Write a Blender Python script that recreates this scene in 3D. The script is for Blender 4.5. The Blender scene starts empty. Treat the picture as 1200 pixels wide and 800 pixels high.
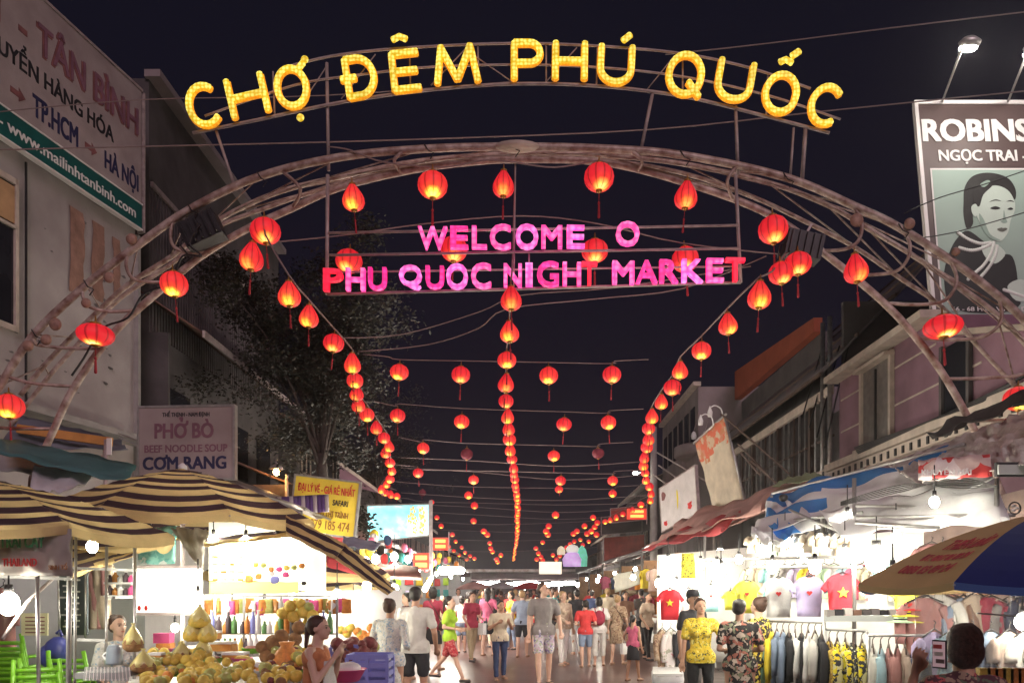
import bpy, bmesh, math, random
from mathutils import Vector, Matrix, noise
R = math.radians; PI = math.pi
rnd = random.Random(7)
S = bpy.context.scene
COL = S.collection

# ---------------------------------------------------------------- camera, world, light, exposure
F = 900.0; VX = 615.0; VY = 692.0; CH = 1.6      # focal length in photo pixels, vanishing point, eye height
cam_d = bpy.data.cameras.new("camera"); cam = bpy.data.objects.new("camera", cam_d); COL.objects.link(cam)
cam.location = (0, 0, CH); cam.rotation_euler = (PI/2, 0, 0)
cam_d.sensor_width = 36; cam_d.lens = 27; cam_d.shift_x = -15/1200; cam_d.shift_y = 292/1200
cam_d.clip_end = 2000; S.camera = cam

W = bpy.data.worlds.new("World"); S.world = W; W.use_nodes = True
nt = W.node_tree; nt.nodes.clear()
wo = nt.nodes.new("ShaderNodeOutputWorld"); wb = nt.nodes.new("ShaderNodeBackground")
tc = nt.nodes.new("ShaderNodeTexCoord"); sx = nt.nodes.new("ShaderNodeSeparateXYZ"); cr = nt.nodes.new("ShaderNodeValToRGB")
nt.links.new(tc.outputs["Generated"], sx.inputs[0]); nt.links.new(sx.outputs["Z"], cr.inputs[0])
cr.color_ramp.elements[0].position = 0.0; cr.color_ramp.elements[0].color = (0.0100, 0.0068, 0.0130, 1)
cr.color_ramp.elements[1].position = 0.55; cr.color_ramp.elements[1].color = (0.0070, 0.0062, 0.0125, 1)
nt.links.new(cr.outputs[0], wb.inputs[0]); wb.inputs[1].default_value = 1.0
nt.links.new(wb.outputs[0], wo.inputs[0])

sun_d = bpy.data.lights.new("sun", "SUN"); sun = bpy.data.objects.new("sun", sun_d); COL.objects.link(sun)
sun_d.energy = 1.15; sun_d.angle = R(25); sun_d.color = (1.0, 0.73, 0.80)
sun.rotation_euler = (R(62), 0, R(15))

S.view_settings.view_transform = 'Standard'; S.view_settings.look = 'None'
S.view_settings.exposure = 0.0; S.view_settings.gamma = 1.0
S.render.engine = 'CYCLES'
S.cycles.use_denoising = True; S.cycles.max_bounces = 6; S.cycles.diffuse_bounces = 3
S.cycles.glossy_bounces = 3; S.cycles.transmission_bounces = 4; S.cycles.transparent_max_bounces = 12
S.cycles.sample_clamp_indirect = 4.0; S.cycles.caustics_reflective = False; S.cycles.caustics_refractive = False

def P(px, py, d):                                  # the point the photo shows at (px, py), d metres down the street
    return Vector(((px-VX)/F*d, d, CH+(VY-py)/F*d))

# ---------------------------------------------------------------- materials
MATS = {}
def lin(c): return tuple(((v/255.0+0.055)/1.055)**2.4 if v > 10 else v/255/12.92 for v in c)
def mat(name, col, rough=0.75, var=0.18, scale=6.0, bump=0.15, metal=0.0, spec=0.4, trans=0.0, dirt=None, alpha=1.0):
    if name in MATS: return MATS[name]
    m = bpy.data.materials.new(name); m.use_nodes = True; MATS[name] = m
    n = m.node_tree.nodes; l = m.node_tree.links; b = n["Principled BSDF"]; out = n["Material Output"]
    t = n.new("ShaderNodeTexCoord"); nz = n.new("ShaderNodeTexNoise"); nz.inputs["Scale"].default_value = scale
    nz.inputs["Detail"].default_value = 6; l.new(t.outputs["Object"], nz.inputs["Vector"])
    rp = n.new("ShaderNodeValToRGB"); rp.color_ramp.elements[0].position = 0.3; rp.color_ramp.elements[1].position = 0.72
    lo = tuple(c*(1-var) for c in col); hi = tuple(min(0.9, c*(1+var)) for c in col)
    if dirt: lo = dirt
    rp.color_ramp.elements[0].color = (*lo, 1); rp.color_ramp.elements[1].color = (*hi, 1)
    l.new(nz.outputs["Fac"], rp.inputs[0]); l.new(rp.outputs[0], b.inputs["Base Color"])
    b.inputs["Roughness"].default_value = rough; b.inputs["Metallic"].default_value = metal
    b.inputs["Specular IOR Level"].default_value = spec
    if bump > 0:
        n2 = n.new("ShaderNodeTexNoise"); n2.inputs["Scale"].default_value = scale*5; n2.inputs["Detail"].default_value = 3
        l.new(t.outputs["Object"], n2.inputs["Vector"])
        bp = n.new("ShaderNodeBump"); bp.inputs["Strength"].default_value = bump; bp.inputs["Distance"].default_value = 0.02
        l.new(n2.outputs["Fac"], bp.inputs["Height"]); l.new(bp.outputs[0], b.inputs["Normal"])
    if trans > 0:
        tr = n.new("ShaderNodeBsdfTranslucent"); l.new(rp.outputs[0], tr.inputs[0]); mx = n.new("ShaderNodeMixShader")
        mx.inputs[0].default_value = trans; l.new(b.outputs[0], mx.inputs[1]); l.new(tr.outputs[0], mx.inputs[2]); l.new(mx.outputs[0], out.inputs[0])
    if alpha < 1:
        tp = n.new("ShaderNodeBsdfTransparent"); mx = n.new("ShaderNodeMixShader"); mx.inputs[0].default_value = alpha
        l.new(tp.outputs[0], mx.inputs[1]); l.new(b.outputs[0], mx.inputs[2]); l.new(mx.outputs[0], out.inputs[0])
    return m
def emit(name, col, strength, sampled=True, base=None, var=0.0, scale=8):
    if name in MATS: return MATS[name]
    m = bpy.data.materials.new(name); m.use_nodes = True; MATS[name] = m
    b = m.node_tree.nodes["Principled BSDF"]; n = m.node_tree.nodes; l = m.node_tree.links
    b.inputs["Base Color"].default_value = (*(base or col), 1); b.inputs["Roughness"].default_value = 0.6
    b.inputs["Emission Color"].default_value = (*col, 1); b.inputs["Emission Strength"].default_value = strength
    if var > 0:
        t = n.new("ShaderNodeTexCoord"); nz = n.new("ShaderNodeTexNoise"); nz.inputs["Scale"].default_value = scale
        l.new(t.outputs["Object"], nz.inputs[0]); mr = n.new("ShaderNodeMapRange"); mr.inputs[1].default_value = .3; mr.inputs[2].default_value = .7
        mr.inputs[3].default_value = strength*(1-var); mr.inputs[4].default_value = strength*(1+var)
        l.new(nz.outputs["Fac"], mr.inputs[0]); l.new(mr.outputs[0], b.inputs["Emission Strength"])
    m.cycles.emission_sampling = 'FRONT_BACK' if sampled else 'NONE'
    return m
def floral(name, ground, blobs, scale=22, thr=0.32, rough=0.85, object_space=True):
    """printed cloth: blobs of several colours on a ground"""
    if name in MATS: return MATS[name]
    m = mat(name, ground, rough, 0.1, 10, 0.1); n = m.node_tree.nodes; l = m.node_tree.links; b = n["Principled BSDF"]
    t = [x for x in n if x.type == 'TEX_COORD'][0]
    v = n.new("ShaderNodeTexVoronoi"); v.inputs["Scale"].default_value = scale; v.inputs["Randomness"].default_value = 0.9
    nd = n.new("ShaderNodeTexNoise"); nd.inputs["Scale"].default_value = scale*.8; nd.inputs["Detail"].default_value = 2; l.new(t.outputs["Object"], nd.inputs["Vector"])
    ad = n.new("ShaderNodeVectorMath"); ad.operation = 'MULTIPLY_ADD'; ad.inputs[1].default_value = (2.6/scale,)*3; l.new(nd.outputs["Color"], ad.inputs[0]); l.new(t.outputs["Object"], ad.inputs[2]); l.new(ad.outputs[0], v.inputs["Vector"])
    rp = n.new("ShaderNodeValToRGB"); rp.color_ramp.interpolation = 'CONSTANT'
    for i, c in enumerate(blobs):
        e = rp.color_ramp.elements[0] if i == 0 else (rp.color_ramp.elements[1] if i == 1 else rp.color_ramp.elements.new(i/len(blobs)))
        e.position = i/len(blobs); e.color = (*c, 1)
    sc = n.new("ShaderNodeSeparateColor"); l.new(v.outputs["Color"], sc.inputs[0]); l.new(sc.outputs[0], rp.inputs[0])
    lt = n.new("ShaderNodeMath"); lt.operation = 'LESS_THAN'; lt.inputs[1].default_value = thr*1.6
    l.new(v.outputs["Distance"], lt.inputs[0])
    mx = n.new("ShaderNodeMix"); mx.data_type = 'RGBA'; l.new(lt.outputs[0], mx.inputs[0])
    mx.inputs[6].default_value = (*ground, 1); l.new(rp.outputs[0], mx.inputs[7]); l.new(mx.outputs[2], b.inputs["Base Color"])
    return m

M = dict(
 asphalt=mat("asphalt", (.095,.048,.043), 0.30, 0.45, 0.7, 0.25, spec=0.5),
 paving=mat("paving", (.11,.09,.085), 0.5, 0.35, 2, 0.3),
 pipe=mat("weathered_pipe", (.44,.36,.32), 0.45, 0.25, 9, 0.25, 0.15, dirt=(.20,.11,.085)),
 rail=mat("thin_rail", (.40,.33,.32), 0.5, 0.25, 9, 0.1, 0.15),
 steel=mat("galvanised_steel", (.45,.44,.43), 0.38, 0.2, 10, 0.1, 0.7),
 dark=mat("dark_metal", (.03,.028,.03), 0.5, 0.3, 9, 0.1, 0.3),
 plaster=mat("white_plaster", (.36,.325,.315), 0.85, 0.16, 1.3, 0.25, dirt=(.29,.25,.245)),
 plaster_dark=mat("grey_plaster", (.09,.080,.082), 0.9, 0.3, 1.5, 0.3),
 pinkwall=mat("pink_plaster", (.27,.15,.20), 0.88, 0.15, 1.0, 0.25, dirt=(.17,.095,.12)),
 greywall=mat("pale_grey_wall", (.24,.20,.205), 0.9, 0.2, 1.2, 0.25),
 orangewall=mat("orange_wall", (.30,.07,.035), 0.85, 0.2, 1.2, 0.2),
 trim=mat("stone_trim", (.5,.42,.36), 0.8, 0.2, 4, 0.2),
 corr=mat("corrugated_sheet", (.15,.13,.135), 0.55, 0.3, 2, 0.15, 0.3),
 corr_light=mat("tin_roof", (.42,.39,.37), 0.45, 0.25, 2, 0.1, 0.4, dirt=(.25,.18,.15)),
 tile=mat("roof_tile", (.22,.12,.09), 0.8, 0.3, 3, 0.2),
 wood=mat("dark_wood", (.10,.065,.05), 0.7, 0.3, 6, 0.2),
 shutter=mat("grey_shutter", (.17,.15,.14), 0.6, 0.2, 6, 0.1),
 glassdark=mat("dark_glass", (.02,.02,.025), 0.12, 0.3, 2, 0.0, spec=0.6),
 boardwhite=mat("sign_white", (.36,.30,.295), 0.7, 0.12, 2.0, 0.08, dirt=(.30,.24,.235)),
 boardyellow=mat("sign_yellow", (.80,.60,.06), 0.6, 0.1, 2, 0.05),
 ink_red=mat("ink_faded_red", (.22,.085,.085), 0.7, 0.35, 5, 0),
 ink_mauve=mat("ink_mauve", (.22,.10,.14), 0.7, 0.2, 5, 0),
 ink_navy=mat("ink_navy", (.025,.025,.08), 0.7, 0.2, 5, 0),
 ink_black=mat("ink_black", (.02,.02,.025), 0.7, 0.2, 5, 0),
 ink_brown=mat("ink_brown", (.30,.12,.03), 0.7, 0.2, 5, 0),
 ink_scarlet=mat("ink_scarlet", (.62,.03,.03), 0.7, 0.15, 5, 0),
 green_band=mat("green_band", (.008,.085,.080), 0.6, 0.15, 3, 0),
 ink_white=mat("ink_white", (.75,.72,.70), 0.7, 0.05, 3, 0),
 stripe_dark=mat("canopy_brown", (.048,.024,.032), 0.8, 0.2, 5, 0.1, trans=0.18),
 stripe_light=mat("canopy_cream", (.60,.45,.21), 0.8, 0.12, 5, 0.1, trans=0.3),
 canvas_white=mat("tarp_white", (.75,.74,.76), 0.6, 0.08, 3, 0.2, trans=0.3),
 canvas_blue=mat("tarp_blue", (.05,.22,.55), 0.6, 0.15, 3, 0.2, trans=0.25),
 canvas_pink=mat("tarp_pink", (.48,.26,.23), 0.75, 0.25, 2.5, 0.2, trans=0.25),
 canvas_red=mat("tarp_red", (.50,.06,.07), 0.75, 0.2, 2.5, 0.2, trans=0.25),
 canvas_grey=mat("tarp_grey", (.42,.40,.40), 0.5, 0.25, 2, 0.3, trans=0.2),
 stallwall=mat("stall_white", (.80,.79,.76), 0.7, 0.06, 3, 0.1),
 stallgrey=mat("stall_grey", (.38,.40,.39), 0.7, 0.1, 3, 0.1),
 plastic_clear=mat("clear_plastic", (.75,.76,.78), 0.2, 0.1, 3, 0.5, spec=0.9, alpha=0.20),
 banner_grey=mat("banner_grey", (.36,.32,.29), 0.7, 0.2, 4, 0.2, trans=0.2),
 leaf=mat("leaf_dark", (.022,.022,.016), 0.6, 0.4, 3, 0.0),
 leaf2=mat("leaf_mid", (.045,.038,.026), 0.6, 0.4, 3, 0.0),
 bark=mat("bark", (.06,.045,.038), 0.9, 0.35, 12, 0.5),
 concrete=mat("concrete", (.30,.28,.27), 0.9, 0.2, 3, 0.3),
 cord=mat("wire_black", (.025,.022,.022), 0.6, 0.1, 5, 0),
 cord_pale=mat("cord_pale", (.26,.19,.18), 0.6, 0.1, 5, 0),
 gold=mat("brass_cap", (.45,.22,.05), 0.4, 0.1, 5, 0, 0.6),
 tassel=mat("red_tassel", (.35,.03,.04), 0.9, 0.2, 20, 0.2),
 lantern_off=mat("unlit_lantern", (.22,.03,.05), 0.7, 0.2, 12, 0.2),
 lime=mat("lime_plastic", (.16,.42,.02), 0.35, 0.05, 5, 0),
 bluepl=mat("blue_plastic", (.05,.06,.26), 0.4, 0.1, 5, 0),
 lilacpl=mat("lilac_plastic", (.24,.26,.62), 0.4, 0.08, 5, 0),
 pinkpl=mat("pink_plastic", (.72,.10,.30), 0.4, 0.08, 5, 0),
 whitepl=mat("white_plastic", (.75,.75,.74), 0.4, 0.05, 5, 0),
 cardboard=mat("caramel_box", (.55,.25,.06), 0.6, 0.15, 6, 0.1),
 coconut=mat("coconut_husk", (.26,.14,.06), 0.9, 0.35, 14, 0.5),
 yellowfruit=mat("yellow_fruit", (.62,.44,.09), 0.55, 0.35, 22, 0.3, dirt=(.56,.42,.06)),
 greenfruit=mat("green_fruit", (.28,.36,.10), 0.55, 0.35, 22, 0.3, dirt=(.38,.30,.08)),
 orangefruit=mat("orange_fruit", (.66,.25,.05), 0.55, 0.25, 22, 0.2),
 redfruit=mat("dark_red_fruit", (.20,.05,.045), 0.6, 0.4, 18, 0.4),
 wrap=mat("cellophane_wrap", (.80,.72,.30), 0.25, 0.1, 5, 0.4, spec=0.8, trans=0.3),
 skin=mat("skin", (.48,.27,.18), 0.55, 0.08, 5, 0.03),
 skin2=mat("skin_light", (.60,.38,.28), 0.55, 0.08, 5, 0.03),
 hair=mat("black_hair", (.018,.014,.013), 0.45, 0.3, 30, 0.3),
 hairbrown=mat("brown_hair", (.06,.028,.018), 0.5, 0.3, 30, 0.3),
 hairdark=mat("dark_brown_hair", (.060,.024,.018), 0.38, 0.6, 60, 0.9),
 hairfair=mat("fair_hair", (.42,.27,.13), 0.6, 0.3, 30, 0.3),
 lip=mat("lips", (.42,.12,.10), 0.5, 0.05, 5, 0),
 eye=mat("eye_dark", (.02,.015,.012), 0.3, 0.05, 5, 0),
 screen=emit("phone_screen", (.45,.30,.32), 0.5, False),
 bulb=emit("lit_bulb", (1.0, .96, .79), 215.0, True),
 bulb_far=emit("far_bulb", (1.0, .92, .78), 110.0, True),
 tube=emit("lit_tube", (1.0, .97, .92), 45.0, True),
 warm=emit("warm_lamp", (1.0, .52, .16), 120.0, True),
 flood=emit("floodlight_face", (1.0, .95, .85), 350.0, True),
)
def cloth(name, col): return mat("cloth_"+name, col, 0.85, 0.12, 8, 0.15)

# lantern skin: glow of an unbuilt bulb, painted into the emission by distance from its spot
def lantern_mat(name, tint, gain):
    m = bpy.data.materials.new(name); m.use_nodes = True; n = m.node_tree.nodes; l = m.node_tree.links; b = n["Principled BSDF"]
    t = n.new("ShaderNodeTexCoord"); vm = n.new("ShaderNodeVectorMath"); vm.operation = 'DISTANCE'
    l.new(t.outputs["Object"], vm.inputs[0]); vm.inputs[1].default_value = (0.0, -0.045, -0.075)
    rp = n.new("ShaderNodeValToRGB"); mr = n.new("ShaderNodeMapRange")
    mr.inputs[1].default_value = 0.035; mr.inputs[2].default_value = 0.25
    l.new(vm.outputs["Value"], mr.inputs[0]); l.new(mr.outputs[0], rp.inputs[0])
    els = [(0.0, (3.6,2.6,.8)), (0.14, (2.4,1.2,.18)), (0.24, (1.5,.33,.045)), (0.30, (.98,.055,.03)), (0.46, (.76,.018,.026)), (1.0, (.50,.008,.018))]
    for i, (p, c) in enumerate(els):
        e = rp.color_ramp.elements[i] if i < 2 else rp.color_ramp.elements.new(p)
        e.position = p; e.color = (c[0]*gain/2.6, c[1]*tint*gain/2.6, c[2]*gain/2.6, 1)
    nz = n.new("ShaderNodeTexNoise"); nz.inputs["Scale"].default_value = 26; l.new(t.outputs["Object"], nz.inputs[0])
    m2 = n.new("ShaderNodeMapRange"); m2.inputs[3].default_value = 2.1; m2.inputs[4].default_value = 3.1; l.new(nz.outputs["Fac"], m2.inputs[0])
    sp = n.new("ShaderNodeSeparateXYZ"); l.new(t.outputs["Object"], sp.inputs[0]); at = n.new("ShaderNodeMath"); at.operation = 'ARCTAN2'; l.new(sp.outputs[0], at.inputs[0]); l.new(sp.outputs[1], at.inputs[1])
    mu = n.new("ShaderNodeMath"); mu.operation = 'MULTIPLY'; mu.inputs[1].default_value = 10.0; l.new(at.outputs[0], mu.inputs[0]); co = n.new("ShaderNodeMath"); co.operation = 'COSINE'; l.new(mu.outputs[0], co.inputs[0])
    rb = n.new("ShaderNodeMapRange"); rb.inputs[1].default_value = .55; rb.inputs[2].default_value = 1.0; rb.inputs[3].default_value = 1.0; rb.inputs[4].default_value = .38; l.new(co.outputs[0], rb.inputs[0])
    m3 = n.new("ShaderNodeMath"); m3.operation = 'MULTIPLY'; l.new(m2.outputs[0], m3.inputs[0]); l.new(rb.outputs[0], m3.inputs[1])     # bamboo ribs behind the silk
    l.new(rp.outputs[0], b.inputs["Emission Color"]); l.new(m3.outputs[0], b.inputs["Emission Strength"])
    b.inputs["Base Color"].default_value = (.35,.02,.02,1); b.inputs["Roughness"].default_value = 0.6
    m.cycles.emission_sampling = 'NONE'
    return m
M['lant_a'] = lantern_mat("lantern_silk_red", 0.85, .95)
M['lant_b'] = lantern_mat("lantern_silk_orange", 1.5, 1.1)

# LED channel letters: rows of small lamps on a bright tray
def led_mat(name, c1, c2, s1, s2, scale):
    m = bpy.data.materials.new(name); m.use_nodes = True; n = m.node_tree.nodes; l = m.node_tree.links; b = n["Principled BSDF"]
    t = n.new("ShaderNodeTexCoord"); v = n.new("ShaderNodeTexVoronoi"); v.inputs["Scale"].default_value = scale; v.inputs["Randomness"].default_value = 0.35
    l.new(t.outputs["Object"], v.inputs[0]); rp = n.new("ShaderNodeValToRGB")
    rp.color_ramp.elements[0].position = 0.22; rp.color_ramp.elements[0].color = (*[c*s1 for c in c1], 1)
    rp.color_ramp.elements[1].position = 0.55; rp.color_ramp.elements[1].color = (*[c*s2 for c in c2], 1)
    l.new(v.outputs["Distance"], rp.inputs[0]); l.new(rp.outputs[0], b.inputs["Emission Color"])
    nz = n.new("ShaderNodeTexNoise"); nz.inputs["Scale"].default_value = 5; l.new(t.outputs["Object"], nz.inputs[0])
    mr = n.new("ShaderNodeMapRange"); mr.inputs[1].default_value = .3; mr.inputs[2].default_value = .7; mr.inputs[3].default_value = 1.3; mr.inputs[4].default_value = 0.75
    l.new(nz.outputs["Fac"], mr.inputs[0]); l.new(mr.outputs[0], b.inputs["Emission Strength"])
    b.inputs["Base Color"].default_value = (*c2, 1); m.cycles.emission_sampling = 'NONE'
    return m
M['led'] = led_mat("yellow_led_rows", (1.0,.93,.20), (.80,.52,.015), 1.1, 0.78, 20)
M['led_hot'] = led_mat("amber_led_edge", (1.0,.50,.03), (.85,.30,.01), 0.8, 0.7, 26)
M['pk_red'] = led_mat("letter_red", (.95,.02,.06), (.80,.01,.05), 1, .8, 14)
M['pk_mag'] = led_mat("letter_magenta", (1.0,.06,.40), (.80,.02,.25), 1, .8, 14)
M['pk_pink'] = led_mat("letter_pink", (1.0,.24,.55), (.92,.05,.36), 1.0, .85, 12)
M['pk_vio'] = led_mat("letter_violet", (1.0,.32,.78), (.88,.09,.50), 1.0, .85, 12)

# ---------------------------------------------------------------- object helpers
def wloc(o):
    v = Vector((0,0,0))
    while o is not None: v = v + o.location; o = o.parent
    return v
def tag(o, label=None, cat=None, group=None, kind=None):
    if label: o['label'] = label
    if cat: o['category'] = cat
    if group: o['group'] = group
    if kind: o['kind'] = kind
    return o
def thing(name, label, cat, loc=(0,0,0), group=None, rz=0):
    o = bpy.data.objects.new(name, None); o.empty_display_size = 0.2; COL.objects.link(o)
    o.location = loc; o.rotation_euler = (0,0,rz); return tag(o, label, cat, group)
def link(name, me, parent=None, loc=(0,0,0)):
    o = bpy.data.objects.new(name, me); COL.objects.link(o); o.location = loc
    if parent: o.parent = parent
    return o
def copy_tree(o, parent=None):
    c = o.copy(); COL.objects.link(c); c.parent = parent
    for ch in list(o.children): copy_tree(ch, c)
    return c

class MB:
    def __init__(s): s.v = []; s.f = []; s.m = []; s.sm = []
    def add(s, vs, fs, mi=0, smooth=False):
        b = len(s.v); s.v += [tuple(v) for v in vs]; s.f += [tuple(b+i for i in f) for f in fs]
        s.m += [mi]*len(fs); s.sm += [smooth]*len(fs); return s
    def box(s, c, sz, mi=0, ax=None, bev=0.0):
        """box at centre c, sizes sz, ax = optional 3 axis vectors"""
        X, Y, Z = ax or (Vector((1,0,0)), Vector((0,1,0)), Vector((0,0,1)))
        c = Vector(c); hx, hy, hz = sz[0]/2, sz[1]/2, sz[2]/2
        vs = [c+X*hx*a+Y*hy*b+Z*hz*d for a in (-1,1) for b in (-1,1) for d in (-1,1)]
        return s.add(vs, [(0,1,3,2),(4,6,7,5),(0,4,5,1),(2,3,7,6),(0,2,6,4),(1,5,7,3)], mi)
    def beam(s, a, b, w, h=None, mi=0):
        a = Vector(a); b = Vector(b); X = (b-a); L = X.length; X.normalize()
        up = Vector((0,0,1)) if abs(X.z) < .95 else Vector((0,1,0))
        Y = up.cross(X).normalized(); Z = X.cross(Y)
        return s.box((a+b)/2, (L, w, h or w), mi, (X, Y, Z))
    def tube(s, pts, r, n=8, mi=0, cap=True):
        pts = [Vector(p) for p in pts]; rs = r if isinstance(r, (list, tuple)) else [r]*len(pts)
        rings = []; prev = None
        for i, p in enumerate(pts):
            t = (pts[min(i+1, len(pts)-1)]-pts[max(i-1, 0)]).normalized()
            if prev is None:
                u = t.cross(Vector((0,0,1)) if abs(t.z) < .9 else Vector((1,0,0))).normalized()
            else:
                u = (prev-t*prev.dot(t)).normalized()
            prev = u; w = t.cross(u)
            rings.append([p+(u*math.cos(2*PI*k/n)+w*math.sin(2*PI*k/n))*rs[i] for k in range(n)])
        vs = [v for rg in rings for v in rg]; fs = []
        for i in range(len(pts)-1):
            for k in range(n): fs.append((i*n+k, i*n+(k+1)%n, (i+1)*n+(k+1)%n, (i+1)*n+k))
        if cap: fs.append(tuple(range(n-1, -1, -1))); fs.append(tuple((len(pts)-1)*n+k for k in range(n)))
        return s.add(vs, fs, mi, True)
    def lathe(s, prof, c=(0,0,0), n=16, mi=0, squash=1.0, smooth=True, star=0.0, tw=0):
        """prof = [(r, z)...] bottom to top around the z axis"""
        c = Vector(c); vs = []; fs = []
        for (r, z) in prof:
            for k in range(n):
                q = r*(1+(star if k % 2 else -star)); a = 2*PI*k/n
                vs.append(c+Vector((q*math.cos(a), q*math.sin(a)*squash, z)))
        for i in range(len(prof)-1):
            for k in range(n): fs.append((i*n+k, i*n+(k+1)%n, (i+1)*n+(k+1)%n, (i+1)*n+k))
        if prof[0][0] > 1e-5: fs.append(tuple(range(n-1, -1, -1)))
        if prof[-1][0] > 1e-5: fs.append(tuple((len(prof)-1)*n+k for k in range(n)))
        return s.add(vs, fs, mi, smooth)
    def ell(s, c, r, n=12, m=8, mi=0, ax=None, jit=0):
        c = Vector(c); r = (r, r, r) if isinstance(r, (int, float)) else r
        X, Y, Z = ax or (Vector((1,0,0)), Vector((0,1,0)), Vector((0,0,1)))
        vs = [c-Z*r[2]]; fs = []
        for i in range(1, m):
            th = -PI/2+PI*i/m
            for k in range(n):
                a = 2*PI*k/n; q = 1+(rnd.uniform(-jit, jit) if jit else 0)
                vs.append(c+(X*math.cos(a)*math.cos(th)*r[0]+Y*math.sin(a)*math.cos(th)*r[1]+Z*math.sin(th)*r[2])*q)
        vs.append(c+Z*r[2])
        for k in range(n): fs.append((0, 1+(k+1)%n, 1+k))
        for i in range(m-2):
            for k in range(n): fs.append((1+i*n+k, 1+i*n+(k+1)%n, 1+(i+1)*n+(k+1)%n, 1+(i+1)*n+k))
        b = 1+(m-2)*n
        for k in range(n): fs.append((b+k, b+(k+1)%n, len(vs)-1))
        return s.add(vs, fs, mi, True)
    def cap(s, a, b, ra, rb, sq=1.0, n=12, mi=0):
        """tapered capsule a-b, squashed along y by sq"""
        a = Vector(a); b = Vector(b); t = (b-a); L = t.length
        if L < 1e-6: return s.ell(a, (ra, ra*sq, ra), n, 8, mi)
        t.normalize(); u = t.cross(Vector((0,1,0)) if abs(t.y) < .9 else Vector((1,0,0))).normalized(); w = t.cross(u)
        vs = []; st = []
        for i in range(4): th = PI/2*(1-(i+.6)/4.0); st.append((a-t*ra*math.sin(th), ra*math.cos(th)))
        st.append((a, ra)); st.append((b, rb))
        for i in range(4): th = PI/2*((i+.4)/4.0+.0); st.append((b+t*rb*math.sin(th+.15), rb*math.cos(min(th+.15, 1.5))))
        for (p, r) in st:
            for k in range(n):
                o = (u*math.cos(2*PI*k/n)+w*math.sin(2*PI*k/n))*r; o.y *= sq; vs.append(p+o)
        fs = []
        for i in range(len(st)-1):
            for k in range(n): fs.append((i*n+k, i*n+(k+1)%n, (i+1)*n+(k+1)%n, (i+1)*n+k))
        fs.append(tuple(range(n-1, -1, -1))); fs.append(tuple((len(st)-1)*n+k for k in range(n)))
        return s.add(vs, fs, mi, True)
    def sheet(s, A, B, C, D, nu=12, nv=8, sag=0.0, rip=0.0, thick=0.01, mi=0, mfun=None, seed=0, freq=6.0):
        """cloth patch: A-B top edge, D-C bottom edge, two skins"""
        A, B, C, D = map(Vector, (A, B, C, D)); nrm = (B-A).cross(D-A).normalized()
        top = []; 
        for j in range(nv+1):
            for i in range(nu+1):
                u = i/nu; v = j/nv
                p = (A*(1-u)+B*u)*(1-v)+(D*(1-u)+C*u)*v
                p = p+Vector((0,0,-1))*sag*4*u*(1-u)*(4*v*(1-v)*.6+.4)
                if rip: p = p+nrm*rip*noise.noise(Vector((u*freq, v*freq*.6, seed*3.7)))
                top.append(p)
        N = len(top); vs = top+[p-nrm*thick for p in top]; fs = []; ms = []
        W_ = nu+1
        for j in range(nv):
            for i in range(nu):
                a = j*W_+i; q = (a, a+1, a+W_+1, a+W_); k = mfun(i/nu, j/nv) if mfun else mi
                fs.append(q); ms.append(k); fs.append(tuple(N+x for x in reversed(q))); ms.append(k)
        edge = [i for i in range(W_)]+[j*W_+nu for j in range(1, nv+1)]+[nv*W_+i for i in range(nu-1, -1, -1)]+[j*W_ for j in range(nv-1, 0, -1)]
        for a, b in zip(edge, edge[1:]+edge[:1]): fs.append((b, a, a+N, b+N)); ms.append(mi)
        b = len(s.v); s.v += [tuple(v) for v in vs]; s.f += [tuple(b+i for i in f) for f in fs]; s.m += ms; s.sm += [True]*len(fs)
        return s
    def prism(s, pts, dirv, mi=0):
        """flat polygon pts (3D) extruded by dirv"""
        n = len(pts); pts = [Vector(p) for p in pts]; d = Vector(dirv)
        vs = pts+[p+d for p in pts]; fs = [tuple(range(n)), tuple(range(2*n-1, n-1, -1))]
        for i in range(n): fs.append((i, i+n, (i+1) % n+n, (i+1) % n))
        return s.add(vs, fs, mi)
    def mesh(s, name, mats, org=Vector((0,0,0))):
        me = bpy.data.meshes.new(name); me.from_pydata([tuple(Vector(v)-org) for v in s.v], [], s.f)
        for m in (mats if isinstance(mats, (list, tuple)) else [mats]): me.materials.append(m)
        me.polygons.foreach_set("material_index", s.m); me.polygons.foreach_set("use_smooth", s.sm)
        bm = bmesh.new(); bm.from_mesh(me); bmesh.ops.recalc_face_normals(bm, faces=bm.faces); bm.to_mesh(me); bm.free()
        me.update(); return me
    def build(s, name, mats, parent=None, **k):
        if parent is not None: return link(name, s.mesh(name, mats, wloc(parent)), parent)
        c = Vector((sum(v[0] for v in s.v)/len(s.v), sum(v[1] for v in s.v)/len(s.v), min(v[2] for v in s.v)))
        o = link(name, s.mesh(name, mats, c), None, c); return tag(o, **k)

# text -> mesh (the built-in font), cached
TX = {}
def text_mesh(txt, off=0.0, ext=0.0):
    key = (txt, off, ext)
    if key in TX: return TX[key]
    cu = bpy.data.curves.new("t", 'FONT'); cu.body = txt; cu.size = 1.0; cu.offset = off; cu.extrude = ext; cu.resolution_u = 3
    ob = bpy.data.objects.new("t", cu); COL.objects.link(ob)
    dg = bpy.context.evaluated_depsgraph_get(); dg.update()
    me = bpy.data.meshes.new_from_object(ob.evaluated_get(dg))
    vs = [v.co.copy() for v in me.vertices]; fs = [tuple(p.vertices) for p in me.polygons]
    bpy.data.objects.remove(ob); bpy.data.curves.remove(cu); bpy.data.meshes.remove(me)
    x0 = min(v.x for v in vs); x1 = max(v.x for v in vs); y0 = min(v.y for v in vs); y1 = max(v.y for v in vs)
    TX[key] = (vs, fs, x0, x1, y0, y1); return TX[key]
CAPH = text_mesh("H")[5]
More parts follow.
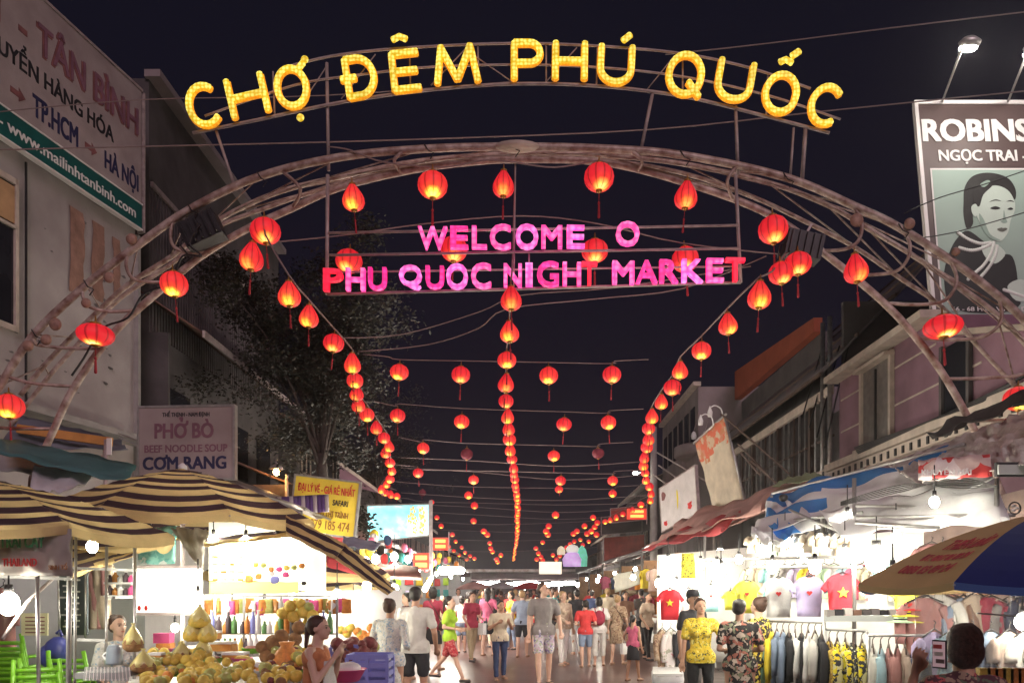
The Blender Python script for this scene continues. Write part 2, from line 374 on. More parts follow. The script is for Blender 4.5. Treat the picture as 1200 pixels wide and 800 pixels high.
def text(name, txt, m, org, xd, ud, width, height, parent, off=0.02, depth=0.004, fit=False, curve=None):
    """letters from org (lower left) along xd, cap height `height`, thickness depth towards the viewer"""
    base = txt.translate(str.maketrans("ƠỞƯơư", "OOUou"))       # horned vowels: plain letter, horn and hook drawn as strokes
    vs, fs, x0, x1, y0, y1 = text_mesh(base, 0.0, 0.5); vs = list(vs); fs = list(fs)
    for i_, ch in enumerate(txt):
        if ch in "ƠỞƯơư":
            xr = text_mesh(base[:i_+1], 0.0, 0.5)[3]; t_ = .68 if ch.isupper() else .50; sts = [[(xr-.10, t_-.07), (xr+.03, t_-.03), (xr+.07, t_+.05), (xr+.05, t_+.12)]]
            if ch == "Ở": xm = (xr+(text_mesh(base[:i_]+"I", 0.0, 0.5)[3]))/2; sts.append([(xm-.09, .90), (xm-.02, .96), (xm+.05, .92), (xm+.01, .84), (xm, .78)])
            for st in sts:
                for (ax, ay), (bx_, by_) in zip(st, st[1:]):
                    L_ = math.hypot(bx_-ax, by_-ay); nx, ny = -(by_-ay)/L_*.035, (bx_-ax)/L_*.035; b0 = len(vs)
                    vs += [Vector((px_, py_, pz_)) for pz_ in (-.49, .49) for px_, py_ in ((ax+nx, ay+ny), (ax-nx, ay-ny), (bx_-nx, by_-ny), (bx_+nx, by_+ny))]
                    fs += [tuple(b0+q for q in f_) for f_ in ((0,1,2,3),(7,6,5,4),(0,4,5,1),(1,5,6,2),(2,6,7,3),(3,7,4,0))]
    X = Vector(xd).normalized(); U = Vector(ud).normalized(); N = X.cross(U)
    sx_ = width/(x1-x0); sy_ = height/((y1-y0) if fit else CAPH); yb = y0 if fit else 0
    mb = MB(); w = off*.55; sh_ = [(0,0)] if off < .015 else [(-w,-w*.6),(w,-w*.6),(-w,w*.6),(w,w*.6)]     # heavier weight: copies a hair apart
    for k, (dx, dy) in enumerate(sh_):
        mb.add([Vector(org)+X*((v.x-x0+dx)*sx_)+U*((v.y-yb+dy)*sy_)+N*((v.z+.5)*depth+(.0004*k if v.z > 0 else -.0004*k)) for v in vs], fs)
    return mb.build(name, m, parent)
# ================================================================ THE SETTING: ground and street
def flat(name, x0, x1, y0, y1, z, m, th=0.05):
    mb = MB().box(((x0+x1)/2, (y0+y1)/2, z-th/2), (x1-x0, y1-y0, th)); return mb.build(name, m, kind="structure")
flat("ground", -400, 400, -60, 900, -0.03, M['paving'], .2)
flat("street", -3.6, 3.3, -12, 140, 0.0, M['asphalt'], .028)

# street slabs underfoot on the stall side are paving squares: built as far as they show
pv = bpy.data.objects.new("pavement", None); COL.objects.link(pv); tag(pv, kind="structure")
slab = MB().box((0,0,0), (.585,.585,.03)).mesh("paving_slab", M['paving'])
for i in range(6):
    for j in range(22):
        for sx_ in (-1, 1):
            x = (-3.9-i*.6) if sx_ < 0 else (3.6+i*.6)
            o = link("paving_slab", slab, pv, (x, 6+j*.6, -.012+rnd.uniform(-.002, .002)))

# ================================================================ THE GATE
def smooth(pts, k=6):
    """Catmull-Rom through points"""
    out = []; n = len(pts)
    for i in range(n-1):
        p0 = pts[max(i-1, 0)]; p1 = pts[i]; p2 = pts[i+1]; p3 = pts[min(i+2, n-1)]
        for j in range(k):
            t = j/k
            out.append(0.5*((2*p1)+(-p0+p2)*t+(2*p0-5*p1+4*p2-p3)*t*t+(-p0+3*p1-3*p2+p3)*t**3))
    out.append(pts[-1]); return out
def pp(l, d): return [P(a[0], a[1], a[2] if len(a) > 2 else d) for a in l]
gate = thing("entrance_arch", "weathered steel pipe arch spanning the street over the market entrance", "archway", (0, 10, 0))
DA, DB, DC, DE = 10.0, 10.25, 10.55, 10.9
tA = [(-40,560),(-22,492),(0,452),(40,392),(101,334),(162,287),(223,245),(304,207),(400,184),(500,174.5),(600,172),(700,174),(800,182),(921,208),(1002,242),(1056,268),(1137,321),(1200,375),(1232,425),(1250,520)]
tB = [(38,560),(60,510),(88,452),(135,388),(189,339),(236,300),(290,268),(338,246),(400,219),(484,199),(552,190),(602,187),(704,190),(800,213),(901,251),(975,304),(1036,355),(1073,395),(1110,446),(1148,517),(1183,600)]
tC = [(24,463),(52,428),(84,395),(118,362),(152,332),(199,302),(234,274),(270,250),(330,224),(400,207),(490,189),(602,180),(704,182),(800,192),(900,214),(969,240),(1016,267),(1080,306),(1168,368),(1215,420)]
tD = [(12,500),(58,440),(98,396),(140,350),(200,310),(252,268),(300,248),(402,214),(500,193),(602,183.5),(704,187),(800,203),(880,230),(940,258),(1002,290),(1055,326),(1104,360),(1150,410),(1191,454)]
def gp(l, d): return smooth(pp(l, d), 5)
# the outer pipes stand on the ground
legL = P(-40,560,DA); legR = P(1250,520,DA)
A = [Vector((legL.x-.15, DA, 0)), Vector((legL.x-.12, DA, 1.5))]+gp(tA, DA)+[Vector((legR.x+.1, DA, 1.5)), Vector((legR.x+.12, DA, 0))]
bl = P(38,560,DB); br = P(1183,600,DB)
B = [Vector((bl.x-.3, DB, 0)), Vector((bl.x-.12, DB, 1.8))]+gp(tB, DB)+[Vector((br.x+.12, DB, 1.3)), Vector((br.x+.3, DB, 0))]
for pts, r, nm in ((A, .050, "arch_pipe"), (B, .047, "arch_pipe"), (gp(tC, DC), .034, "arch_pipe"), (gp(tD, DE), .030, "arch_pipe")):
    MB().tube(pts, r, 10).build(nm, M['pipe'], gate)
# curved rungs between the outer and the inner pipe
rungs = [[(38,393),(41,402),(50,405,10.1),(80,408,10.2),(118,408,DB)], [(97,338),(98,350),(106,360,10.05),(130,365,10.15),(163,363,DB)],
 [(150,297),(148,312),(155,326,10.05),(170,330,10.15),(195,331,DB)], [(9,441),(40,449,10.1),(92,453,DB)], [(-20,500),(20,502,10.1),(64,502,DB)],
 [(203,258),(200,276),(205,290,10.05),(225,297,10.15),(246,292,DB)],
 [(1057,268),(1066,285),(1064,303),(1050,318,10.1),(1022,322,10.2),(998,322,DB)], [(1113,304),(1121,325),(1116,343),(1102,354,10.1),(1070,357,10.2),(1038,355,DB)],
 [(1171,350),(1174,372),(1166,386),(1146,396,10.1),(1110,398,10.2),(1073,396,DB)], [(1213,395),(1216,420),(1200,438,10.1),(1150,443,10.2),(1109,444,DB)],
 [(1232,470),(1200,490,10.1),(1138,493,DB)], [(1000,242),(1010,262),(1006,282),(990,292,10.1),(962,294,DB)],
 [(330,200),(352,222),(342,244,DB)], [(866,192),(852,212),(860,236,DB)], [(475,176),(462,188),(470,203,DB)], [(738,176),(752,188),(748,200,DB)],
 [(1244,500),(1210,545,10.1),(1165,556,DB)]]
for r in rungs: MB().tube(smooth(pp(r, DA), 4), .023, 7).build("rung", M['pipe'], gate)
for i in range(1, len(tC)-1):
    a = P(*tC[i], DC); b = P(*tD[min(i, len(tD)-1)], DE); c = P(*tA[min(i+1, len(tA)-2)], DA)
    MB().tube([a, b], .012, 5).build("lacing_bar", M["pipe"], gate); MB().tube([a, c], .010, 5).build("lacing_bar", M["pipe"], gate)
for (px, py, r) in [(65,380,.10),(54,398,.09),(101,355,.08),(128,325,.09),(154,280,.09),(33,405,.09),(1004,258,.11),(1066,262,.09),(1120,295,.07)]:
    c = P(px, py, 9.93); MB().ell(c, (r*.8, .04, r*.8), 14, 8).build("mirror_disc", mat("amber_reflector", (.34,.20,.15), .5, .3, 20, .2), gate)
MB().ell(P(606,172,9.97), (.30,.12,.06), 16, 8).build("crown_plate", M['trim'], gate)
for i in range(9):                                            # cable ties and loose wire along the pipe
    u = [60,120,200,330,455,640,760,900,1040][i]; k = min(range(len(tA)), key=lambda q: abs(tA[q][0]-u)); x, y = tA[k]
    MB().tube([P(x-3, y-6, 9.95), P(x+2, y+2, 9.93), P(x+9, y+5, 9.95), P(x+4, y+12, 9.97)], .008, 5).build("cable_tie", M['dark'], gate)
MB().tube(smooth(pp([(385,172,9.93),(410,176,9.93),(450,190,9.92),(520,196,9.92),(566,188,9.92),(600,190,9.92),(650,196,9.93),(700,188,9.93)], 10), 5), .010, 5).build("loose_cable", M['cord_pale'], gate)
MB().tube(smooth(pp([(235,262,9.9),(222,285,9.9),(236,300,9.9),(214,300,9.9),(200,330,9.95),(168,345,9.95),(150,372,9.95),(120,385,10),(98,420,10),(84,440,10)], 10), 5), .014, 5).build("loose_cable", M['dark'], gate)

def floodlight(px, py, d, label, s=1.0, ry=0.0):
    c = P(px, py, d); t = thing("floodlight", label, "floodlight", c)
    ax = Matrix.Rotation(ry, 3, 'Y'); X, Y, Z = ax @ Vector((1,0,0)), Vector((0,1,0)), ax @ Vector((0,0,1))
    MB().box(c, (.50*s, .26*s, .34*s), 0, (X, Y, Z)).build("housing", M['dark'], t)
    for k in range(5): MB().box(c+X*(-.2+.1*k)*s-Y*.15*s, (.02*s,.05*s,.30*s), 0, (X, Y, Z)).build("cooling_fin", M['dark'], t)
    MB().beam(c+Z*.16*s, c+Z*.34*s+X*.06*s, .05*s, .03*s).build("bracket", M['rail'], t)
    MB().tube([c-X*.24*s-Y*.05, c-X*.33*s-Y*.1-Z*.06, c-X*.30*s-Z*.2], .012, 5).build("cable", M['dark'], t)
floodlight(238, 272, 10.1, "dark floodlight housing clamped inside the left shoulder of the arch", 1.0, R(-25))
floodlight(940, 290, 10.1, "dark floodlight housing clamped inside the right shoulder of the arch", .95, R(12))

# ---------------------------------------------------------------- the yellow sign on top of the arch
ys = thing("market_name_sign", "curved rail sign of yellow lit letters CHỢ ĐÊM PHÚ QUỐC above the arch", "sign", (0, 9.9, 6.5))
D1 = 9.9
for nm, l, r in (("rail", [(330,82),(345,76),(400,64),(480,56),(600,51),(700,54),(800,63),(880,80),(950,104)], .016),
              ("rail", [(240,136),(345,100),(420,88),(500,79),(600,76),(700,79),(800,90),(900,112),(985,140)], .014),
              ("rail", [(226,156),(300,141),(400,120),(500,106),(600,98.5),(700,101),(800,113),(900,137),(972,156)], .020)):
    MB().tube(smooth(pp(l, D1+.08), 5), r, 6).build(nm, M['rail'], ys)
posts = [(253,152,276,222,.020),(383,74,385,200,.022),(765,108,751,177,.024),(862,125,865,205,.022),(944,148,940,212,.026),(930,150,926,210,.016),(480,60,481,100,.012),(604,52,604,97,.012),(560,54,561,100,.012),(640,52,640,98,.012),(700,56,699,101,.012),(800,64,800,112,.012),(320,84,322,138,.012),(900,86,898,136,.012)]
for a, b, c, e, r in posts: MB().tube([P(a, b, D1+.10), P(c, e, D1+.14)], r, 6).build("post", M['rail'], ys)
for a, b, c, e in [(505,100,545,58),(545,58,600,96),(640,96,676,56),(400,116,440,64),(756,108,790,66),(350,128,384,76)]:
    MB().tube([P(a, b, D1+.1), P(c, e, D1+.1)], .008, 5).build("brace", M['rail'], ys)
def arc(cx, cy, rx, ry, a0, a1, n=16): return [(cx+rx*math.cos(R(a0+(a1-a0)*i/n)), cy+ry*math.sin(R(a0+(a1-a0)*i/n))) for i in range(n+1)]
L = {  # strokes in a box 1 high, x and y from -0.5 to 0.5
 'C': [arc(0,0,.5,.5,48,312)], 'H': [[(-.5,.5),(-.5,-.5)],[(.5,.5),(.5,-.5)],[(-.5,0),(.5,0)]],
 'O': [arc(0,0,.5,.5,0,360,24)], 'D': [[(-.42,.5),(-.42,-.5)],[(-.42,.5),(0,.5)]+arc(-.05,0,.55,.5,80,-80)+[(-.42,-.5)],[(-.62,0),(-.12,0)]],
 'E': [[(-.45,.5),(-.45,-.5)],[(-.45,.5),(.5,.5)],[(-.45,0),(.42,0)],[(-.45,-.5),(.5,-.5)]],
 'M': [[(-.5,-.5),(-.36,.5)],[(-.36,.5),(0,-.42)],[(0,-.42),(.36,.5)],[(.36,.5),(.5,-.5)]],
 'P': [[(-.45,-.5),(-.45,.5)],[(-.45,.5),(.1,.5)]+arc(.1,.22,.4,.28,80,-80)+[(-.45,-.06)]],
 'U': [[(-.5,.5),(-.5,-.1)]+arc(0,-.1,.5,.4,180,360)+[(.5,.5)]],
 'Q': [arc(0,0,.5,.5,0,360,24),[(.12,-.18),(.5,-.52)]]}
def stroke(mb, pts, w, mi=0):
    """rounded channel: a rounded tube flattened towards the street"""
    pts = [Vector(p) for p in pts]; b = len(mb.v)
    if (pts[0]-pts[-1]).length < 1e-4: pts[-1] = pts[1]*0.999+pts[0]*.001
    e0 = (pts[0]-pts[1]).normalized()*w*.35; e1 = (pts[-1]-pts[-2]).normalized()*w*.35
    full = [pts[0]+e0]+pts+[pts[-1]+e1]
    mb.tube(full, [w*.62]+[w]*len(pts)+[w*.62], 12, mi)
    y = pts[0].y
    for i in range(b, len(mb.v)):
        v = mb.v[i]; mb.v[i] = (v[0], y+(v[1]-y)*.45, v[2])
def led_letter(ch, px, py, w, h, rot, extra=()):
    c = P(px, py, D1); k = D1/F; mb = MB(); edge = MB()
    cr, sr = math.cos(R(rot)), math.sin(R(rot)); sw = .039
    def T(u, v, dy=0): return c+Vector(((u*cr-v*sr)*k, dy, (u*sr+v*cr)*k))
    for st in L[ch]:
        stroke(mb, [T(u*w, v*h, -.03) for u, v in st], sw)
        stroke(edge, [T(u*w, v*h, .02) for u, v in st], sw*1.22)
    for ex in extra:
        pts = [P(a, b, D1-.03) for a, b in ex]
        if len(pts) == 1: mb.ell(pts[0], (.050,.025,.050), 12, 8)
        else: stroke(mb, pts, .045)
    o = mb.build("letter", M['led'], ys)
    edge.build("letter_tray", M['led_hot'], o)
W_ = [('C',240,124,36,46,16,()),('H',290,113,40,44,13,()),('O',342,103,34,44,11,([(352,138)],[(357,70)],[(350,80),(355,74)])),
 ('D',421,91,34,44,9,()),('E',475,84,32,42,6,([(460,47),(468,43),(476,46)],)),('M',535,76,48,42,4,()),
 ('P',617,72,32,42,0,()),('H',668,72,34,42,-1,()),('U',722,76,36,42,-3,([(730,48),(739,41)],)),
 ('Q',803,88,38,46,-8,()),('U',861,95,38,44,-10,()),('O',915,110,36,44,-14,([(914,73),(921,70),(928,74)],[(928,66),(937,60)])),('C',968,124,34,44,-18,())]
for a in W_: led_letter(*a)

# ---------------------------------------------------------------- the pink sign under the arch
ps = thing("welcome_sign", "pink lit letters WELCOME O and PHU QUOC NIGHT MARKET on rails under the arch", "sign", (0, 9.8, 5.5))
D2 = 9.8
for a, b, c, e, r in [(384,273,866,264,.016),(386,299,866,291,.016),(384,319,866,312,.012),(384,345,868,331,.018)]:
    MB().tube([P(a, b, D2+.08), P(c, e, D2+.08)], r, 6).build("rail", M['rail'], ps)
for a, b, c, e, r in [(384,205,383,345,.024),(862,205,868,331,.022),(604,196,602,345,.011),(620,296,620,318,.012)]:
    MB().tube([P(a, b, D2+.1), P(c, e, D2+.1)], r, 6).build("post", M['rail'], ps)
def pk(ch, x0, x1, y0, y1, m):
    t = text("letter", ch, M[m], P(x0, y1, D2), (1,0,-.018), (0,0,1), (x1-x0)*D2/F, (y1-y0)*D2/F, ps, off=.035, depth=.07, fit=True)
row2 = [('P',381,402,'pk_red'),('H',407,428,'pk_pink'),('U',433,453,'pk_mag'),('Q',469,494,'pk_vio'),('U',500,520,'pk_mag'),('O',524,548,'pk_vio'),('C',553,575,'pk_pink'),
 ('N',591,611,'pk_pink'),('I',617,623,'pk_vio'),('G',630,654,'pk_mag'),('H',660,680,'pk_pink'),('T',682,699,'pk_red'),('M',718,742,'pk_pink'),('A',745,769,'pk_mag'),('R',773,793,'pk_mag'),('K',799,822,'pk_vio'),('E',828,846,'pk_pink'),('T',850,871,'pk_red')]
for ch, a, b, m in row2:
    t = (a-381)/490; pk(ch, a, b, 317-13*t-(2 if ch in 'OQGC' else 0), 342-12*t+(1 if ch in 'OGC' else 0), m)
for ch, a, b, m in [('W',491,524,'pk_pink'),('E',529,548,'pk_mag'),('L',554,570,'pk_pink'),('C',575,598,'pk_pink'),('O',605,630,'pk_vio'),('M',635,658,'pk_pink'),('E',665,684,'pk_vio')]:
    t = (a-491)/255; pk(ch, a, b, 268-2*t-(2 if ch in 'OC' else 0), 293-2.5*t+(1 if ch in 'OC' else 0), m)
pk('O', 722, 748, 262, 289, 'pk_pink')

# ================================================================ LANTERNS
def lantern_protos():
    protos = {}
    shapes = {'round': ([(.03,-.135),(.07,-.128),(.115,-.10),(.148,-.055),(.158,0),(.148,.055),(.115,.10),(.07,.128),(.04,.135)], 20),
              'drop': ([(.035,-.15),(.08,-.142),(.118,-.112),(.138,-.065),(.136,-.015),(.118,.035),(.090,.085),(.062,.13),(.038,.165)], 20),
              'flat': ([(.04,-.105),(.09,-.098),(.14,-.072),(.172,-.035),(.180,0),(.172,.035),(.14,.072),(.09,.098),(.05,.105)], 22)}
    for nm, (prof, n) in shapes.items():
        sh = MB().lathe(prof, n=n*2, star=.028)
        top = prof[-1][1]; bot = prof[0][1]
        cap_ = MB().lathe([(prof[-1][0]*1.15, top-.004), (prof[-1][0]*1.15, top+.018), (.012, top+.03), (.006, top+.09), (0, top+.092)], n=12); base_ = MB().lathe([(0, bot-.03), (.014, bot-.028), (prof[0][0]*1.2, bot-.012), (prof[0][0]*1.2, bot+.004)], n=12)
        tas = MB().tube([(0,0,bot-.02),(0,.003,bot-.13)], .004, 5).ell((0,.003,bot-.14), (.014,.014,.02), 8, 6).lathe([(.004,bot-.30),(.015,bot-.29),(.011,bot-.17),(.006,bot-.15)], (0,.003,0), 8)
        protos[nm] = (sh, cap_, tas, base_)
    return protos
LP = lantern_protos(); LMESH = {}
def lm(kind, mk):
    k = (kind, mk)
    if k not in LMESH:
        s, c, t, b_ = LP[kind]; LMESH[k] = (b_.mesh("lantern_base", M['gold']), s.mesh("lantern_shade", M[mk]), c.mesh("lantern_cap", M['gold']), t.mesh("tassel", M['tassel']))
    return LMESH[k]
SM = {}
def small(kind, mk):
    k = (kind, mk)
    if k not in SM:
        prof = [(.035,-.13),(.10,-.11),(.145,-.055),(.155,0),(.135,.06),(.08,.115),(.03,.135)] if kind != 'drop' else [(.035,-.15),(.10,-.13),(.138,-.065),(.13,0),(.10,.07),(.06,.13),(.02,.16)]
        mb = MB().lathe(prof, n=12).tube([(0,0,-.14),(0,0,-.27)], .008, 4, 1).lathe([(.04,.13),(.012,.16)], n=8, mi=1)
        SM[k] = mb.mesh("paper_lantern", [M[mk], M['tassel']])
    return SM[k]
LG = "red lanterns hung over the street"
def lantern(loc, dia, label, kind='round', mk='lant_a', parts=True, group=LG):
    s = dia/.32
    if parts:
        ba, sh, c, ta = lm(kind, mk); t = thing("paper_lantern", label, "lantern", loc, group)
        link("lantern_shade", sh, t); link("lantern_cap", c, t); link("tassel", ta, t); link("lantern_base", ba, t)
    else:
        t = link("paper_lantern", small(kind, mk), None, loc); tag(t, label, "lantern", group)
    t.scale = (s, s, s*rnd.uniform(.94, 1.05)); t.rotation_euler = (R(rnd.uniform(-5,5)), R(rnd.uniform(-5,5)), rnd.uniform(0, 6.28)*0+R(rnd.uniform(-20,20)))
    return t
def LD(px, py, dpx, d, label, kind='round', mk='lant_a', parts=True, group=LG):
    return lantern(P(px, py, d), dpx*d/F*.94, label, kind, mk, parts, group)
arch_l = [ # px, py, width px, kind, colour, what singles it out
 (414,232,31,'drop','lant_b',"onion shaped red lantern hanging under the arch, upper left above the welcome sign's left post"),
 (507,217,37,'round','lant_b',"round red lantern under the arch straight above the W of WELCOME"),
 (590,216,30,'drop','lant_a',"teardrop red lantern hanging from the top middle of the arch"),
 (702,208,37,'round','lant_a',"round red lantern close under the arch right of its middle, above the lone O"),
 (804,229,32,'drop','lant_a',"teardrop red lantern under the arch above the right part of the welcome sign"),
 (906,269,36,'round','lant_a',"round red lantern beside the floodlight box at the arch's right shoulder"),
 (311,271,37,'round','lant_a',"round red lantern where the left lantern string leaves the arch"),
 (295,301,33,'drop','lant_a',"red lantern tucked below and left of the first lantern of the left string"),
 (204,333,33,'round','lant_b',"orange glowing lantern hanging on the arch's left leg in front of the sign wall's edge"),
 (112,392,38,'flat','lant_a',"wide flat red lantern with long tassel on the arch's left leg"),
 (11,476,34,'round','lant_b',"orange ribbed lantern lowest on the arch's left leg at the picture's edge"),
 (935,309,33,'round','lant_a',"front one of two touching red lanterns at the start of the right string"),
 (915,320,30,'round','lant_a',"rear one of two touching red lanterns at the start of the right string"),
 (1003,315,33,'drop','lant_a',"teardrop red lantern on the arch's right leg under the round lamp"),
 (1105,383,40,'flat','lant_a',"wide flat red lantern in front of the foot of the pearl billboard"),
 (1193,467,34,'round','lant_b',"red ribbed lantern lowest on the arch's right leg")]
for px, py, w, k, mk, lb in arch_l: LD(px, py, w, 9.85, lb, k, mk, True, "lanterns hung on the arch")
for px, py, lb in [(409,306,"red lantern behind the P and H of the welcome sign"),(532,292,"red lantern half hidden behind the E of WELCOME"),(697,294,"red lantern between WELCOME and the lone O of the sign"),(803,304,"red lantern behind the letters RK of MARKET")]:
    LD(px, py, 33, 10.6, lb, 'round', 'lant_a', True, "lanterns behind the welcome sign")
ORD = ["first","second","third","fourth","fifth","sixth","seventh","eighth","ninth","tenth","eleventh","twelfth","thirteenth","fourteenth","fifteenth","sixteenth","seventeenth","eighteenth"]
SPIX = []
def string(pts, z, side, near, d_of=None, sz=.285):
    """pts photo positions of successive lanterns on one string hung z metres above the street"""
    line = []
    for i, (px, py) in enumerate(pts):
        d = (z-CH)*F/(VY-py) if d_of is None else d_of(i, px, py)
        kind = ['drop','drop','round','drop','round'][i % 5]; mk = 'lant_b' if rnd.random() < .45 else 'lant_a'
        lab = (f"{ORD[i]} lantern from the arch on the {side} string of red lanterns") if i < near else f"small far lantern in the crowded end of the {side} string"
        q = P(px, py, d); lantern(q, sz*rnd.uniform(.93,1.07), lab, kind, mk, i < near, f"lanterns of the {side} string")
        line.append(q+Vector((0,0,.21)))
    return line
def wire(pts, r, m='cord_pale', sag=0.0, label=None, k=4):
    mb = MB().tube(smooth([Vector(p) for p in pts], k) if len(pts) > 2 else pts, r, 5)
    return mb.build("wire", M[m], label=label, cat="wire", group="wires over the street")
# centre string
cen = [(599,350),(597,389),(594,422),(593,449),(593,470),(595,488),(596,502),(597,515),(598,527),(600,538),(602,548)]
d = 21.2
while d < 84:
    d *= 1.0+1.15/d; py = VY-3.4*F/d; t = (py-548)/107
    cen.append((602+6*math.sin(t*PI*.9)-2*t+rnd.uniform(-.8,.8), py))
c_line = string(cen, 5.0, "centre", 14)
wire([P(604,187,10.3), P(601,300,10.1)]+c_line, .012, 'cord_pale', label="pale cord carrying the centre string of lanterns down the street", k=2)
# left string
lef = [(339,345),(362,371),(391,402),(413,426),(416,446),(418,461),(420,474),(430,486),(441,501),(450,513),(456,523),(452,530),(457,542),(459,551),(457,561),(453,567),(447,573),(452,577),(458,579),(465,581)]
l_line = string(lef, 5.0, "left", 11)
wire([P(311,258,9.9), P(311,275,9.6)]+l_line, .012, 'cord_pale', label="pale cord carrying the left string of lanterns", k=2)
lef2 = [(506,588),(512,606),(517,616),(530,626),(534,634),(541,641),(545,647),(551,651),(556,654),(522,632),(526,640),(532,645),(538,650),(547,655),(512,640),(518,646)]
for i, (px, py) in enumerate(lef2):
    LD(px, py, 7 if i < 4 else 5.5, 3.4*F/(VY-py)*.96, "small far lantern above the lit signs at the left end of the street", 'round', 'lant_a' if i % 2 else 'lant_b', False, "far lanterns on the left")
# right string
rig = [(890,346),(853,380),(822,411),(797,434),(788,454),(775,471),(764,488),(760,502),(760,514),(758,524),(755,536),(754,545),(756,554),(757,562),(761,570),(763,578),(762,586),(751,591),(741,597),(730,602),(722,606),(715,609),(709,611)]
r_line = string(rig, 5.0, "right", 12)
wire([P(935,277,10.2), P(905,318,9.7)]+r_line, .012, 'cord_pale', label="pale cord carrying the right string of lanterns", k=2)
rig2 = [(695,606),(700,612),(697,617),(693,622),(688,625),(699,626),(685,616),(676,622),(672,625),(680,632),(683,638),(673,634),(668,637),(664,641),(660,646),(671,643),(675,650),(656,651),(690,634),(652,655),(666,654),(648,650)]
for i, (px, py) in enumerate(rig2):
    LD(px, py, 8 if py < 628 else 6, 3.4*F/(VY-py)*.97, "small far lantern in the cluster over the lit shrine sign at the street's end", 'round', 'lant_a' if i % 3 else 'lant_b', False, "far lanterns on the right")
# cross strings: four lanterns on each, hung between the houses
cross = [([(468,436),(540,439),(643,440),(717,439)], (455,418), (720,423), 23, (0,0,0,0)),
 ([(466,487),(541,494),(661,497),(713,495)], (468,473), (714,481), 19, (0,0,0,0)),
 ([(496,525),(547,532),(649,534),(701,531)], (497,515), (702,520), 15, (0,1,0,1)),
 ([(490,554),(555,562),(657,563),(718,563)], (490,547), (720,552), 13, (0,0,0,0)),
 ([(549,580),(655,573),(718,578)], (485,566), (722,570), 11, (0,0,0)),
 ([(556,592),(651,603),(495,577)], (478,584), (725,590), 10, (0,0,1))]
rows = ["nearest","second nearest","third nearest","fourth nearest","fifth nearest","farthest"]; posn = ["leftmost","second from left","third from left","rightmost"]
for r_, (ls, a, b, w, off) in enumerate(cross):
    d = 3.4*F/(VY-ls[0][1]); pts = [P(a[0]-30, a[1]-3, d+.1), P(*a, d+.1)]
    for i, (px, py) in enumerate(ls):
        nm = posn[i] if len(ls) == 4 else ["left","middle","right"][i]
        LD(px, py, w, d, f"{'dark unlit' if off[i] else 'round lit'} lantern, {nm} on the {rows[r_]} cord across the street", 'round', 'lantern_off' if off[i] else ('lant_b' if (i+r_) % 2 == 0 else 'lant_a'), r_ < 4, "lanterns on the cords across the street")
        pts.append(P(px, (a[1]*(1-(px-a[0])/(b[0]-a[0]))+b[1]*(px-a[0])/(b[0]-a[0]))+3, d+.1)); 
    pts = sorted(pts, key=lambda p: p.x)+[P(*b, d+.1), P(b[0]+40, b[1]-2, d+.1)]
    wire(pts, .008 if r_ < 2 else .009, 'cord_pale', label=f"pale cord stretched across the street, the {rows[r_]} one with lanterns", k=3)
dn = [(567,622),(571,626),(574,636),(575,642),(577,646),(582,655),(587,650),(555,610),(583,658),(643,616),(640,622),(642,626),(636,635),(628,642),(631,648),(634,652),(636,656),(629,655)]
for i, (px, py) in enumerate(dn):
    side = 'left' if px < 600 else 'right'
    LD(px, py, 8.5 if py < 630 else 6.5, 3.4*F/(VY-py)*.95, f"small far lantern hanging just {side} of the centre string near the street's end", 'round', 'lant_a' if i % 2 else 'lant_b', False, f"far lanterns {side} of the centre")
for k, (ya, yb, d) in enumerate([(536,544,24),(548,560,27),(577,584,30),(590,598,34),(598,606,38),(608,610,42),(618,622,48),(628,630,55),(640,641,64)]):
    wire([P(470, ya, d), P(560, ya+4+k % 3, d), P(660, yb+2, d), P(760, yb-4, d)], .011, 'cord_pale', label="thin cord crossing the far street between the houses")
# power lines
wire([P(-20,133,12), P(165,117,12), P(380,112,12.2), P(600,96,12.4)], .008, 'cord_pale', label="black power line in front of the haulage sign running up behind the yellow letters")
wire([P(-20,176,11), P(160,172,11.2), P(470,164,11.6), P(760,152,12), P(960,131,12), P(1220,105,12)], .010, 'cord_pale', label="long pale power line between the yellow letters and the arch")
wire([P(780,64,13), P(900,51,13), P(1060,31,13), P(1220,12,13)], .010, 'cord_pale', label="power line at the top right above the last yellow letters")
wire([P(395,396,12), P(470,392,12.5), P(560,366,12), P(610,346,11.5), P(720,337,11), P(880,312,10.4)], .009, 'cord_pale', label="upper of two slack wires under the welcome sign")
wire([P(420,412,12), P(500,404,12), P(560,385,11.5), P(594,362,11), P(700,350,11), P(800,338,10.6), P(898,300,10.3)], .009, 'cord_pale', label="lower of two slack wires under the welcome sign")
wire([P(318,284,10.4), P(400,276,10.5), P(500,262,10.6), P(610,253,10.6), P(700,262,10.6), P(800,285,10.6), P(935,300,10.4)], .009, 'cord_pale', label="slack cord carrying the lanterns behind the welcome sign")
wire([P(1060,250,10.5), P(1100,232,11), P(1160,214,11.5), P(1230,190,12)], .008, 'cord', label="upper dark wire in front of the pearl billboard")
wire([P(1040,283,10.5), P(1120,272,11), P(1230,240,12)], .008, 'cord', label="lower dark wire in front of the pearl billboard")
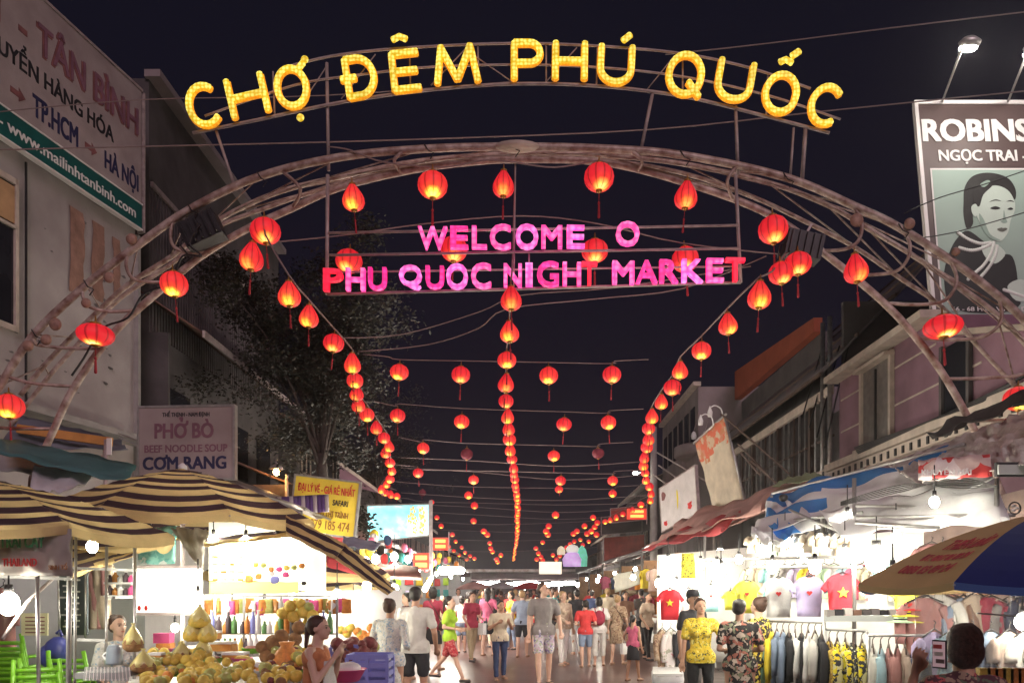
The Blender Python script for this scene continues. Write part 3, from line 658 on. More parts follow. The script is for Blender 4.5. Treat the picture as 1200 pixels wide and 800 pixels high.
# ================================================================ LEFT: the haulage company's building
FF = Vector((.2056,1,0)).normalized(); FN = Vector((1,-.2056,0)).normalized(); Z = Vector((0,0,1)); XX = Vector((1,0,0)); YY = Vector((0,1,0))
def FL(t, z, off=0.0): return Vector((-8.1-.2056*t, 16-t, z))+FN*off
hb = thing("haulage_building", "tall white building with stained blank wall and shuttered window, far left of the arch", "building", FL(4, 0))
Lw = 11.0
MB().box(FL(Lw/2, 5.95, -4.02), (Lw*1.021, 8, 11.9), 0, (FF, FN, Z)).build("wall", M['plaster'], hb)
MB().box(FL(Lw/2, 11.96, -4), (Lw*1.021+.1, 8.1, .06), 0, (FF, FN, Z)).build("roof", M['concrete'], hb)
MB().beam(FL(-.01, 0, .02), FL(-.01, 9.0, .02), .10, .10).build("downpipe", M['concrete'], hb)
for (x0, x1, y0, y1) in [(82,98,246,345),(108,121,262,352),(132,141,280,345)]:      # bare strips where render came off
    def tt(px): k = (px-VX)/F; return (16*k+8.1)/(k-.2056)
    t0, t1 = tt(x0), tt(x1); tm = (t0+t1)/2; za = CH+(VY-y0)/F*(16-tm); zb = CH+(VY-y1)/F*(16-tm)
    mb = MB(); n = 8; pts = []
    for i in range(n+1): pts.append(FL(t0+rnd.uniform(-.03,.03), zb+(za-zb)*i/n, .002))
    for i in range(n, -1, -1): pts.append(FL(t1+rnd.uniform(-.03,.03), zb+(za-zb)*i/n, .002))
    mb.prism(pts, FN*.006); mb.build("render_patch", mat("bare_render", (.30,.17,.13), .95, .3, 4, .4), hb)
for i in range(46):                                                                    # chipped spots
    t = rnd.uniform(.2, 3.6); z = rnd.uniform(5.0, 8.8); r = rnd.uniform(.012, .05)
    pts = [FL(t+r*rnd.uniform(.5,1.3)*math.cos(a)*1.6, z+r*rnd.uniform(.4,1.1)*math.sin(a), .002) for a in [k*PI/3.5 for k in range(7)]]
    MB().prism(pts, FN*.004).build("chip", M['corr'], hb)
# window at the left edge
tw0, tw1 = 2.87, 4.3
w = MB().box(FL((tw0+tw1)/2, 7.3, .0), ((tw1-tw0)*1.02, .02, 2.5), 0, (FF, FN, Z)).build("window", M['glassdark'], hb)
for (a, b, z0, z1) in [(tw0, tw0+.07, 6.0, 8.6), (tw1-.07, tw1, 6.0, 8.6), (tw0, tw1, 8.5, 8.6), (tw0, tw1, 6.0, 6.1), (tw0+.66, tw0+.71, 6.1, 8.5), (tw0, tw1, 7.75, 7.8)]:
    MB().box(FL((a+b)/2, (z0+z1)/2, .03), ((b-a)*1.02, .05, z1-z0), 0, (FF, FN, Z)).build("window_frame", M['trim'], w)
MB().box(FL((tw0+tw1)/2, 8.15, .02), ((tw1-tw0)*.98, .03, .62), 0, (FF, FN, Z)).build("blind", mat("ochre_blind", (.45,.27,.14), .8, .2, 4, .1), w)
MB().beam(FL(2.72, 4.8, .04), FL(2.72, 9.0, .04), .03, .03).build("conduit", M['dark'], hb)
MB().box(FL(3.4, 4.66, .25), (7, .55, .12), 0, (FF, FN, Z)).build("ledge", M['concrete'], hb)
# the sign on top
hs = thing("haulage_sign", "weathered white hoarding lettered TÂN BÌNH over a dark green web address band", "sign", FL(3, 9))
MB().box(FL(4.2, 10.77, .10), (8.5, .12, 2.36), 0, (FF, FN, Z)).build("board", M['boardwhite'], hs)
MB().box(FL(4.2, 9.34, .11), (8.5, .12, .50), 0, (FF, FN, Z)).build("band", M['green_band'], hs)
for z in (9.08, 9.60): MB().box(FL(4.2, z, .13), (8.52, .12, .025), 0, (FF, FN, Z)).build("band_trim", M['ink_white'], hs)
MB().box(FL(4.2, 11.98, .10), (8.56, .16, .05), 0, (FF, FN, Z)).build("top_rail", M['rail'], hs)
MB().box(FL(-.03, 10.5, .10), (.05, .16, 2.9), 0, (FF, FN, Z)).build("side_rail", M['rail'], hs)
def ft(tx, t0, z, wd, h, m, off=.03, o=.163): text("lettering", tx, M[m], FL(t0, z, o), FF, Z, wd, h, hs, off=off)
ft("TÂN BÌNH", 2.62, 10.95, 2.50, .52, 'ink_red', .06); ft("TÂN BÌNH", 2.59, 10.98, 2.50, .52, 'ink_mauve', .02, .170)
ft("LINH  -", 4.55, 10.95, 1.75, .52, 'ink_red', .06)
ft("VẬN CHUYỂN HÀNG HÓA", 4.55, 10.43, 3.80, .27, 'ink_black', .045)
ft("TP.HCM", 2.70, 9.82, 1.0, .36, 'ink_navy', .06); ft("HÀ NỘI", 1.05, 9.82, .93, .32, 'ink_navy', .06)
def arrow(t0, t1, z):
    a = [(t0, z+.05), (t0-(t0-t1)*.55, z+.05), (t0-(t0-t1)*.55, z+.12), (t1, z), (t0-(t0-t1)*.55, z-.12), (t0-(t0-t1)*.55, z-.05), (t0, z-.05)]
    MB().prism([FL(q, y, .163) for q, y in a], FN*.004).build("arrow", M['ink_red'], hs)
arrow(3.15, 2.85, 9.98); arrow(1.55, 1.25, 9.98)
ft("hàng - www.mailinhtanbinh.com", 4.0, 9.24, 3.85, .19, 'ink_white', .03, .175)

# ---------------------------------------------------------------- the dark corrugated house behind
hx = -8.37
h2 = thing("corrugated_house", "dark house clad in corrugated sheet with a lean-to roof, behind the white building", "building", (hx-3, 22, 0))
MB().box((hx-3.5, 21.6, 6.5), (7, 9, 13.0)).build("wall", M['plaster_dark'], h2)
MB().beam((hx+.12, 17.0, 13.06), (hx+.12, 26.0, 13.06), .35, .16).build("parapet", M['greywall'], h2)
for i in range(62):
    y = 17.2+i*.14; MB().beam((hx+.02, y, 7.4), (hx+.02, y, 10.6), .05, .07).build("corrugation", M['corr'], h2)
MB().beam((hx+.06, 17.1, 10.65), (hx+.06, 26.1, 10.65), .06, .12).build("flashing", M['rail'], h2)
lr = MB().sheet((hx, 16.6, 8.1), (hx, 27, 8.1), (hx+1.3, 27, 7.25), (hx+1.3, 16.9, 7.25), 40, 2, 0, .05, .03, freq=40).build("lean_to_roof", M['tile'], h2)
MB().beam((hx+1.34, 16.8, 7.22), (hx+1.34, 27, 7.22), .05, .15).build("gutter", M['rail'], h2)
MB().box((hx-1, 16.99, 5.9), (3.0, .1, 2.8)).build("side_panel", M['plaster_dark'], h2)
for i in range(4): MB().box((hx+.03, 18.5+i*2.0, 5.6), (.08, 1.1, 1.5)).build("window", M['glassdark'], h2)
for i in range(16): MB().beam((hx+1.0, 16.9+i*.16, 3.6), (hx+1.0, 16.9+i*.16, 4.7), .035, .03).build("fence_bar", M['rail'], h2)

def house(name, label, x0, x1, y0, y1, h, wall, roofm='tile', side=-1, eave=.6, floors=2, roof_h=1.0, winw=1.1, ground=2.9):
    """terrace house: side -1 = left row (front at x1), +1 = right row (front at x0)"""
    fx = x1 if side < 0 else x0; s_ = -side
    t = thing(name, label, "building", ((x0+x1)/2, (y0+y1)/2, 0))
    MB().box(((x0+x1)/2, (y0+y1)/2, h/2), (x1-x0, y1-y0-.02, h)).build("wall", M[wall], t)
    MB().sheet((fx-s_*2.2, y0, h+roof_h), (fx-s_*2.2, y1, h+roof_h), (fx+s_*eave, y1, h-.05), (fx+s_*eave, y0, h-.05), 30, 2, 0, .04, .06, freq=30, seed=y0).build("roof", M[roofm], t)
    MB().beam((fx+s_*(eave+.03), y0, h-.1), (fx+s_*(eave+.03), y1, h-.1), .05, .14).build("eave_board", M['trim'], t)
    for f in range(floors):
        z = ground+.9+f*2.4
        if z+1.2 > h: break
        n = max(1, int((y1-y0)/2.2))
        for i in range(n):
            y = y0+(i+.5)*(y1-y0)/n; w = MB().box((fx+s_*.01, y, z+.35), (.05, winw, 1.3)).build("window", M['glassdark'] if rnd.random() < .7 else M['shutter'], t)
            for dy in (-winw/2, 0, winw/2): MB().box((fx+s_*.04, y+dy, z+.35), (.05, .06, 1.36)).build("frame", M['trim'], w)
            MB().box((fx+s_*.08, y, z-.35), (.16, winw+.2, .07)).build("sill", M['trim'], w)
        MB().box((fx+s_*.06, (y0+y1)/2, z-.75), (.12, y1-y0-.04, .12)).build("string_course", M['trim'], t)
    return t
house("terrace_house", "tiled house behind the tree with a warm lamp under its eave, left row", -13.5, -8.1, 27.2, 34, 7.4, 'plaster_dark', 'tile', -1, .9)
house("terrace_house", "low tiled house beyond the tree with a pale gable, left row", -12.8, -7.6, 34.1, 42, 6.6, 'greywall', 'tile', -1, .8)
house("terrace_house", "far narrow house past the cyan lightbox, left row", -12.6, -7.0, 42.2, 56, 5.9, 'plaster_dark', 'corr_light', -1, .6)
house("terrace_house", "farthest dark house at the street's end, left row", -12.6, -6.6, 56.2, 84, 5.0, 'plaster_dark', 'corr_light', -1, .6)
g = thing("pitched_gable_sign", "pale sloping gable board edged in pink above the cyan lightbox", "gable board", (-6.2, 27, 5))
MB().prism([P(398,543,26), P(447,578,26), P(398,566,26)], (0,.15,0)).build("board", M['pinkwall'], g)
MB().beam(P(396,541,25.9), P(449,579,25.9), .12, .10).build("bargeboard", M['trim'], g)

# wall lamp, warm
wl = thing("wall_lamp", "small warm glowing wall lamp above the yellow ticket sign", "lamp", P(324,552,20))
MB().ell(P(324,553,20), .085, 12, 8).build("bulb", M['warm'], wl)
MB().lathe([(.20,-.03),(.13,.05),(.04,.10),(.03,.18)], P(324,548,20), 14).build("shade", M['rail'], wl)
MB().beam(P(324,542,20), P(322,538,20.9), .03).build("arm", M['rail'], wl)
pl = MB().tube([P(336,556,20.2), P(336,692,20.2)], .05, 8).build("post", M['rail'], None, label="thin metal post beside the warm wall lamp", cat="post")
hutr = thing("shack", "little tiled shack roof lit by the warm lamp behind the big striped canopy", "shed", (-7.0, 21, 0))
MB().box((-7.4, 22, 2.2), (2.6, 3.5, 4.4)).build("wall", M['wood'], hutr)
MB().sheet((-8.4,20.4,5.3), (-8.4,24,5.3), (-5.7,24,4.2), (-5.7,20.4,4.2), 24, 2, 0, .05, .05, freq=24).build("roof", M['tile'], hutr)
for i in range(10): MB().beam((-5.68, 20.5+i*.36, 3.2), (-5.68, 20.5+i*.36, 4.1), .12, .03).build("slat", M['trim'], hutr)

# ================================================================ TREE
def tree(px, py, d, rw, rh, label, seed, nleaf, base_px, group=None):
    r = random.Random(seed); c = P(px, py, d); t = thing("leafy_tree", label, "tree", (P(base_px, VY, d).x, d, 0), group)
    b = Vector((P(base_px, VY, d).x, d, 0)); mid = Vector((b.x+.1, d, c.z-rh*.75))
    tr = MB().tube(smooth([b, b*.5+mid*.5+Vector((.12,.05,0)), mid], 4), [.20-.010*i for i in range(9)], 10)
    tips = []
    for i in range(15):
        a = r.uniform(0, 2*PI); q = Vector((math.cos(a)*rw*r.uniform(.4,.95), math.sin(a)*rw*.8*r.uniform(.3,.9), rh*r.uniform(-.55,.9)))
        e = c+q; m1 = mid+(e-mid)*.45+Vector((r.uniform(-.3,.3), r.uniform(-.3,.3), r.uniform(.1,.5)))
        tr.tube(smooth([mid-Z*r.uniform(0,.8), m1, e], 4), [.045,.042,.038,.032,.026,.021,.016,.011,.006], 6); tips += [e, m1*.4+e*.6, m1]
    tr.build("trunk", M['bark'], t)
    lf = MB()
    cl = [tp+Vector((r.uniform(-.5,.5), r.uniform(-.5,.5), r.uniform(-.4,.4))) for tp in tips for _ in range(3)]
    cl += [c+Vector((r.gauss(0,.42)*rw, r.gauss(0,.38)*rw, r.gauss(0,.42)*rh)) for _ in range(60)]
    for k in range(nleaf):
        q = cl[r.randrange(len(cl))]; p = q+Vector((r.gauss(0,.24), r.gauss(0,.24), r.gauss(0,.18)))
        s = r.uniform(.045,.095); a = r.uniform(0, 6.28); e = r.uniform(-.9,.5)
        u = Vector((math.cos(a)*math.cos(e), math.sin(a)*math.cos(e), math.sin(e))); v = u.cross(Vector((r.uniform(-1,1), r.uniform(-1,1), 1))).normalized()
        lf.add([p, p+u*s*.6+v*s*.35, p+u*s*1.5, p+u*s*.6-v*s*.35], [(0,1,2,3)], 0 if r.random() < .65 else 1)
    o = lf.build("crown", [M['leaf'], M['leaf2']], t); o['kind'] = 'stuff'; return t
tree(352, 425, 19.0, 2.6, 3.0, "big dark leafy tree left of the lantern strings, standing behind the PHỞ BÒ sign", 3, 42000, 372)
tree(438, 520, 30, 2.3, 2.2, "smaller tree farther down the left row behind the left lantern string", 5, 9000, 440)
sp = thing("leafy_branch", "leafy twig hanging in front of the cyan lightbox's left end", "branch", P(425,600,16))
lf = MB(); tw = MB()
for k in range(6):
    a = P(418+k*2, 590+k*3, 16.3); e = a+Vector((.1+.10*rnd.random(), 0, -.45-.3*rnd.random())); tw.tube([a, e], .008, 5)
    for q in range(26):
        p = a+(e-a)*rnd.random()+Vector((rnd.gauss(0,.10), rnd.gauss(0,.06), rnd.gauss(0,.05))); s = .08; u = Vector((rnd.uniform(-1,1), rnd.uniform(-.4,.4), rnd.uniform(-1,.3))).normalized(); v = u.cross(YY).normalized()
        lf.add([p, p+u*s*.5+v*s*.3, p+u*s*1.3, p+u*s*.5-v*s*.3], [(0,1,2,3)])
tw.build("twig", M['bark'], sp); o = lf.build("leaves", M['leaf'], sp); o['kind'] = 'stuff'

# ================================================================ LEFT SIGNS
def board(name, label, tl, tr_, bl_, d, m, th=.10, frame='steel', cat="sign", dl=0, dr=0):
    """flat sign from three photo corners; returns helper to lay text"""
    A = P(*tl, d+dl); Bp = P(*tr_, d+dr); C_ = P(*bl_, d+dl); X = (Bp-A); w = X.length; X.normalize(); U = (A-C_); h = U.length; U.normalize(); N = X.cross(U).normalized()
    t = thing(name, label, cat, (A+Bp)/2-U*h)
    c = A+X*w/2-U*h/2; MB().box(c-N*th/2, (w, th, h), 0, (X, -N, U)).build("panel", m, t)
    if frame:
        f = .035
        for (cc, sz) in ((A+X*w/2+U*f/2, (w+2*f, th+.03, f)), (A+X*w/2-U*(h+f/2), (w+2*f, th+.03, f)), (A-X*f/2-U*h/2, (f, th+.03, h)), (A+X*(w+f/2)-U*h/2, (f, th+.03, h))):
            MB().box(cc-N*th/2, sz, 0, (X, -N, U)).build("frame", M[frame], t)
    def tx(s, u, v, wd, hh, mm, off=.03, up=0.003): return text("lettering", s, M[mm], A+X*u*w-U*v*h+N*up, X, U, wd*w, hh*h, t, off=off)
    t['_x'] = 0; del t['_x']; return t, A, X, U, N, w, h, tx
t, A_, X_, U_, N_, w_, h_, tx = board("noodle_sign", "pale board lettered PHỞ BÒ, BEEF NOODLE SOUP and CƠM RANG over the striped canopies", (163,478), (273,476), (163,561), 13, M['boardwhite'])
tx("THẾ THỊNH - NAM ĐỊNH", .25, .13, .50, .055, 'ink_black', .04); tx("PHỞ BÒ", .17, .43, .62, .20, 'ink_mauve', .06)
tx("BEEF NOODLE SOUP", .06, .63, .88, .10, 'ink_mauve', .04); tx("CƠM RANG", .045, .87, .88, .17, 'ink_navy', .06); tx("0977 235 577", .33, .96, .34, .04, 'ink_black', .03)
for px in (170, 266): MB().beam(P(px,476,13.2), P(px,640,13.2), .05).build("support", M['dark'], t)
t, *_, tx = board("ticket_sign", "yellow ticket agency sign ĐẠI LÝ VÉ - GIÁ RẺ NHẤT behind the striped canopy", (347,557), (421,566), (340,620), 15, M['boardyellow'])
tx("ĐẠI LÝ VÉ - GIÁ RẺ NHẤT", .05, .26, .90, .13, 'ink_scarlet', .05); tx("SAFARI", .62, .46, .24, .10, 'ink_black', .04); tx("VÕ THỊ TRÌNH", .40, .68, .48, .10, 'ink_brown', .05); tx("0979 185 474", .24, .92, .68, .16, 'ink_brown', .02)
MB().beam(P(352,620,15.1), P(352,692,15.1), .05).build("support", M['dark'], t); MB().beam(P(412,630,15.1), P(412,692,15.1), .05).build("support", M['dark'], t)
pa = thing("purple_awning", "small purple and white striped awning flap below the ticket sign's top", "awning", P(350,602,14.5))
for k in range(15):
    a = 316+k*4.6; MB().sheet(P(a,583-k*.25,14.4), P(a+4.6,583-k*.25-.2,14.4), P(a+5.6,603-k*.25,14.0), P(a+1,603-k*.25,14.0), 1, 4, 0, 0, .01).build("stripe", M['ink_white'] if k % 3 == 2 else mat("purple_cloth", (.17,.10,.30), .8, .15, 4, .1), pa)

def litboard(name, col, st): return emit(name, col, st, True, var=.25, scale=1.6)
cyan = bpy.data.materials.new("cyan_lightbox"); cyan.use_nodes = True
n = cyan.node_tree.nodes; l = cyan.node_tree.links; b = n["Principled BSDF"]; t_ = n.new("ShaderNodeTexCoord"); nz = n.new("ShaderNodeTexNoise"); nz.inputs["Scale"].default_value = 1.1; nz.inputs["Detail"].default_value = 3
mp = n.new("ShaderNodeMapping"); mp.inputs["Scale"].default_value = (.6,1,2.2); l.new(t_.outputs["Object"], mp.inputs[0]); l.new(mp.outputs[0], nz.inputs[0])
rp = n.new("ShaderNodeValToRGB"); l.new(nz.outputs[0], rp.inputs[0])
for i, (p, c) in enumerate([(.30,(.10,.62,.72)),(.45,(.30,.85,.92)),(.56,(.85,.98,1.0)),(.75,(1,1,1))]):
    e = rp.color_ramp.elements[i] if i < 2 else rp.color_ramp.elements.new(p); e.position = p; e.color = (*c, 1)
l.new(rp.outputs[0], b.inputs["Emission Color"]); b.inputs["Emission Strength"].default_value = 1.15; b.inputs["Base Color"].default_value = (.3,.5,.5,1)
t, A_, X_, U_, N_, w_, h_, tx = board("cyan_lightbox", "glowing cyan and white lightbox with gold flower marks over the left stalls", (430,593), (502,591), (430,634), 17, cyan, .18, 'steel', dl=-.4, dr=2.2)
M['gold_print'] = emit("gold_print", (.75,.48,.12), .8, False)
for (u, v, s) in [(.70,.2,.10),(.66,.42,.10),(.74,.50,.09),(.86,.25,.12),(.88,.52,.12),(.86,.8,.10),(.74,.80,.08)]:
    for k in range(5):
        a = 2*PI*k/5; c = A_+X_*(u*w_+s*.9*math.cos(a))-U_*(v*h_+s*.9*math.sin(a))+N_*.004; MB().ell(c, (s*.45,.004,s*.45), 10, 4).build("petal", M['gold_print'], t)
MB().beam(P(505,586,18.8), P(505,660,18.8), .08).build("support", M['rail'], t)
def redbox(px0, py0, px1, py1, d, label, cat="sign"):
    t = thing("small_lightbox", label, cat, P((px0+px1)/2, py1, d)); c = P((px0+px1)/2, (py0+py1)/2, d); w = (px1-px0)*d/F; h = (py1-py0)*d/F
    MB().box(c, (w, .25, h)).build("case", emit("red_lightbox", (.9,.06,.03), .9, False), t)
    for k in (-.22, .22): MB().box(c+Vector((0,-.13,k*h)), (w*.7, .012, h*.26)).build("lettering_bar", emit("amber_print", (1.0,.5,.10), 1.6, False), t)
    MB().beam(c+Vector((w/2+.03,0,h)), c+Vector((w/2+.03,0,-h)), .04).build("bracket", M['rail'], t)
redbox(485,648,504,667,19, "small square red and amber lightbox hanging under the left tin roof")
redbox(508,630,525,644,27, "red shop lightbox on a post past the cyan lightbox")
redbox(735,596,757,608,34, "dim red lightbox by the utility pole on the right")

# ================================================================ RIGHT: pink house, balcony house, far block
rx = 7.5
ph = thing("pink_house", "pink plaster house with shuttered window and moulded ledge, right of the arch", "building", (rx+3.5, 14, 0))
MB().box((rx+3.5, 16.1, 3.3), (7, 4.4, 6.6)).build("wall", M['pinkwall'], ph)
MB().prism([(rx,13.9,0),(rx,13.9,6.2),(rx,9.0,4.75),(rx,9.0,0)], (7,0,0)).build("wall", M['pinkwall'], ph)
MB().beam((rx-.05, 13.9, 6.25), (rx-.05, 9.0, 4.80), .3, .09).build("coping", M['trim'], ph)
MB().beam((rx-.12, 13.9, 6.62), (rx-.12, 18.4, 6.62), .45, .14).build("eave", M['trim'], ph)
MB().beam((rx-.16, 8.9, 4.52), (rx-.16, 18.4, 4.52), .34, .16).build("ledge", M['trim'], ph)
MB().beam((rx-.22, 8.9, 4.30), (rx-.22, 18.4, 4.30), .16, .22).build("frieze", M['trim'], ph)
for i in range(30): MB().box((rx-.31, 9.2+i*.3, 4.29), (.03, .07, .14)).build("frieze_slot", M['dark'], ph)
for z in (5.35, 6.1): MB().beam((rx-.004, 12.6 if z < 6 else 14, z), (rx-.004, 18.2, z), .02, .035).build("groove_band", M['trim'], ph)
w = MB().box((rx-.01, 16.3, 5.55), (.06, 1.25, 1.75)).build("window", M['shutter'], ph)
for dy in (-.68, .68): MB().box((rx-.05, 16.3+dy, 5.55), (.09, .10, 1.9)).build("frame", M['trim'], w)
MB().box((rx-.055, 16.3, 5.5), (.05, .05, 1.6)).build("mullion", M['dark'], w)
MB().box((rx-.12, 16.3, 6.42), (.22, 1.5, .07)).build("hood", M['trim'], w); MB().box((rx-.12, 16.3, 4.66), (.22, 1.5, .07)).build("sill", M['trim'], w)
w = MB().box((rx-.02, 13.3, 5.3), (.05, .75, 1.2)).build("window", M['glassdark'], ph)
for dy in (-.42, .42): MB().box((rx-.05, 13.3+dy, 5.3), (.07, .08, 1.3)).build("frame", M['plaster_dark'], w)
for i in range(5): MB().tube([(rx-.3+.03*i, 9.0, 4.8+.05*i), (rx-.32, 12.0, 4.64-.02*i), (rx-.34-.02*i, 16.5, 4.55+.03*i)], .016, 5).build("cable_bundle", M['dark'], ph)

bh = thing("balcony_house", "brown house with a long posted balcony under a sloping metal roof, right row", "building", (rx+3, 23, 0))
MB().box((rx+4.2, 22.8, 3.3), (6.0, 8.9, 6.6)).build("wall", M['corr'], bh)
MB().box((rx+2.6, 18.38, 4.3), (5.0, .12, 8.4)).build("side_wall", M['plaster_dark'], bh)
MB().sheet((rx+3.2, 18.2, 10.6), (rx+3.2, 30, 10.6), (rx-.5, 30, 6.75), (rx-.5, 18.2, 6.75), 60, 3, 0, .05, .05, freq=60).build("roof", M['corr'], bh)
for i in range(5): MB().beam((rx-.52+.9*i, 18.15, 6.72+.94*i), (rx-.52+.9*i, 30, 6.72+.94*i), .05, .08).build("batten", M['wood'], bh)
MB().beam((rx-.1, 18.5, 6.45), (rx-.1, 27.2, 6.45), .10, .22).build("beam", M['trim'], bh)
MB().beam((rx-.05, 18.5, 4.42), (rx-.05, 27.2, 4.42), .35, .26).build("balcony_edge", M['trim'], bh)
for i in range(26): MB().box((rx-.24, 18.7+i*.33, 4.42), (.03, .08, .16)).build("frieze_slot", M['dark'], bh)
for i in range(21):
    y = 18.7+i*.42; thick = i in (2, 3, 9, 15)
    MB().beam((rx-.06, y, 4.55), (rx-.06, y, 6.4), .11 if thick else .045).build("balcony_post", M['steel'] if i % 3 else M['wood'], bh)
MB().beam((rx-.06, 18.5, 5.35), (rx-.06, 27.2, 5.35), .04, .05).build("handrail", M['wood'], bh)
for y in (18.5, 18.95): MB().tube([(rx-.15, y, 2), (rx-.15, y, 8.2)], .06, 8).build("drainpipe", M['steel'], bh)
for k in range(4): MB().beam((rx-.35, 18.3+k*.5, 5.0+k*.35), (rx+.2, 18.3+k*.5, 7.4+k*.2), .03).build("stay", M['dark'], bh)
fb = thing("grey_block", "pale grey block with orange parapet and rounded balcony slab, beyond the balcony house", "building", (9.5, 34, 0))
MB().box((9.6, 34, 4.8), (5.6, 7.8, 9.6)).build("wall", M['greywall'], fb)
MB().prism([(8.2,21.8,9.35),(8.2,30.0,10.15),(8.2,30.0,9.05),(8.2,21.8,8.95)], (.25,0,0)).build("orange_parapet", M['orangewall'], fb)
MB().box((8.6, 26, 6.0), (.2, 8.2, 6.0)).build("flank_wall", M['plaster_dark'], fb)
MB().lathe([(1.5,0),(1.62,.05),(1.62,.42),(1.5,.47)], (7.7, 31.2, 7.0), 28, squash=.9).build("balcony_slab", M['greywall'], fb)
MB().beam((6.78, 30.2, 9.75), (6.78, 38, 9.75), .3, .16).build("eave", M['trim'], fb)
for i in range(6): MB().box((6.78, 31+i*1.2, 8.2), (.05, .7, 1.5)).build("window", M['glassdark'], fb)
for i in range(4):
    c = Vector((6.6+.42*i, 30.0-.1*i, 7.62)); q = thing("hanging_lamp", f"unlit white pendant lamp on the rounded balcony, number {i+1} from the left".replace(", number 1 from the left", ", leftmost").replace(", number 4 from the left", ", rightmost").replace("number 2", "second").replace("number 3", "third"), "lamp", c)
    MB().lathe([(.02,0),(.09,.03),(.11,.14),(.08,.26),(.03,.32)], c-Vector((0,0,.12)), 12).build("shade", M['whitepl'], q); MB().tube([c+Z*.2, c+Z*.55+XX*.1], .012, 5).build("hook", M['rail'], q)
house("terrace_house", "dark far house with a red sign band right of the utility pole", 6.6, 12, 38.2, 50, 7.2, 'plaster_dark', 'corr_light', 1, .5)
house("terrace_house", "distant house behind the lit shrine sign, right row", 6.2, 12, 50.2, 66, 5.6, 'greywall', 'tile', 1, .5)
house("terrace_house", "last house of the right row before the street's end", 5.8, 12, 66.2, 88, 4.6, 'plaster_dark', 'tile', 1, .5)
endw = thing("end_building", "low dark building closing the far end of the street", "building", (0, 92, 0))
MB().box((0, 92, 1.9), (22, 6, 3.8)).build("wall", M['plaster_dark'], endw); MB().box((0, 91.9, 3.95), (23, 7, .3)).build("roof", M['corr_light'], endw)

up = thing("utility_pole", "concrete utility pole with brackets beside the white banners on the right", "pole", (P(766,692,30).x, 30, 0))
MB().tube([(P(766,692,30).x, 30, 0), (P(766,692,30).x, 30, 8.0)], [.17,.12], 10).build("pole", M['concrete'], up)
for (x0, y0, x1, y1) in [(770,530,830,565),(772,545,815,575),(766,556,790,574)]: MB().tube([P(x0,y0,29.8), P(x1,y1,27)], .03, 6).build("stay_bar", M['rail'], up)
sl = thing("street_light", "tiny lit street light left of the utility pole's top", "street lamp", P(746,554,30))
MB().tube([P(764,560,30), P(752,553,30), P(745,555,30)], .03, 6).build("arm", M['rail'], sl); MB().ell(P(745,554,29.95), (.13,.1,.05), 10, 6).build("lamp_head", M['bulb_far'], sl)
M['shop_red'] = mat("shopfront_red", (.40,.07,.05), .7, .3, 3, .1)
for (a, b, c, e, d, m, lb) in [(708,630,755,658,40,'shop_red',"faded red and orange shop board low on the far right row"),(705,606,752,626,43,'plaster_dark',"dark shop board above the faded red board on the right row"),(716,596,758,612,38,'shop_red',"dim red shop fascia by the utility pole")]:
    board("shop_board", lb, (a, b), (c, b-4), (a, e), d, M[m], .12, 'rail')
# lit shrine-shaped sign near the end of the street
sg = thing("shrine_sign", "small lit violet and green shrine shaped sign under the lantern cluster at the street's end", "sign", P(670,662,46))
for (x0,y0,x1,y1,col,nm) in [(660,646,682,664,(.75,.5,.95),"panel"),(653,640,662,650,(.95,.85,.6),"finial"),(676,640,688,664,(.20,.8,.55),"side_panel"),(664,638,678,647,(.9,.9,.8),"crest")]:
    c = P((x0+x1)/2,(y0+y1)/2,46); MB().lathe([((x1-x0)*.025,-(y1-y0)*.024),((x1-x0)*.028,0),((x1-x0)*.02,(y1-y0)*.018),(.05,(y1-y0)*.028)], c, 12, squash=.4).build(nm, emit("sign_glow_"+nm, col, .5, False, var=.4, scale=6), sg)
board("lit_market_board", "pale lit board at the far end of the street right of the centre", (632,658), (658,658), (632,672), 52, emit("pale_lit_board", (1,.95,.72), 1.0, False, var=.2, scale=3), .2, 'rail')

# ---------------------------------------------------------------- pearl billboard
bb = thing("pearl_billboard", "lit brown billboard ROBINSON NGỌC TRAI with green toned portrait above the pink house", "billboard", (9, 15, 6.6))
BA = P(1075,122,15.0); BC = P(1098,385,14.3); BU = (BA-BC); bh_ = BU.length; BU.normalize(); BX = XX; BN = BX.cross(BU).normalized(); BW = 4.6
def BQ(px, py, o=0.0):                               # photo point -> point on the board's face
    v = (py-122)/263.0; d = 15.0-.7*v; return BA-BU*bh_*v+BX*((px-1075-23*v)*d/F)+BN*o
MB().box(BA+BX*BW/2-BU*bh_/2-BN*.03, (BW, .05, bh_), 0, (BX, -BN, BU)).build("panel", mat("poster_brown", (.085,.055,.05), .5, .15, 2, .03), bb)
for (c, sz) in ((BA+BX*BW/2+BU*.03, (BW+.12,.10,.08)), (BA-BX*.03-BU*bh_/2, (.07,.10,bh_)), (BA+BX*BW/2-BU*bh_, (BW+.12,.10,.08))):
    MB().box(c-BN*.03, sz, 0, (BX, -BN, BU)).build("frame", M['ink_white'], bb)
text("lettering", "ROBINSON", M['ink_white'], BQ(1083,167,.004), BX, BU, 181*14.9/F, 27*14.9/F, bb, off=.07)
text("lettering", "NGỌC TRAI - PEARL", M['ink_white'], BQ(1101,191,.004), BX, BU, 156*14.8/F, 13.5*14.8/F, bb, off=.05)
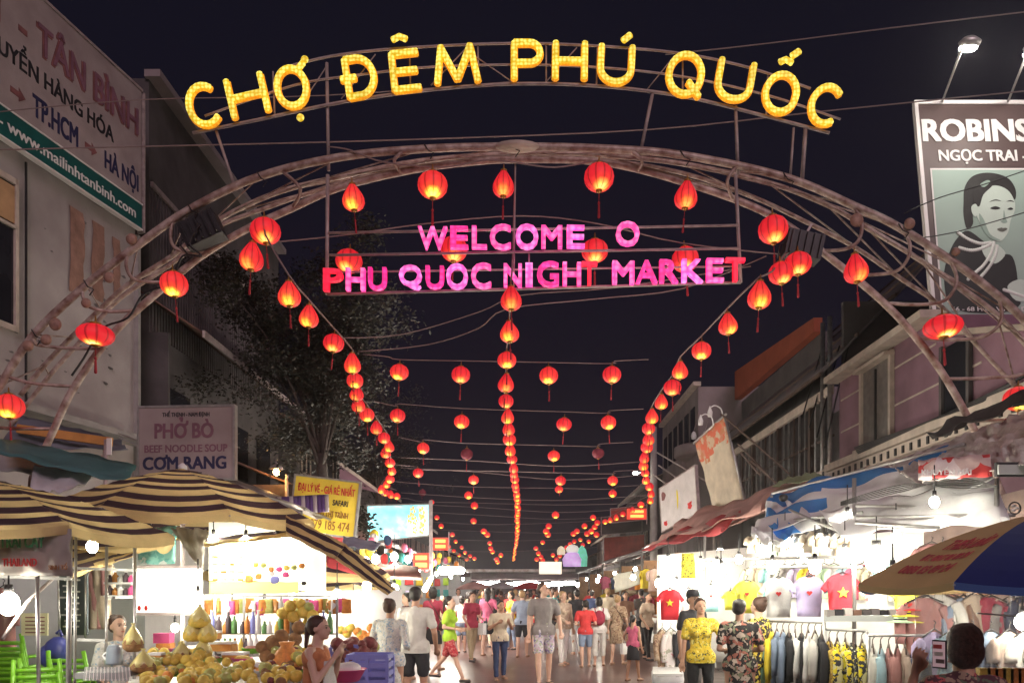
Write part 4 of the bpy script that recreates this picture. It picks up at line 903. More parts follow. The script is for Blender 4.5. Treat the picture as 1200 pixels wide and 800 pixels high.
def poly(name, pts, m, o, sm=True):
    q = pts
    if sm:
        q = []; n_ = len(pts)
        for i in range(n_):
            p0, p1, p2, p3 = [Vector((*pts[(i+j) % n_], 0)) for j in (-1, 0, 1, 2)]
            for j in range(4):
                t = j/4; w = 0.5*((2*p1)+(-p0+p2)*t+(2*p0-5*p1+4*p2-p3)*t*t+(-p0+3*p1-3*p2+p3)*t**3); q.append((w.x, w.y))
    MB().prism([BQ(x, y, o) for x, y in q], BN*.002).build(name, m, bb)
g0 = mat("print_pale_green", (.33,.44,.38), .6, .12, .5, 0); g1 = mat("print_skin_green", (.52,.62,.54), .6, .05, 2, 0); g2 = mat("print_shadow_green", (.26,.36,.30), .6, .15, 2, 0)
k0 = mat("print_black", (.012,.014,.013), .6, .2, 4, 0); k1 = mat("print_hair", (.014,.014,.012), .6, .5, 6, 0); wp = mat("print_pearl", (.72,.76,.70), .6, .1, 5, 0)
poly("print_border", [(1090,200),(1260,200),(1275,372),(1104,372)], M['ink_white'], .004, False)
poly("print_ground", [(1092,202),(1262,202),(1277,370),(1106,370)], g0, .007, False)
poly("print_neck", [(1138,250),(1152,262),(1166,286),(1178,300),(1160,330),(1132,320),(1128,288),(1136,270)], g2, .010)
poly("print_hair", [(1129,240),(1130,224),(1138,211),(1152,206),(1168,207),(1182,213),(1190,226),(1188,238),(1172,226),(1156,224),(1146,236),(1140,252),(1140,266),(1133,272),(1129,256)], k1, .012)
poly("print_face", [(1146,240),(1152,226),(1166,221),(1180,226),(1188,238),(1189,250),(1184,262),(1181,276),(1172,286),(1160,282),(1150,268),(1144,254)], g1, .014)
poly("print_hair_wave", [(1140,238),(1144,222),(1156,214),(1168,212),(1162,222),(1152,232),(1147,246)], k1, .017)
poly("print_hair_light", [(1148,220),(1156,215),(1160,217),(1153,223)], g2, .019)
poly("print_ear", [(1138,246),(1143,243),(1146,250),(1143,258),(1139,254)], g1, .019)
poly("print_brow", [(1159,240.5),(1166,237.5),(1173,239.5),(1166,238.8)], k0, .017); poly("print_brow", [(1179,240),(1184,238.5),(1188,240.5),(1184,239.8)], k0, .017)
poly("print_eye", [(1160,248),(1166,245.5),(1172,248),(1166,249.5)], k0, .017); poly("print_eye", [(1180,249),(1184,247),(1187,249),(1184,250)], k0, .017)
poly("print_nose", [(1176,250),(1178,259),(1180,264),(1176,265.5),(1172,263),(1175,261)], g2, .017); poly("print_lips", [(1168,272.5),(1173,270.6),(1175,271.2),(1178,270.8),(1180,272.5),(1174,275.5)], mat("print_lips",(.10,.11,.09),.6,.1,5,0), .018); poly("print_cheek_shade", [(1147,254),(1153,262),(1160,278),(1172,285),(1160,283),(1150,270)], g2, .0165)
poly("print_dress", [(1112,300),(1122,282),(1134,274),(1152,286),(1172,300),(1186,304),(1192,330),(1190,364),(1120,364),(1106,330)], k0, .015)
poly("print_shoulder", [(1150,290),(1164,288),(1178,300),(1166,312),(1154,304)], g1, .016)
poly("print_hand", [(1180,338),(1196,330),(1215,340),(1210,352),(1190,354)], g1, .018)
for pth in ([(1122,276),(1134,284),(1148,289),(1160,288)], [(1124,294),(1138,297),(1152,294),(1164,288)], [(1164,290),(1160,302),(1152,314),(1143,322),(1134,330)], [(1168,292),(1165,305),(1157,318),(1148,328)], [(1176,342),(1188,346),(1200,350)]):
    q = smooth([Vector((x, y, 0)) for x, y in pth], 6)
    for v in q: MB().ell(BQ(v.x, v.y, .022), (.034,.006,.034), 8, 4).build("pearl", wp, bb)
text("lettering", "66 - 68 Hùng Vương, Dương Đông", M['ink_white'], BQ(1115,366,.024), BX, BU, 130*14.3/F, 5*14.3/F, bb, off=.02)
text("lettering", "Phú Quốc, Kiên Giang", M['ink_white'], BQ(1117,378,.012), BX, BU, 90*14.3/F, 5*14.3/F, bb, off=.02)
for k in range(4): MB().beam(BA+BX*(.3+k*1.3)-BU*bh_-BN*.3, BA+BX*(.3+k*1.3)-BU*(bh_+.3)-BN*.3, .08).build("strut", M['rail'], bb)
for i, (bx, by, hx_, hy) in enumerate([(1104,120,1128,55),(1181,120,1204,62)]):
    a = P(bx, by, 15); h = P(hx_, hy, 13.6); t = thing("billboard_lamp", "lit spotlight on a thin arm, left one above the pearl billboard" if i == 0 else "lit spotlight on a thin arm at the photo's right edge above the billboard", "lamp", a)
    MB().tube([a, h], .022, 6).build("arm", M['steel'], t)
    hd = h+Vector((.16,.05,.10)); MB().lathe([(.05,-.06),(.17,-.04),(.20,.02),(.12,.09),(.03,.10)], hd, 16, squash=.6).build("lamp_head", M['steel'], t)
    MB().ell(hd+Vector((0,.06,-.05)), (.16,.09,.035), 14, 6).build("lamp_glass", M['flood'], t)
# ================================================================ PEOPLE
PENDING = []
def remesh_obj(name, mb, m, parent, vox, smooth_it=2, cut=None):
    me = mb.mesh(name, m); o = link(name, me, parent)
    md = o.modifiers.new("Remesh", 'REMESH'); md.mode = 'VOXEL'; md.voxel_size = vox; md.use_smooth_shade = True
    s2 = o.modifiers.new("Smooth", 'SMOOTH'); s2.factor = .5; s2.iterations = smooth_it
    PENDING.append((o, m, cut)); return o
def bake_pending():
    dg = bpy.context.evaluated_depsgraph_get(); dg.update(); res = []
    for o, m, cut in PENDING: res.append(bpy.data.meshes.new_from_object(o.evaluated_get(dg)))
    for (o, m, cut), me in zip(PENDING, res):
        old = o.data; o.modifiers.clear(); me.name = o.name.split(".")[0]
        if not me.materials: me.materials.append(m)
        kind = o.name.split(".")[0]
        if kind != 'body':                              # creases in cloth, strands in hair
            sd = rnd.random()*50; hair_ = kind == 'hair'
            nv = [v.normal.copy() for v in me.vertices]
            for v, n_ in zip(me.vertices, nv):
                p = v.co; q = noise.noise(V((p.x*(34 if hair_ else 13)+sd, p.y*(34 if hair_ else 13), p.z*(9 if hair_ else 8)+p.x*6)))+.5*noise.noise(V((p.x*27+sd, p.y*27, p.z*21)))
                v.co = p+n_*q*(.0045 if hair_ else .010)
        if cut is not None:
            bm = bmesh.new(); bm.from_mesh(me)
            r = bmesh.ops.bisect_plane(bm, geom=bm.verts[:]+bm.edges[:]+bm.faces[:], plane_co=(0,0,cut), plane_no=(0,0,1), clear_inner=True)
            ed = [g for g in r['geom_cut'] if isinstance(g, bmesh.types.BMEdge)]
            bmesh.ops.extrude_edge_only(bm, edges=ed); bm.to_mesh(me); bm.free()
        o.data = me; bpy.data.meshes.remove(old)
    PENDING.clear()
V = Vector
ARM = {  # elbow and wrist from the shoulder; x outward, -y forward
 'down': ((.05,.01,-.28),(.07,-.05,-.52)), 'slight': ((.08,.02,-.27),(.06,-.14,-.48)), 'bent': ((.07,.04,-.27),(-.02,-.20,-.30)),
 'phone': ((.07,.0,-.27),(-.06,-.20,-.14)), 'mouth': ((.03,-.08,-.26),(-.10,-.20,-.04)), 'hip': ((.15,.06,-.24),(.04,-.02,-.42)),
 'fwd': ((.02,-.16,-.22),(-.02,-.38,-.20)), 'low': ((.05,-.08,-.26),(-.05,-.26,-.34)), 'back': ((.05,.12,-.25),(.05,.10,-.49)), 'side': ((.16,-.04,-.22),(.24,-.20,-.30)), 'up': ((.10,-.14,-.16),(.00,-.26,.05))}
def person(label, px, d, h, yaw=0, arms=('down','down'), legs=(4,-4), hair='short', hm='hair', sk='skin', top=('tee','white'), bot=('shorts','black'),
           fem=False, wide=1.0, vox=.014, sit=False, x=None, group=None, extra=None, hat=None, z0=0.0, lean=0.0, glance=0.0, hsc=1.0):
    xw = P(px, VY, d).x if x is None else x
    t = thing("person", label, "person", (xw, d, z0), group, R(yaw)); s = h/1.7; t.scale = (s, s, s)
    body = MB(); sh = .165*wide*(.92 if fem else 1.0); hp = .085*wide*(1.08 if fem else 1.0)
    lowz = .45-.9 if sit else 0
    def Q(x, y, z):                                     # lean the upper body forward
        if lean and z > .95: k = z-.95; return V((x, y-k*math.sin(R(lean)), .95+k*math.cos(R(lean))+lowz))
        return V((x, y, z+lowz))
    hips = [Q(sx_*hp, 0, .90) for sx_ in (-1, 1)]; knees = []; ank = []
    for i, sx_ in enumerate((-1, 1)):
        a = R(legs[i]); b = R(max(0, -legs[i])*1.1)
        if sit: k = hips[i]+V((sx_*.05, -.40, .02)); n_ = k+V((0, .05, -.42))
        else:
            k = hips[i]+V((sx_*.012, -math.sin(a)*.42, -math.cos(a)*.42)); n_ = k+V((sx_*.005, -math.sin(a-b)*.40, -math.cos(a-b)*.40))
        knees.append(k); ank.append(n_)
    # trunk
    body.cap(Q(-.05,0,.92), Q(.05,0,.92), .125*wide, .125*wide, .80); body.cap(Q(0,0,.93), Q(0,.01,1.08), .125*wide, .108*wide*(.9 if fem else 1), .78)
    body.cap(Q(0,.01,1.08), Q(0,.0,1.28), .112*wide*(.92 if fem else 1.02), .145*wide*(.9 if fem else 1), .72)
    body.cap(Q(-sh*.62,0,1.33), Q(sh*.62,0,1.33), .095, .095, .80); body.cap(Q(-sh,0,1.385), Q(sh,0,1.385), .050, .050, .95); body.cap(Q(0,.01,1.36), Q(0,.005,1.43), .085, .058)
    body.cap(Q(0,.005,1.40), Q(0,-.005,1.52), .054, .052)
    if fem: body.ell(Q(-.06,-.085,1.25), (.055,.05,.055)); body.ell(Q(.06,-.085,1.25), (.055,.05,.055))
    # head
    hc = Q(0, -.015, 1.595); gz = Matrix.Rotation(R(glance), 3, 'Z')
    def H(x, y, z): return hc+gz @ V((x, y, z))
    body.ell(H(0,.012,.022), (.074,.092,.088), 16, 12); body.ell(H(0,-.022,-.030), (.056,.066,.078), 14, 10); body.ell(H(0,-.060,-.078), (.028,.026,.024))
    body.cap(H(0,-.086,.012), H(0,-.103,-.022), .008, .014); body.ell(H(-.073,.01,-.005), (.012,.018,.030)); body.ell(H(.073,.01,-.005), (.012,.018,.030))
    body.ell(H(0,-.080,-.052), (.024,.014,.010))
    # limbs
    for i, sx_ in enumerate((-1, 1)):
        k = .92 if fem else 1.0
        body.cap(hips[i], knees[i], .082*wide, .055*k); body.cap(knees[i], knees[i]+(ank[i]-knees[i])*.35+V((0,.008,0)), .052*k, .054*k); body.cap(knees[i]+(ank[i]-knees[i])*.35+V((0,.008,0)), ank[i], .053*k, .034)
        f = ank[i]+V((0,0,-.045)); body.cap(f+V((0,.03,0)), f+V((sx_*.012,-.11,-.012)), .034, .030); body.ell(f+V((sx_*.016,-.15,-.018)), (.040,.035,.020))
    ends = []
    for i, sx_ in enumerate((-1, 1)):
        e_, w_ = ARM[arms[i]]; shd = Q(sx_*(sh+.012), 0, 1.375); e = shd+V((e_[0]*sx_, e_[1], e_[2])); w = shd+V((w_[0]*sx_, w_[1], w_[2])); k = .86 if fem else 1.0
        body.cap(shd, e, .049*k, .039*k); body.cap(e, e+(w-e)*.3, .039*k, .040*k); body.cap(e+(w-e)*.3, w, .040*k, .026*k)
        dr = (w-e).normalized(); sd = dr.cross(V((0,1,0))); sd = sd.normalized() if sd.length > .1 else V((1,0,0)); nn = dr.cross(sd)
        body.cap(w, w+dr*.07, .026, .032, 1.0); 
        for q in range(4):
            b0 = w+dr*.085+sd*(.0225*(q-1.5)); L_ = [.070,.080,.076,.060][q]; m_ = b0+dr*L_*.5+nn*.006*sx_; body.cap(b0, m_, .0095, .0090); body.cap(m_, m_+dr*L_*.42-nn*.020*sx_*1.0, .0090, .0075)
        tb = w+dr*.03+sd*.028*sx_; body.cap(tb, tb+dr*.035+sd*.022*sx_, .012, .010); body.cap(tb+dr*.035+sd*.022*sx_, tb+dr*.065+sd*.024*sx_, .010, .008)
        ends.append((shd, e, w, dr))
    remesh_obj("body", body, M[sk], t, vox, 1)
    # face parts
    for sx_ in (-1, 1): MB().ell(H(sx_*.029,-.079,.010), (.011,.008,.006), 8, 6).build_l("eye", M['eye'], t); MB().cap(H(sx_*.016,-.084,.030), H(sx_*.044,-.076,.030), .004, .003, 1, 6).build_l("eyebrow", M[hm], t)
    MB().ell(H(0,-.090,-.050), (.020,.006,.006), 8, 6).build_l("mouth", M['lip'], t)
    # hair
    hb_ = MB()
    if hair != 'bald':
        hb_.ell(H(0,.030,.048), (.085,.090,.078), 16, 10)
        hb_.ell(H(0,.055,.0), (.080,.060,.075), 14, 8)
        if hair in ('bob', 'long', 'pony', 'bun'): hb_.ell(H(0,.040,.035), (.090,.090,.092), 16, 10)
        if hair == 'bob': hb_.ell(H(0,.045,-.03), (.094*hsc,.070*hsc,.095*hsc), 14, 10); hb_.ell(H(0,.03,.03), (.088*hsc,.088*hsc,.090*hsc), 14, 10)
        if hair == 'long': hb_.cap(H(0,.055,-.02), H(0,.075,-.26), .085, .060, .6)
        if hair == 'pony': hb_.cap(H(0,.12,.03), H(.01,.15,-.17), .030, .020)
        if hair == 'bun': hb_.ell(H(0,.10,.09), (.045,.045,.04))
        remesh_obj("hair", hb_, M[hm], t, .011, 1)
    if hat: MB().lathe([(.095,0),(.093,.05),(.07,.09),(0,.10)], H(0,.02,.055), 18).lathe([(.10,-.003),(.135,-.008),(.13,0),(.09,.006)], H(0,-.01,.055), 18).build_l("hat", cloth(hat, COLS[hat]), t)
    # upper clothing
    ck, cm = top; mt = M[cm] if cm in M else cloth(cm, COLS[cm]); c = MB(); g = .016
    if ck in ('tee', 'long', 'shirt', 'tank', 'dress', 'vest'):
        hem = .90 if ck != 'tank' else .94
        c.cap(Q(-.055,0,hem), Q(.055,0,hem), .130*wide+g, .130*wide+g, .86); c.cap(Q(-.062,0,hem-.12), Q(-.062,0,hem), .092*wide+g, .084*wide+g, 1.0); c.cap(Q(.062,0,hem-.12), Q(.062,0,hem), .092*wide+g, .084*wide+g, 1.0); c.cap(Q(0,0,hem-.12), Q(0,.01,1.08), .135*wide+g, .118*wide+g*1.1, .80)
        c.cap(Q(0,.01,1.08), Q(0,0,1.28), .118*wide+g*1.1, .147*wide*(.94 if fem else 1)+g, .76)
        c.cap(Q(-sh*.62,0,1.325), Q(sh*.62,0,1.325), .100+g*.5, .100+g*.5, .82)
        if ck not in ('tank',): c.cap(Q(-sh,0,1.385), Q(sh,0,1.385), .058, .058, 1.0); c.cap(Q(0,.01,1.37), Q(0,.005,1.42), .085, .066)
        else:
            for sx_ in (-1, 1): c.cap(Q(sx_*.085,-.06,1.33), Q(sx_*.085,.03,1.435), .022, .022)
        if fem: c.ell(Q(-.06,-.088,1.25), (.064,.058,.062)); c.ell(Q(.06,-.088,1.25), (.064,.058,.062))
        if ck not in ('tank', 'vest'):
            for (shd, e, w, dr) in ends:
                if ck == 'long': c.cap(shd, e, .062, .052); c.cap(e, e+(w-e)*.9, .052, .042)
                else: c.cap(shd, shd+(e-shd)*.62, .064, .066)
        o = remesh_obj("shirt" if ck != 'dress' else "dress", c, mt, t, max(vox, .012), 2, cut={'tank': .90}.get(ck, .835)+lowz)
    if ck == 'dress':
        MB().lathe([(.16,.52+lowz),(.168,.53+lowz),(.155,.75+lowz),(.148,.92+lowz),(.13,1.05+lowz),(.10,1.06+lowz)], (0,.0,0), 26, squash=.86, star=.018).build_l("skirt", mt, t)
    # lower clothing
    bk, bn = bot; mb_ = M[bn] if bn in M else (cloth(bn, COLS[bn]) if bn else None); c = MB()
    if bk in ('shorts', 'trousers', 'cropped'):
        fr = {'shorts': .78, 'cropped': 1.0, 'trousers': 1.0}[bk]
        c.cap(Q(-.05,0,.90), Q(.05,0,.90), .128*wide+.010, .128*wide+.010, .86); c.cap(Q(0,0,.92), Q(0,0,1.0), .130*wide, .118*wide, .82)
        for i in range(2):
            e = hips[i]+(knees[i]-hips[i])*fr; c.cap(hips[i], e, .094*wide, .082 if bk == 'shorts' else .064)
            if bk == 'trousers': c.cap(knees[i], ank[i]+V((0,0,.02)), .064, .052)
            if bk == 'cropped': c.cap(knees[i], knees[i]+(ank[i]-knees[i])*.5, .064, .060)
        remesh_obj(bk if bk != 'cropped' else 'trousers', c, mb_, t, max(vox, .012), 2)
    elif bk in ('skirt', 'longskirt'):
        b_ = .55 if bk == 'skirt' else .25
        MB().lathe([(.175,b_+lowz),(.182,b_+.01+lowz),(.165,.75+lowz),(.150,.92+lowz),(.122,1.02+lowz),(.10,1.03+lowz)], (0,0,0), 28, squash=.84, star=.02).build_l("skirt", mb_, t)
    # shoes
    if not sit or True:
        for i, sx_ in enumerate((-1, 1)):
            f = ank[i]+V((sx_*.008,-.055,-.068)); MB().cap(f+V((0,.095,0)), f+V((sx_*.01,-.085,-.002)), .036, .040, 1.0, 10).build_l("shoe", mat("shoe_dark", (.05,.04,.04), .6, .2, 8, .1) if int(px) % 2 else mat("sandal_tan", (.30,.18,.12), .6, .2, 8, .1), t)
    if extra == 'backpack':
        MB().ell(Q(0,.17,1.20), (.145,.085,.19), 16, 10).build_l("backpack", cloth('wine', COLS['wine']), t); MB().ell(Q(0,.245,1.13), (.10,.03,.09), 12, 8).build_l("backpack_pocket", cloth('wine', COLS['wine']), t)
        for sx_ in (-1, 1): MB().tube(smooth([Q(sx_*.09,.13,1.33), Q(sx_*.11,.0,1.44), Q(sx_*.11,-.10,1.33), Q(sx_*.13,0,1.10)], 4), .014, 6).build_l("strap", cloth('wine', COLS['wine']), t)
    if extra == 'bag': 
        w = ends[1][2]; MB().box(w+V((.02,0,-.27)), (.09,.24,.28)).build_l("bag", M['whitepl'], t); MB().tube(smooth([w+V((.02,-.07,-.14)), w+V((.02,0,.0)), w+V((.02,.07,-.14))], 4), .006, 5).build_l("bag_handle", M['whitepl'], t)
    if extra == 'shoulderbag':
        MB().ell(Q(-.20,.03,.92), (.05,.11,.10), 12, 8).build_l("shoulder_bag", M['hairbrown'], t); MB().tube(smooth([Q(-.2,.03,1.0), Q(-.1,.11,1.25), Q(.09,.04,1.45), Q(0,-.13,1.25), Q(-.19,-.03,1.0)], 4), .008, 5).build_l("bag_strap", M['hairbrown'], t)
    if extra == 'apron':
        MB().sheet(Q(-.11,-.13,1.30), Q(.11,-.13,1.30), Q(.16,-.155,.62), Q(-.16,-.155,.62), 8, 10, 0, .03, .012).build_l("apron", mat("apron_grey", (.55,.52,.50), .9, .1, 5, .1), t)
    if extra == 'phone':
        w = ends[1]; c0 = w[2]+w[3]*.11+V((-.03,-.03,.02)); MB().box(c0, (.072,.010,.15)).build_l("phone_case", M['dark'], t)
    if extra == 'cup': w = ends[1]; c0 = w[2]+w[3]*.10; MB().lathe([(.026,-.05),(.036,.06),(.034,.06)], c0, 12).build_l("cup", M['whitepl'], t)
    if extra == 'lace':
        c0 = Q(.0,-.18,1.16); MB().ell(c0, (.10,.07,.09), 12, 8).build_l("clutched_cloth", M['whitepl'], t)
    return t
def build_l(s, name, m, parent): return link(name, s.mesh(name, m), parent)
MB.build_l = build_l
COLS = dict(white=(.72,.70,.66), black=(.03,.03,.035), grey=(.24,.22,.21), darkgrey=(.13,.12,.12), green=(.42,.68,.05), red=(.60,.05,.05), rust=(.50,.19,.08), cream=(.66,.58,.42), navy=(.04,.06,.13), denim=(.20,.26,.36), pink=(.62,.14,.24), beige=(.50,.40,.30), wine=(.30,.03,.06), teal=(.05,.30,.28), khaki=(.32,.25,.16), palegreen=(.55,.75,.50), brown=(.22,.12,.08), lilac=(.50,.42,.66), yellow=(.80,.62,.05), bluegrey=(.28,.33,.42), offwhite=(.62,.60,.55))
M['fl_red'] = floral("red_tartan_print", (.50,.05,.06), [(.55,.20,.18),(.30,.02,.04)], 30)
M['fl_shorts'] = floral("pale_flower_shorts", (.62,.60,.62), [(.25,.22,.40),(.60,.45,.55),(.40,.45,.30)], 24, .34)
M['fl_blue'] = floral("pale_blue_flower_print", (.62,.62,.58), [(.30,.42,.52),(.50,.50,.44),(.70,.68,.62)], 34, .3)
M['fl_yellow'] = floral("yellow_flower_shirt", (.75,.55,.05), [(.12,.10,.03),(.30,.28,.05),(.85,.75,.25)], 30, .26)
M['fl_black'] = floral("black_cream_leaf_print", (.025,.022,.022), [(.50,.42,.34),(.20,.22,.14),(.42,.16,.12),(.03,.03,.03)], 17, .36)
M['fl_lemon'] = floral("black_lemon_print", (.025,.022,.022), [(.80,.68,.10),(.70,.55,.08)], 20, .28)
M['fl_mauve'] = floral("dark_red_flower_dress", (.10,.04,.05), [(.45,.10,.10),(.35,.25,.18),(.12,.15,.10)], 22, .34)
M['fl_tan'] = floral("tan_print", (.40,.28,.18), [(.20,.12,.08),(.50,.40,.28)], 26, .3)

person("seated woman vendor with red-brown hair tied up behind the left fruit stall, looking down", 139, 7.3, 1.55, 28, ('low','low'), (0,0), 'bun', 'hairbrown', 'skin2', ('tee','fl_blue'), ('trousers','brown'), True, .95, .011, sit=True, z0=.22, glance=25)
person("woman in rust tank top and grey apron holding both hands at her mouth", 368, 5.9, 1.40, 78, ('mouth','mouth'), (3,-3), 'pony', 'hairbrown', 'skin2', ('tank','rust'), ('trousers','brown'), True, .92, .010, extra='apron', lean=4)
person("person in long pale blue flower print left of the man in white T-shirt", 457, 8.9, 1.50, 165, ('bent','bent'), (4,-4), 'bun', 'hairbrown', 'skin', ('long','fl_blue'), ('longskirt','fl_blue'), True, 1.12, .013)
person("man in white T-shirt and black shorts with side stripes seen from behind", 487, 9.9, 1.64, 172, ('slight','down'), (5,-6), 'short', 'hair', 'skin', ('tee','offwhite'), ('shorts','black'), False, 1.05, .012)
person("woman in lime green top and red shorts walking to the right", 527, 13.3, 1.50, 75, ('bent','bent'), (22,-20), 'pony', 'hair', 'skin2', ('tee','green'), ('shorts','fl_red'), True, .98, .013)
person("young person in cream T-shirt and dark blue trousers looking down at their hands", 586, 13.9, 1.42, 20, ('phone','phone'), (5,-5), 'short', 'hair', 'skin', ('tee','cream'), ('trousers','navy'), False, 1.08, .013, lean=5)
person("man in grey T-shirt and black shorts standing with his back turned, behind the cream T-shirt", 612, 18.6, 1.60, 170, ('down','slight'), (5,-5), 'short', 'hairfair', 'skin2', ('tee','bluegrey'), ('shorts','black'), False, 1.05, .014)
person("big man in grey polo shirt and pale flowered shorts at the street's centre", 637, 13.2, 1.73, 14, ('down','slight'), (8,-4), 'short', 'hairbrown', 'skin2', ('tee','grey'), ('shorts','fl_shorts'), False, 1.12, .011, glance=40)
person("woman in beige long shirt and white trousers right of the grey polo man", 660, 16.6, 1.58, 30, ('low','down'), (6,-6), 'bun', 'hairfair', 'skin2', ('long','beige'), ('trousers','white'), True, 1.0, .014)
person("man in black T-shirt standing behind the red T-shirt, right of the street's middle", 676, 19.5, 1.62, 190, ('hip','down'), (4,-4), 'short', 'hair', 'skin', ('tee','black'), ('trousers','offwhite'), False, 1.0, .014)
person("person in bright red T-shirt and short denim shorts seen from behind", 686, 16.2, 1.40, 184, ('bent','bent'), (7,-7), 'short', 'hair', 'skin2', ('tee','red'), ('shorts','denim'), False, 1.05, .014)
person("woman with dark red backpack and white clothes seen from behind", 702, 16.4, 1.46, 178, ('slight','slight'), (5,-5), 'bob', 'hair', 'skin2', ('tee','white'), ('cropped','offwhite'), True, 1.0, .014, extra='backpack')
person("woman in tan print dress between the dark red backpack and the girl in pink", 724, 16.8, 1.50, 150, ('slight','bent'), (6,-6), 'bun', 'hairfair', 'skin2', ('dress','fl_tan'), ('none',None), True, .95, .014, extra='shoulderbag')
person("girl in pink sleeveless top and black skirt with ponytail, holding a white bag", 742, 13.7, 1.16, 140, ('down','side'), (8,-6), 'pony', 'hair', 'skin', ('tank','pink'), ('skirt','black'), True, .95, .012, extra='bag')
person("vendor in yellow flowered shirt and black trousers in front of the T-shirt stall", 821, 9.3, 1.50, -8, ('down','side'), (3,-3), 'short', 'hairbrown', 'skin', ('tee','fl_yellow'), ('trousers','black'), True, 1.05, .011, glance=10)
person("person with black cap half hidden behind the vendor in the yellow flowered shirt", 812, 10.3, 1.58, 20, ('down','down'), (3,-3), 'short', 'hair', 'skin', ('tee','black'), ('trousers','darkgrey'), False, .9, .014, hat='black')
person("woman in black shirt with cream leaf print seen from behind, before the clothes rack", 867, 8.3, 1.50, 170, ('bent','bent'), (3,-3), 'short', 'hair', 'skin', ('tee','fl_black'), ('longskirt','fl_black'), True, 1.12, .012, glance=-20)
person("person in black lemon printed shirt, right end of the group by the rack", 889, 8.7, 1.52, 215, ('down','bent'), (3,-3), 'bun', 'hairbrown', 'skin2', ('tee','fl_lemon'), ('trousers','fl_lemon'), True, .92, .012)
person("child in green shirt behind the left fruit stalls", 398, 12.2, 1.30, 60, ('bent','bent'), (3,-3), 'short', 'hairbrown', 'skin', ('tee','palegreen'), ('shorts','brown'), False, .95, .014)
# the woman with the phone, bottom right, near
nw = person("woman with short dark bob seen from behind holding up a phone, bottom right corner", 1131, 3.5, 1.44, 172, ('down','up'), (3,-3), 'bob', 'hairdark', 'skin', ('tee','fl_mauve'), ('trousers','black'), True, .95, .009, x=2.0, hsc=1.02)
ph_ = thing("phone", "smartphone with lit screen held up by the woman in the bottom right corner", "phone", P(1101,766,3.4))
ph_.rotation_euler.z = R(-58); MB().box(P(1101,766,3.4), (.062,.008,.125)).build("case", M['dark'], ph_)
MB().box(P(1101,766,3.4)-YY*.006, (.054,.003,.112)).build("screen", M['screen'], ph_)
for k in range(3): MB().box(P(1101,766,3.4)+V((-.004+.006*k,-.009,.034-.032*k)), (.038,.003,.018)).build("screen_picture", mat("screen_pic%d" % k, [(.6,.08,.08),(.6,.55,.5),(.15,.1,.1)][k], .5, .3, 5, 0), ph_)

# background crowd: each stands at its own place, the farthest smaller than 40 pixels
crowd = [(548,24,'fl_mauve','black','bob','hair',"woman in dark red flowered dress among the left shoppers"),(566,25,'black','brown','short','hair',"man in black shirt beside the dark red flowered dress"),(577,22,'black','beige','long','hair',"long haired woman in black top left of the cream T-shirt"),
 (598,24,'red','beige','short','hairfair',"person in red shirt behind the man in the bluish grey T-shirt"),(604,29,'beige','khaki','bob','hairfair',"fair haired person in beige farther down the street's middle"),(622,27,'cream','black','short','hair',"person in cream behind the big man in grey"),
 (556,31,'khaki','navy','short','hair',"person in khaki shirt behind the dark red flowered dress"),(537,28,'white','red','bob','hair',"woman in white shirt by the left stalls past the lime green top"),(587,33,'brown','black','short','hairbrown',"person in brown shirt in the middle distance, left of centre"),
 (646,26,'offwhite','navy','short','hair',"person in off-white between the grey polo and the beige long shirt"),(668,25,'khaki','black','short','hairbrown',"person in khaki behind the beige long shirt"),(694,24,'navy','black','short','hair',"person in navy shirt behind the red T-shirt"),
 (712,22,'cream','khaki','short','hairfair',"person in cream shirt behind the dark red backpack"),(733,20,'brown','navy','bob','hair',"dark clothed person behind the tan print dress"),(751,21,'darkgrey','black','short','hair',"person in dark grey at the right edge of the crowd")]
for i, (px, d, a, b, hr, hmm, lb) in enumerate(crowd):
    person(lb, px, d, 1.55+.12*((i*37) % 5)/4, [170,10,200,-20,185,150][i % 6], [('slight','bent'),('down','down'),('bent','phone')][i % 3], (6,-6), hr, hmm, 'skin' if i % 2 else 'skin2', ('tee',a), ('shorts' if i % 2 else 'trousers', b), i % 2 == 0, 1.0, .02)
more = [(541,20,'white','denim','bob','hair',"woman in white shirt and denim by the left stalls near the lime green top"),(553,17.5,'wine','khaki','pony','hairbrown',"woman in wine red top walking behind the lime green top"),(572,19,'pink','black','long','hair',"woman in pink top left of the cream T-shirt"),(629,20,'red','navy','short','hair',"person in red half hidden behind the big man in grey"),(599,21,'yellow','denim','bob','hair',"person in yellow shirt between the cream and bluish grey T-shirts"),(650,21,'teal','black','short','hairbrown',"person in teal shirt behind the beige long shirt"),
 (716,25,'red','khaki','short','hair',"person in red shirt beyond the tan print dress"),(759,17.8,'beige','black','bun','hair',"stall keeper in beige at the near end of the right row"),(508,15.5,'wine','black','bob','hair',"stall keeper in wine red at the left counters behind the lime green top"),(518,20,'khaki','denim','short','hairbrown',"shopper in khaki bending by the left counters"),(476,14,'fl_mauve','black','bun','hair',"woman in dark flowered top behind the man in the white T-shirt")]
for i, (px, dd, a_, b__, hr, hmm, lb) in enumerate(more):
    person(lb, px, dd, 1.46+.1*(i % 3), [200,40,160,10,-60,90][i % 6], [('bent','down'),('slight','bent'),('hip','down')][i % 3], (9,-9) if i % 2 else (4,-4), hr, hmm, 'skin' if i % 2 else 'skin2', ('tee' if i % 3 else 'tank',a_), (['shorts','trousers','skirt'][i % 3], b__), hr != 'short', 1.0, .018, extra=[None,'bag','shoulderbag'][i % 3])
bake_pending()
protos = [o for o in COL.objects if o.get('category') == 'person'][-15:]
far_cols = ['red','white','black','khaki','cream','teal','wine','grey','offwhite','yellow','navy']
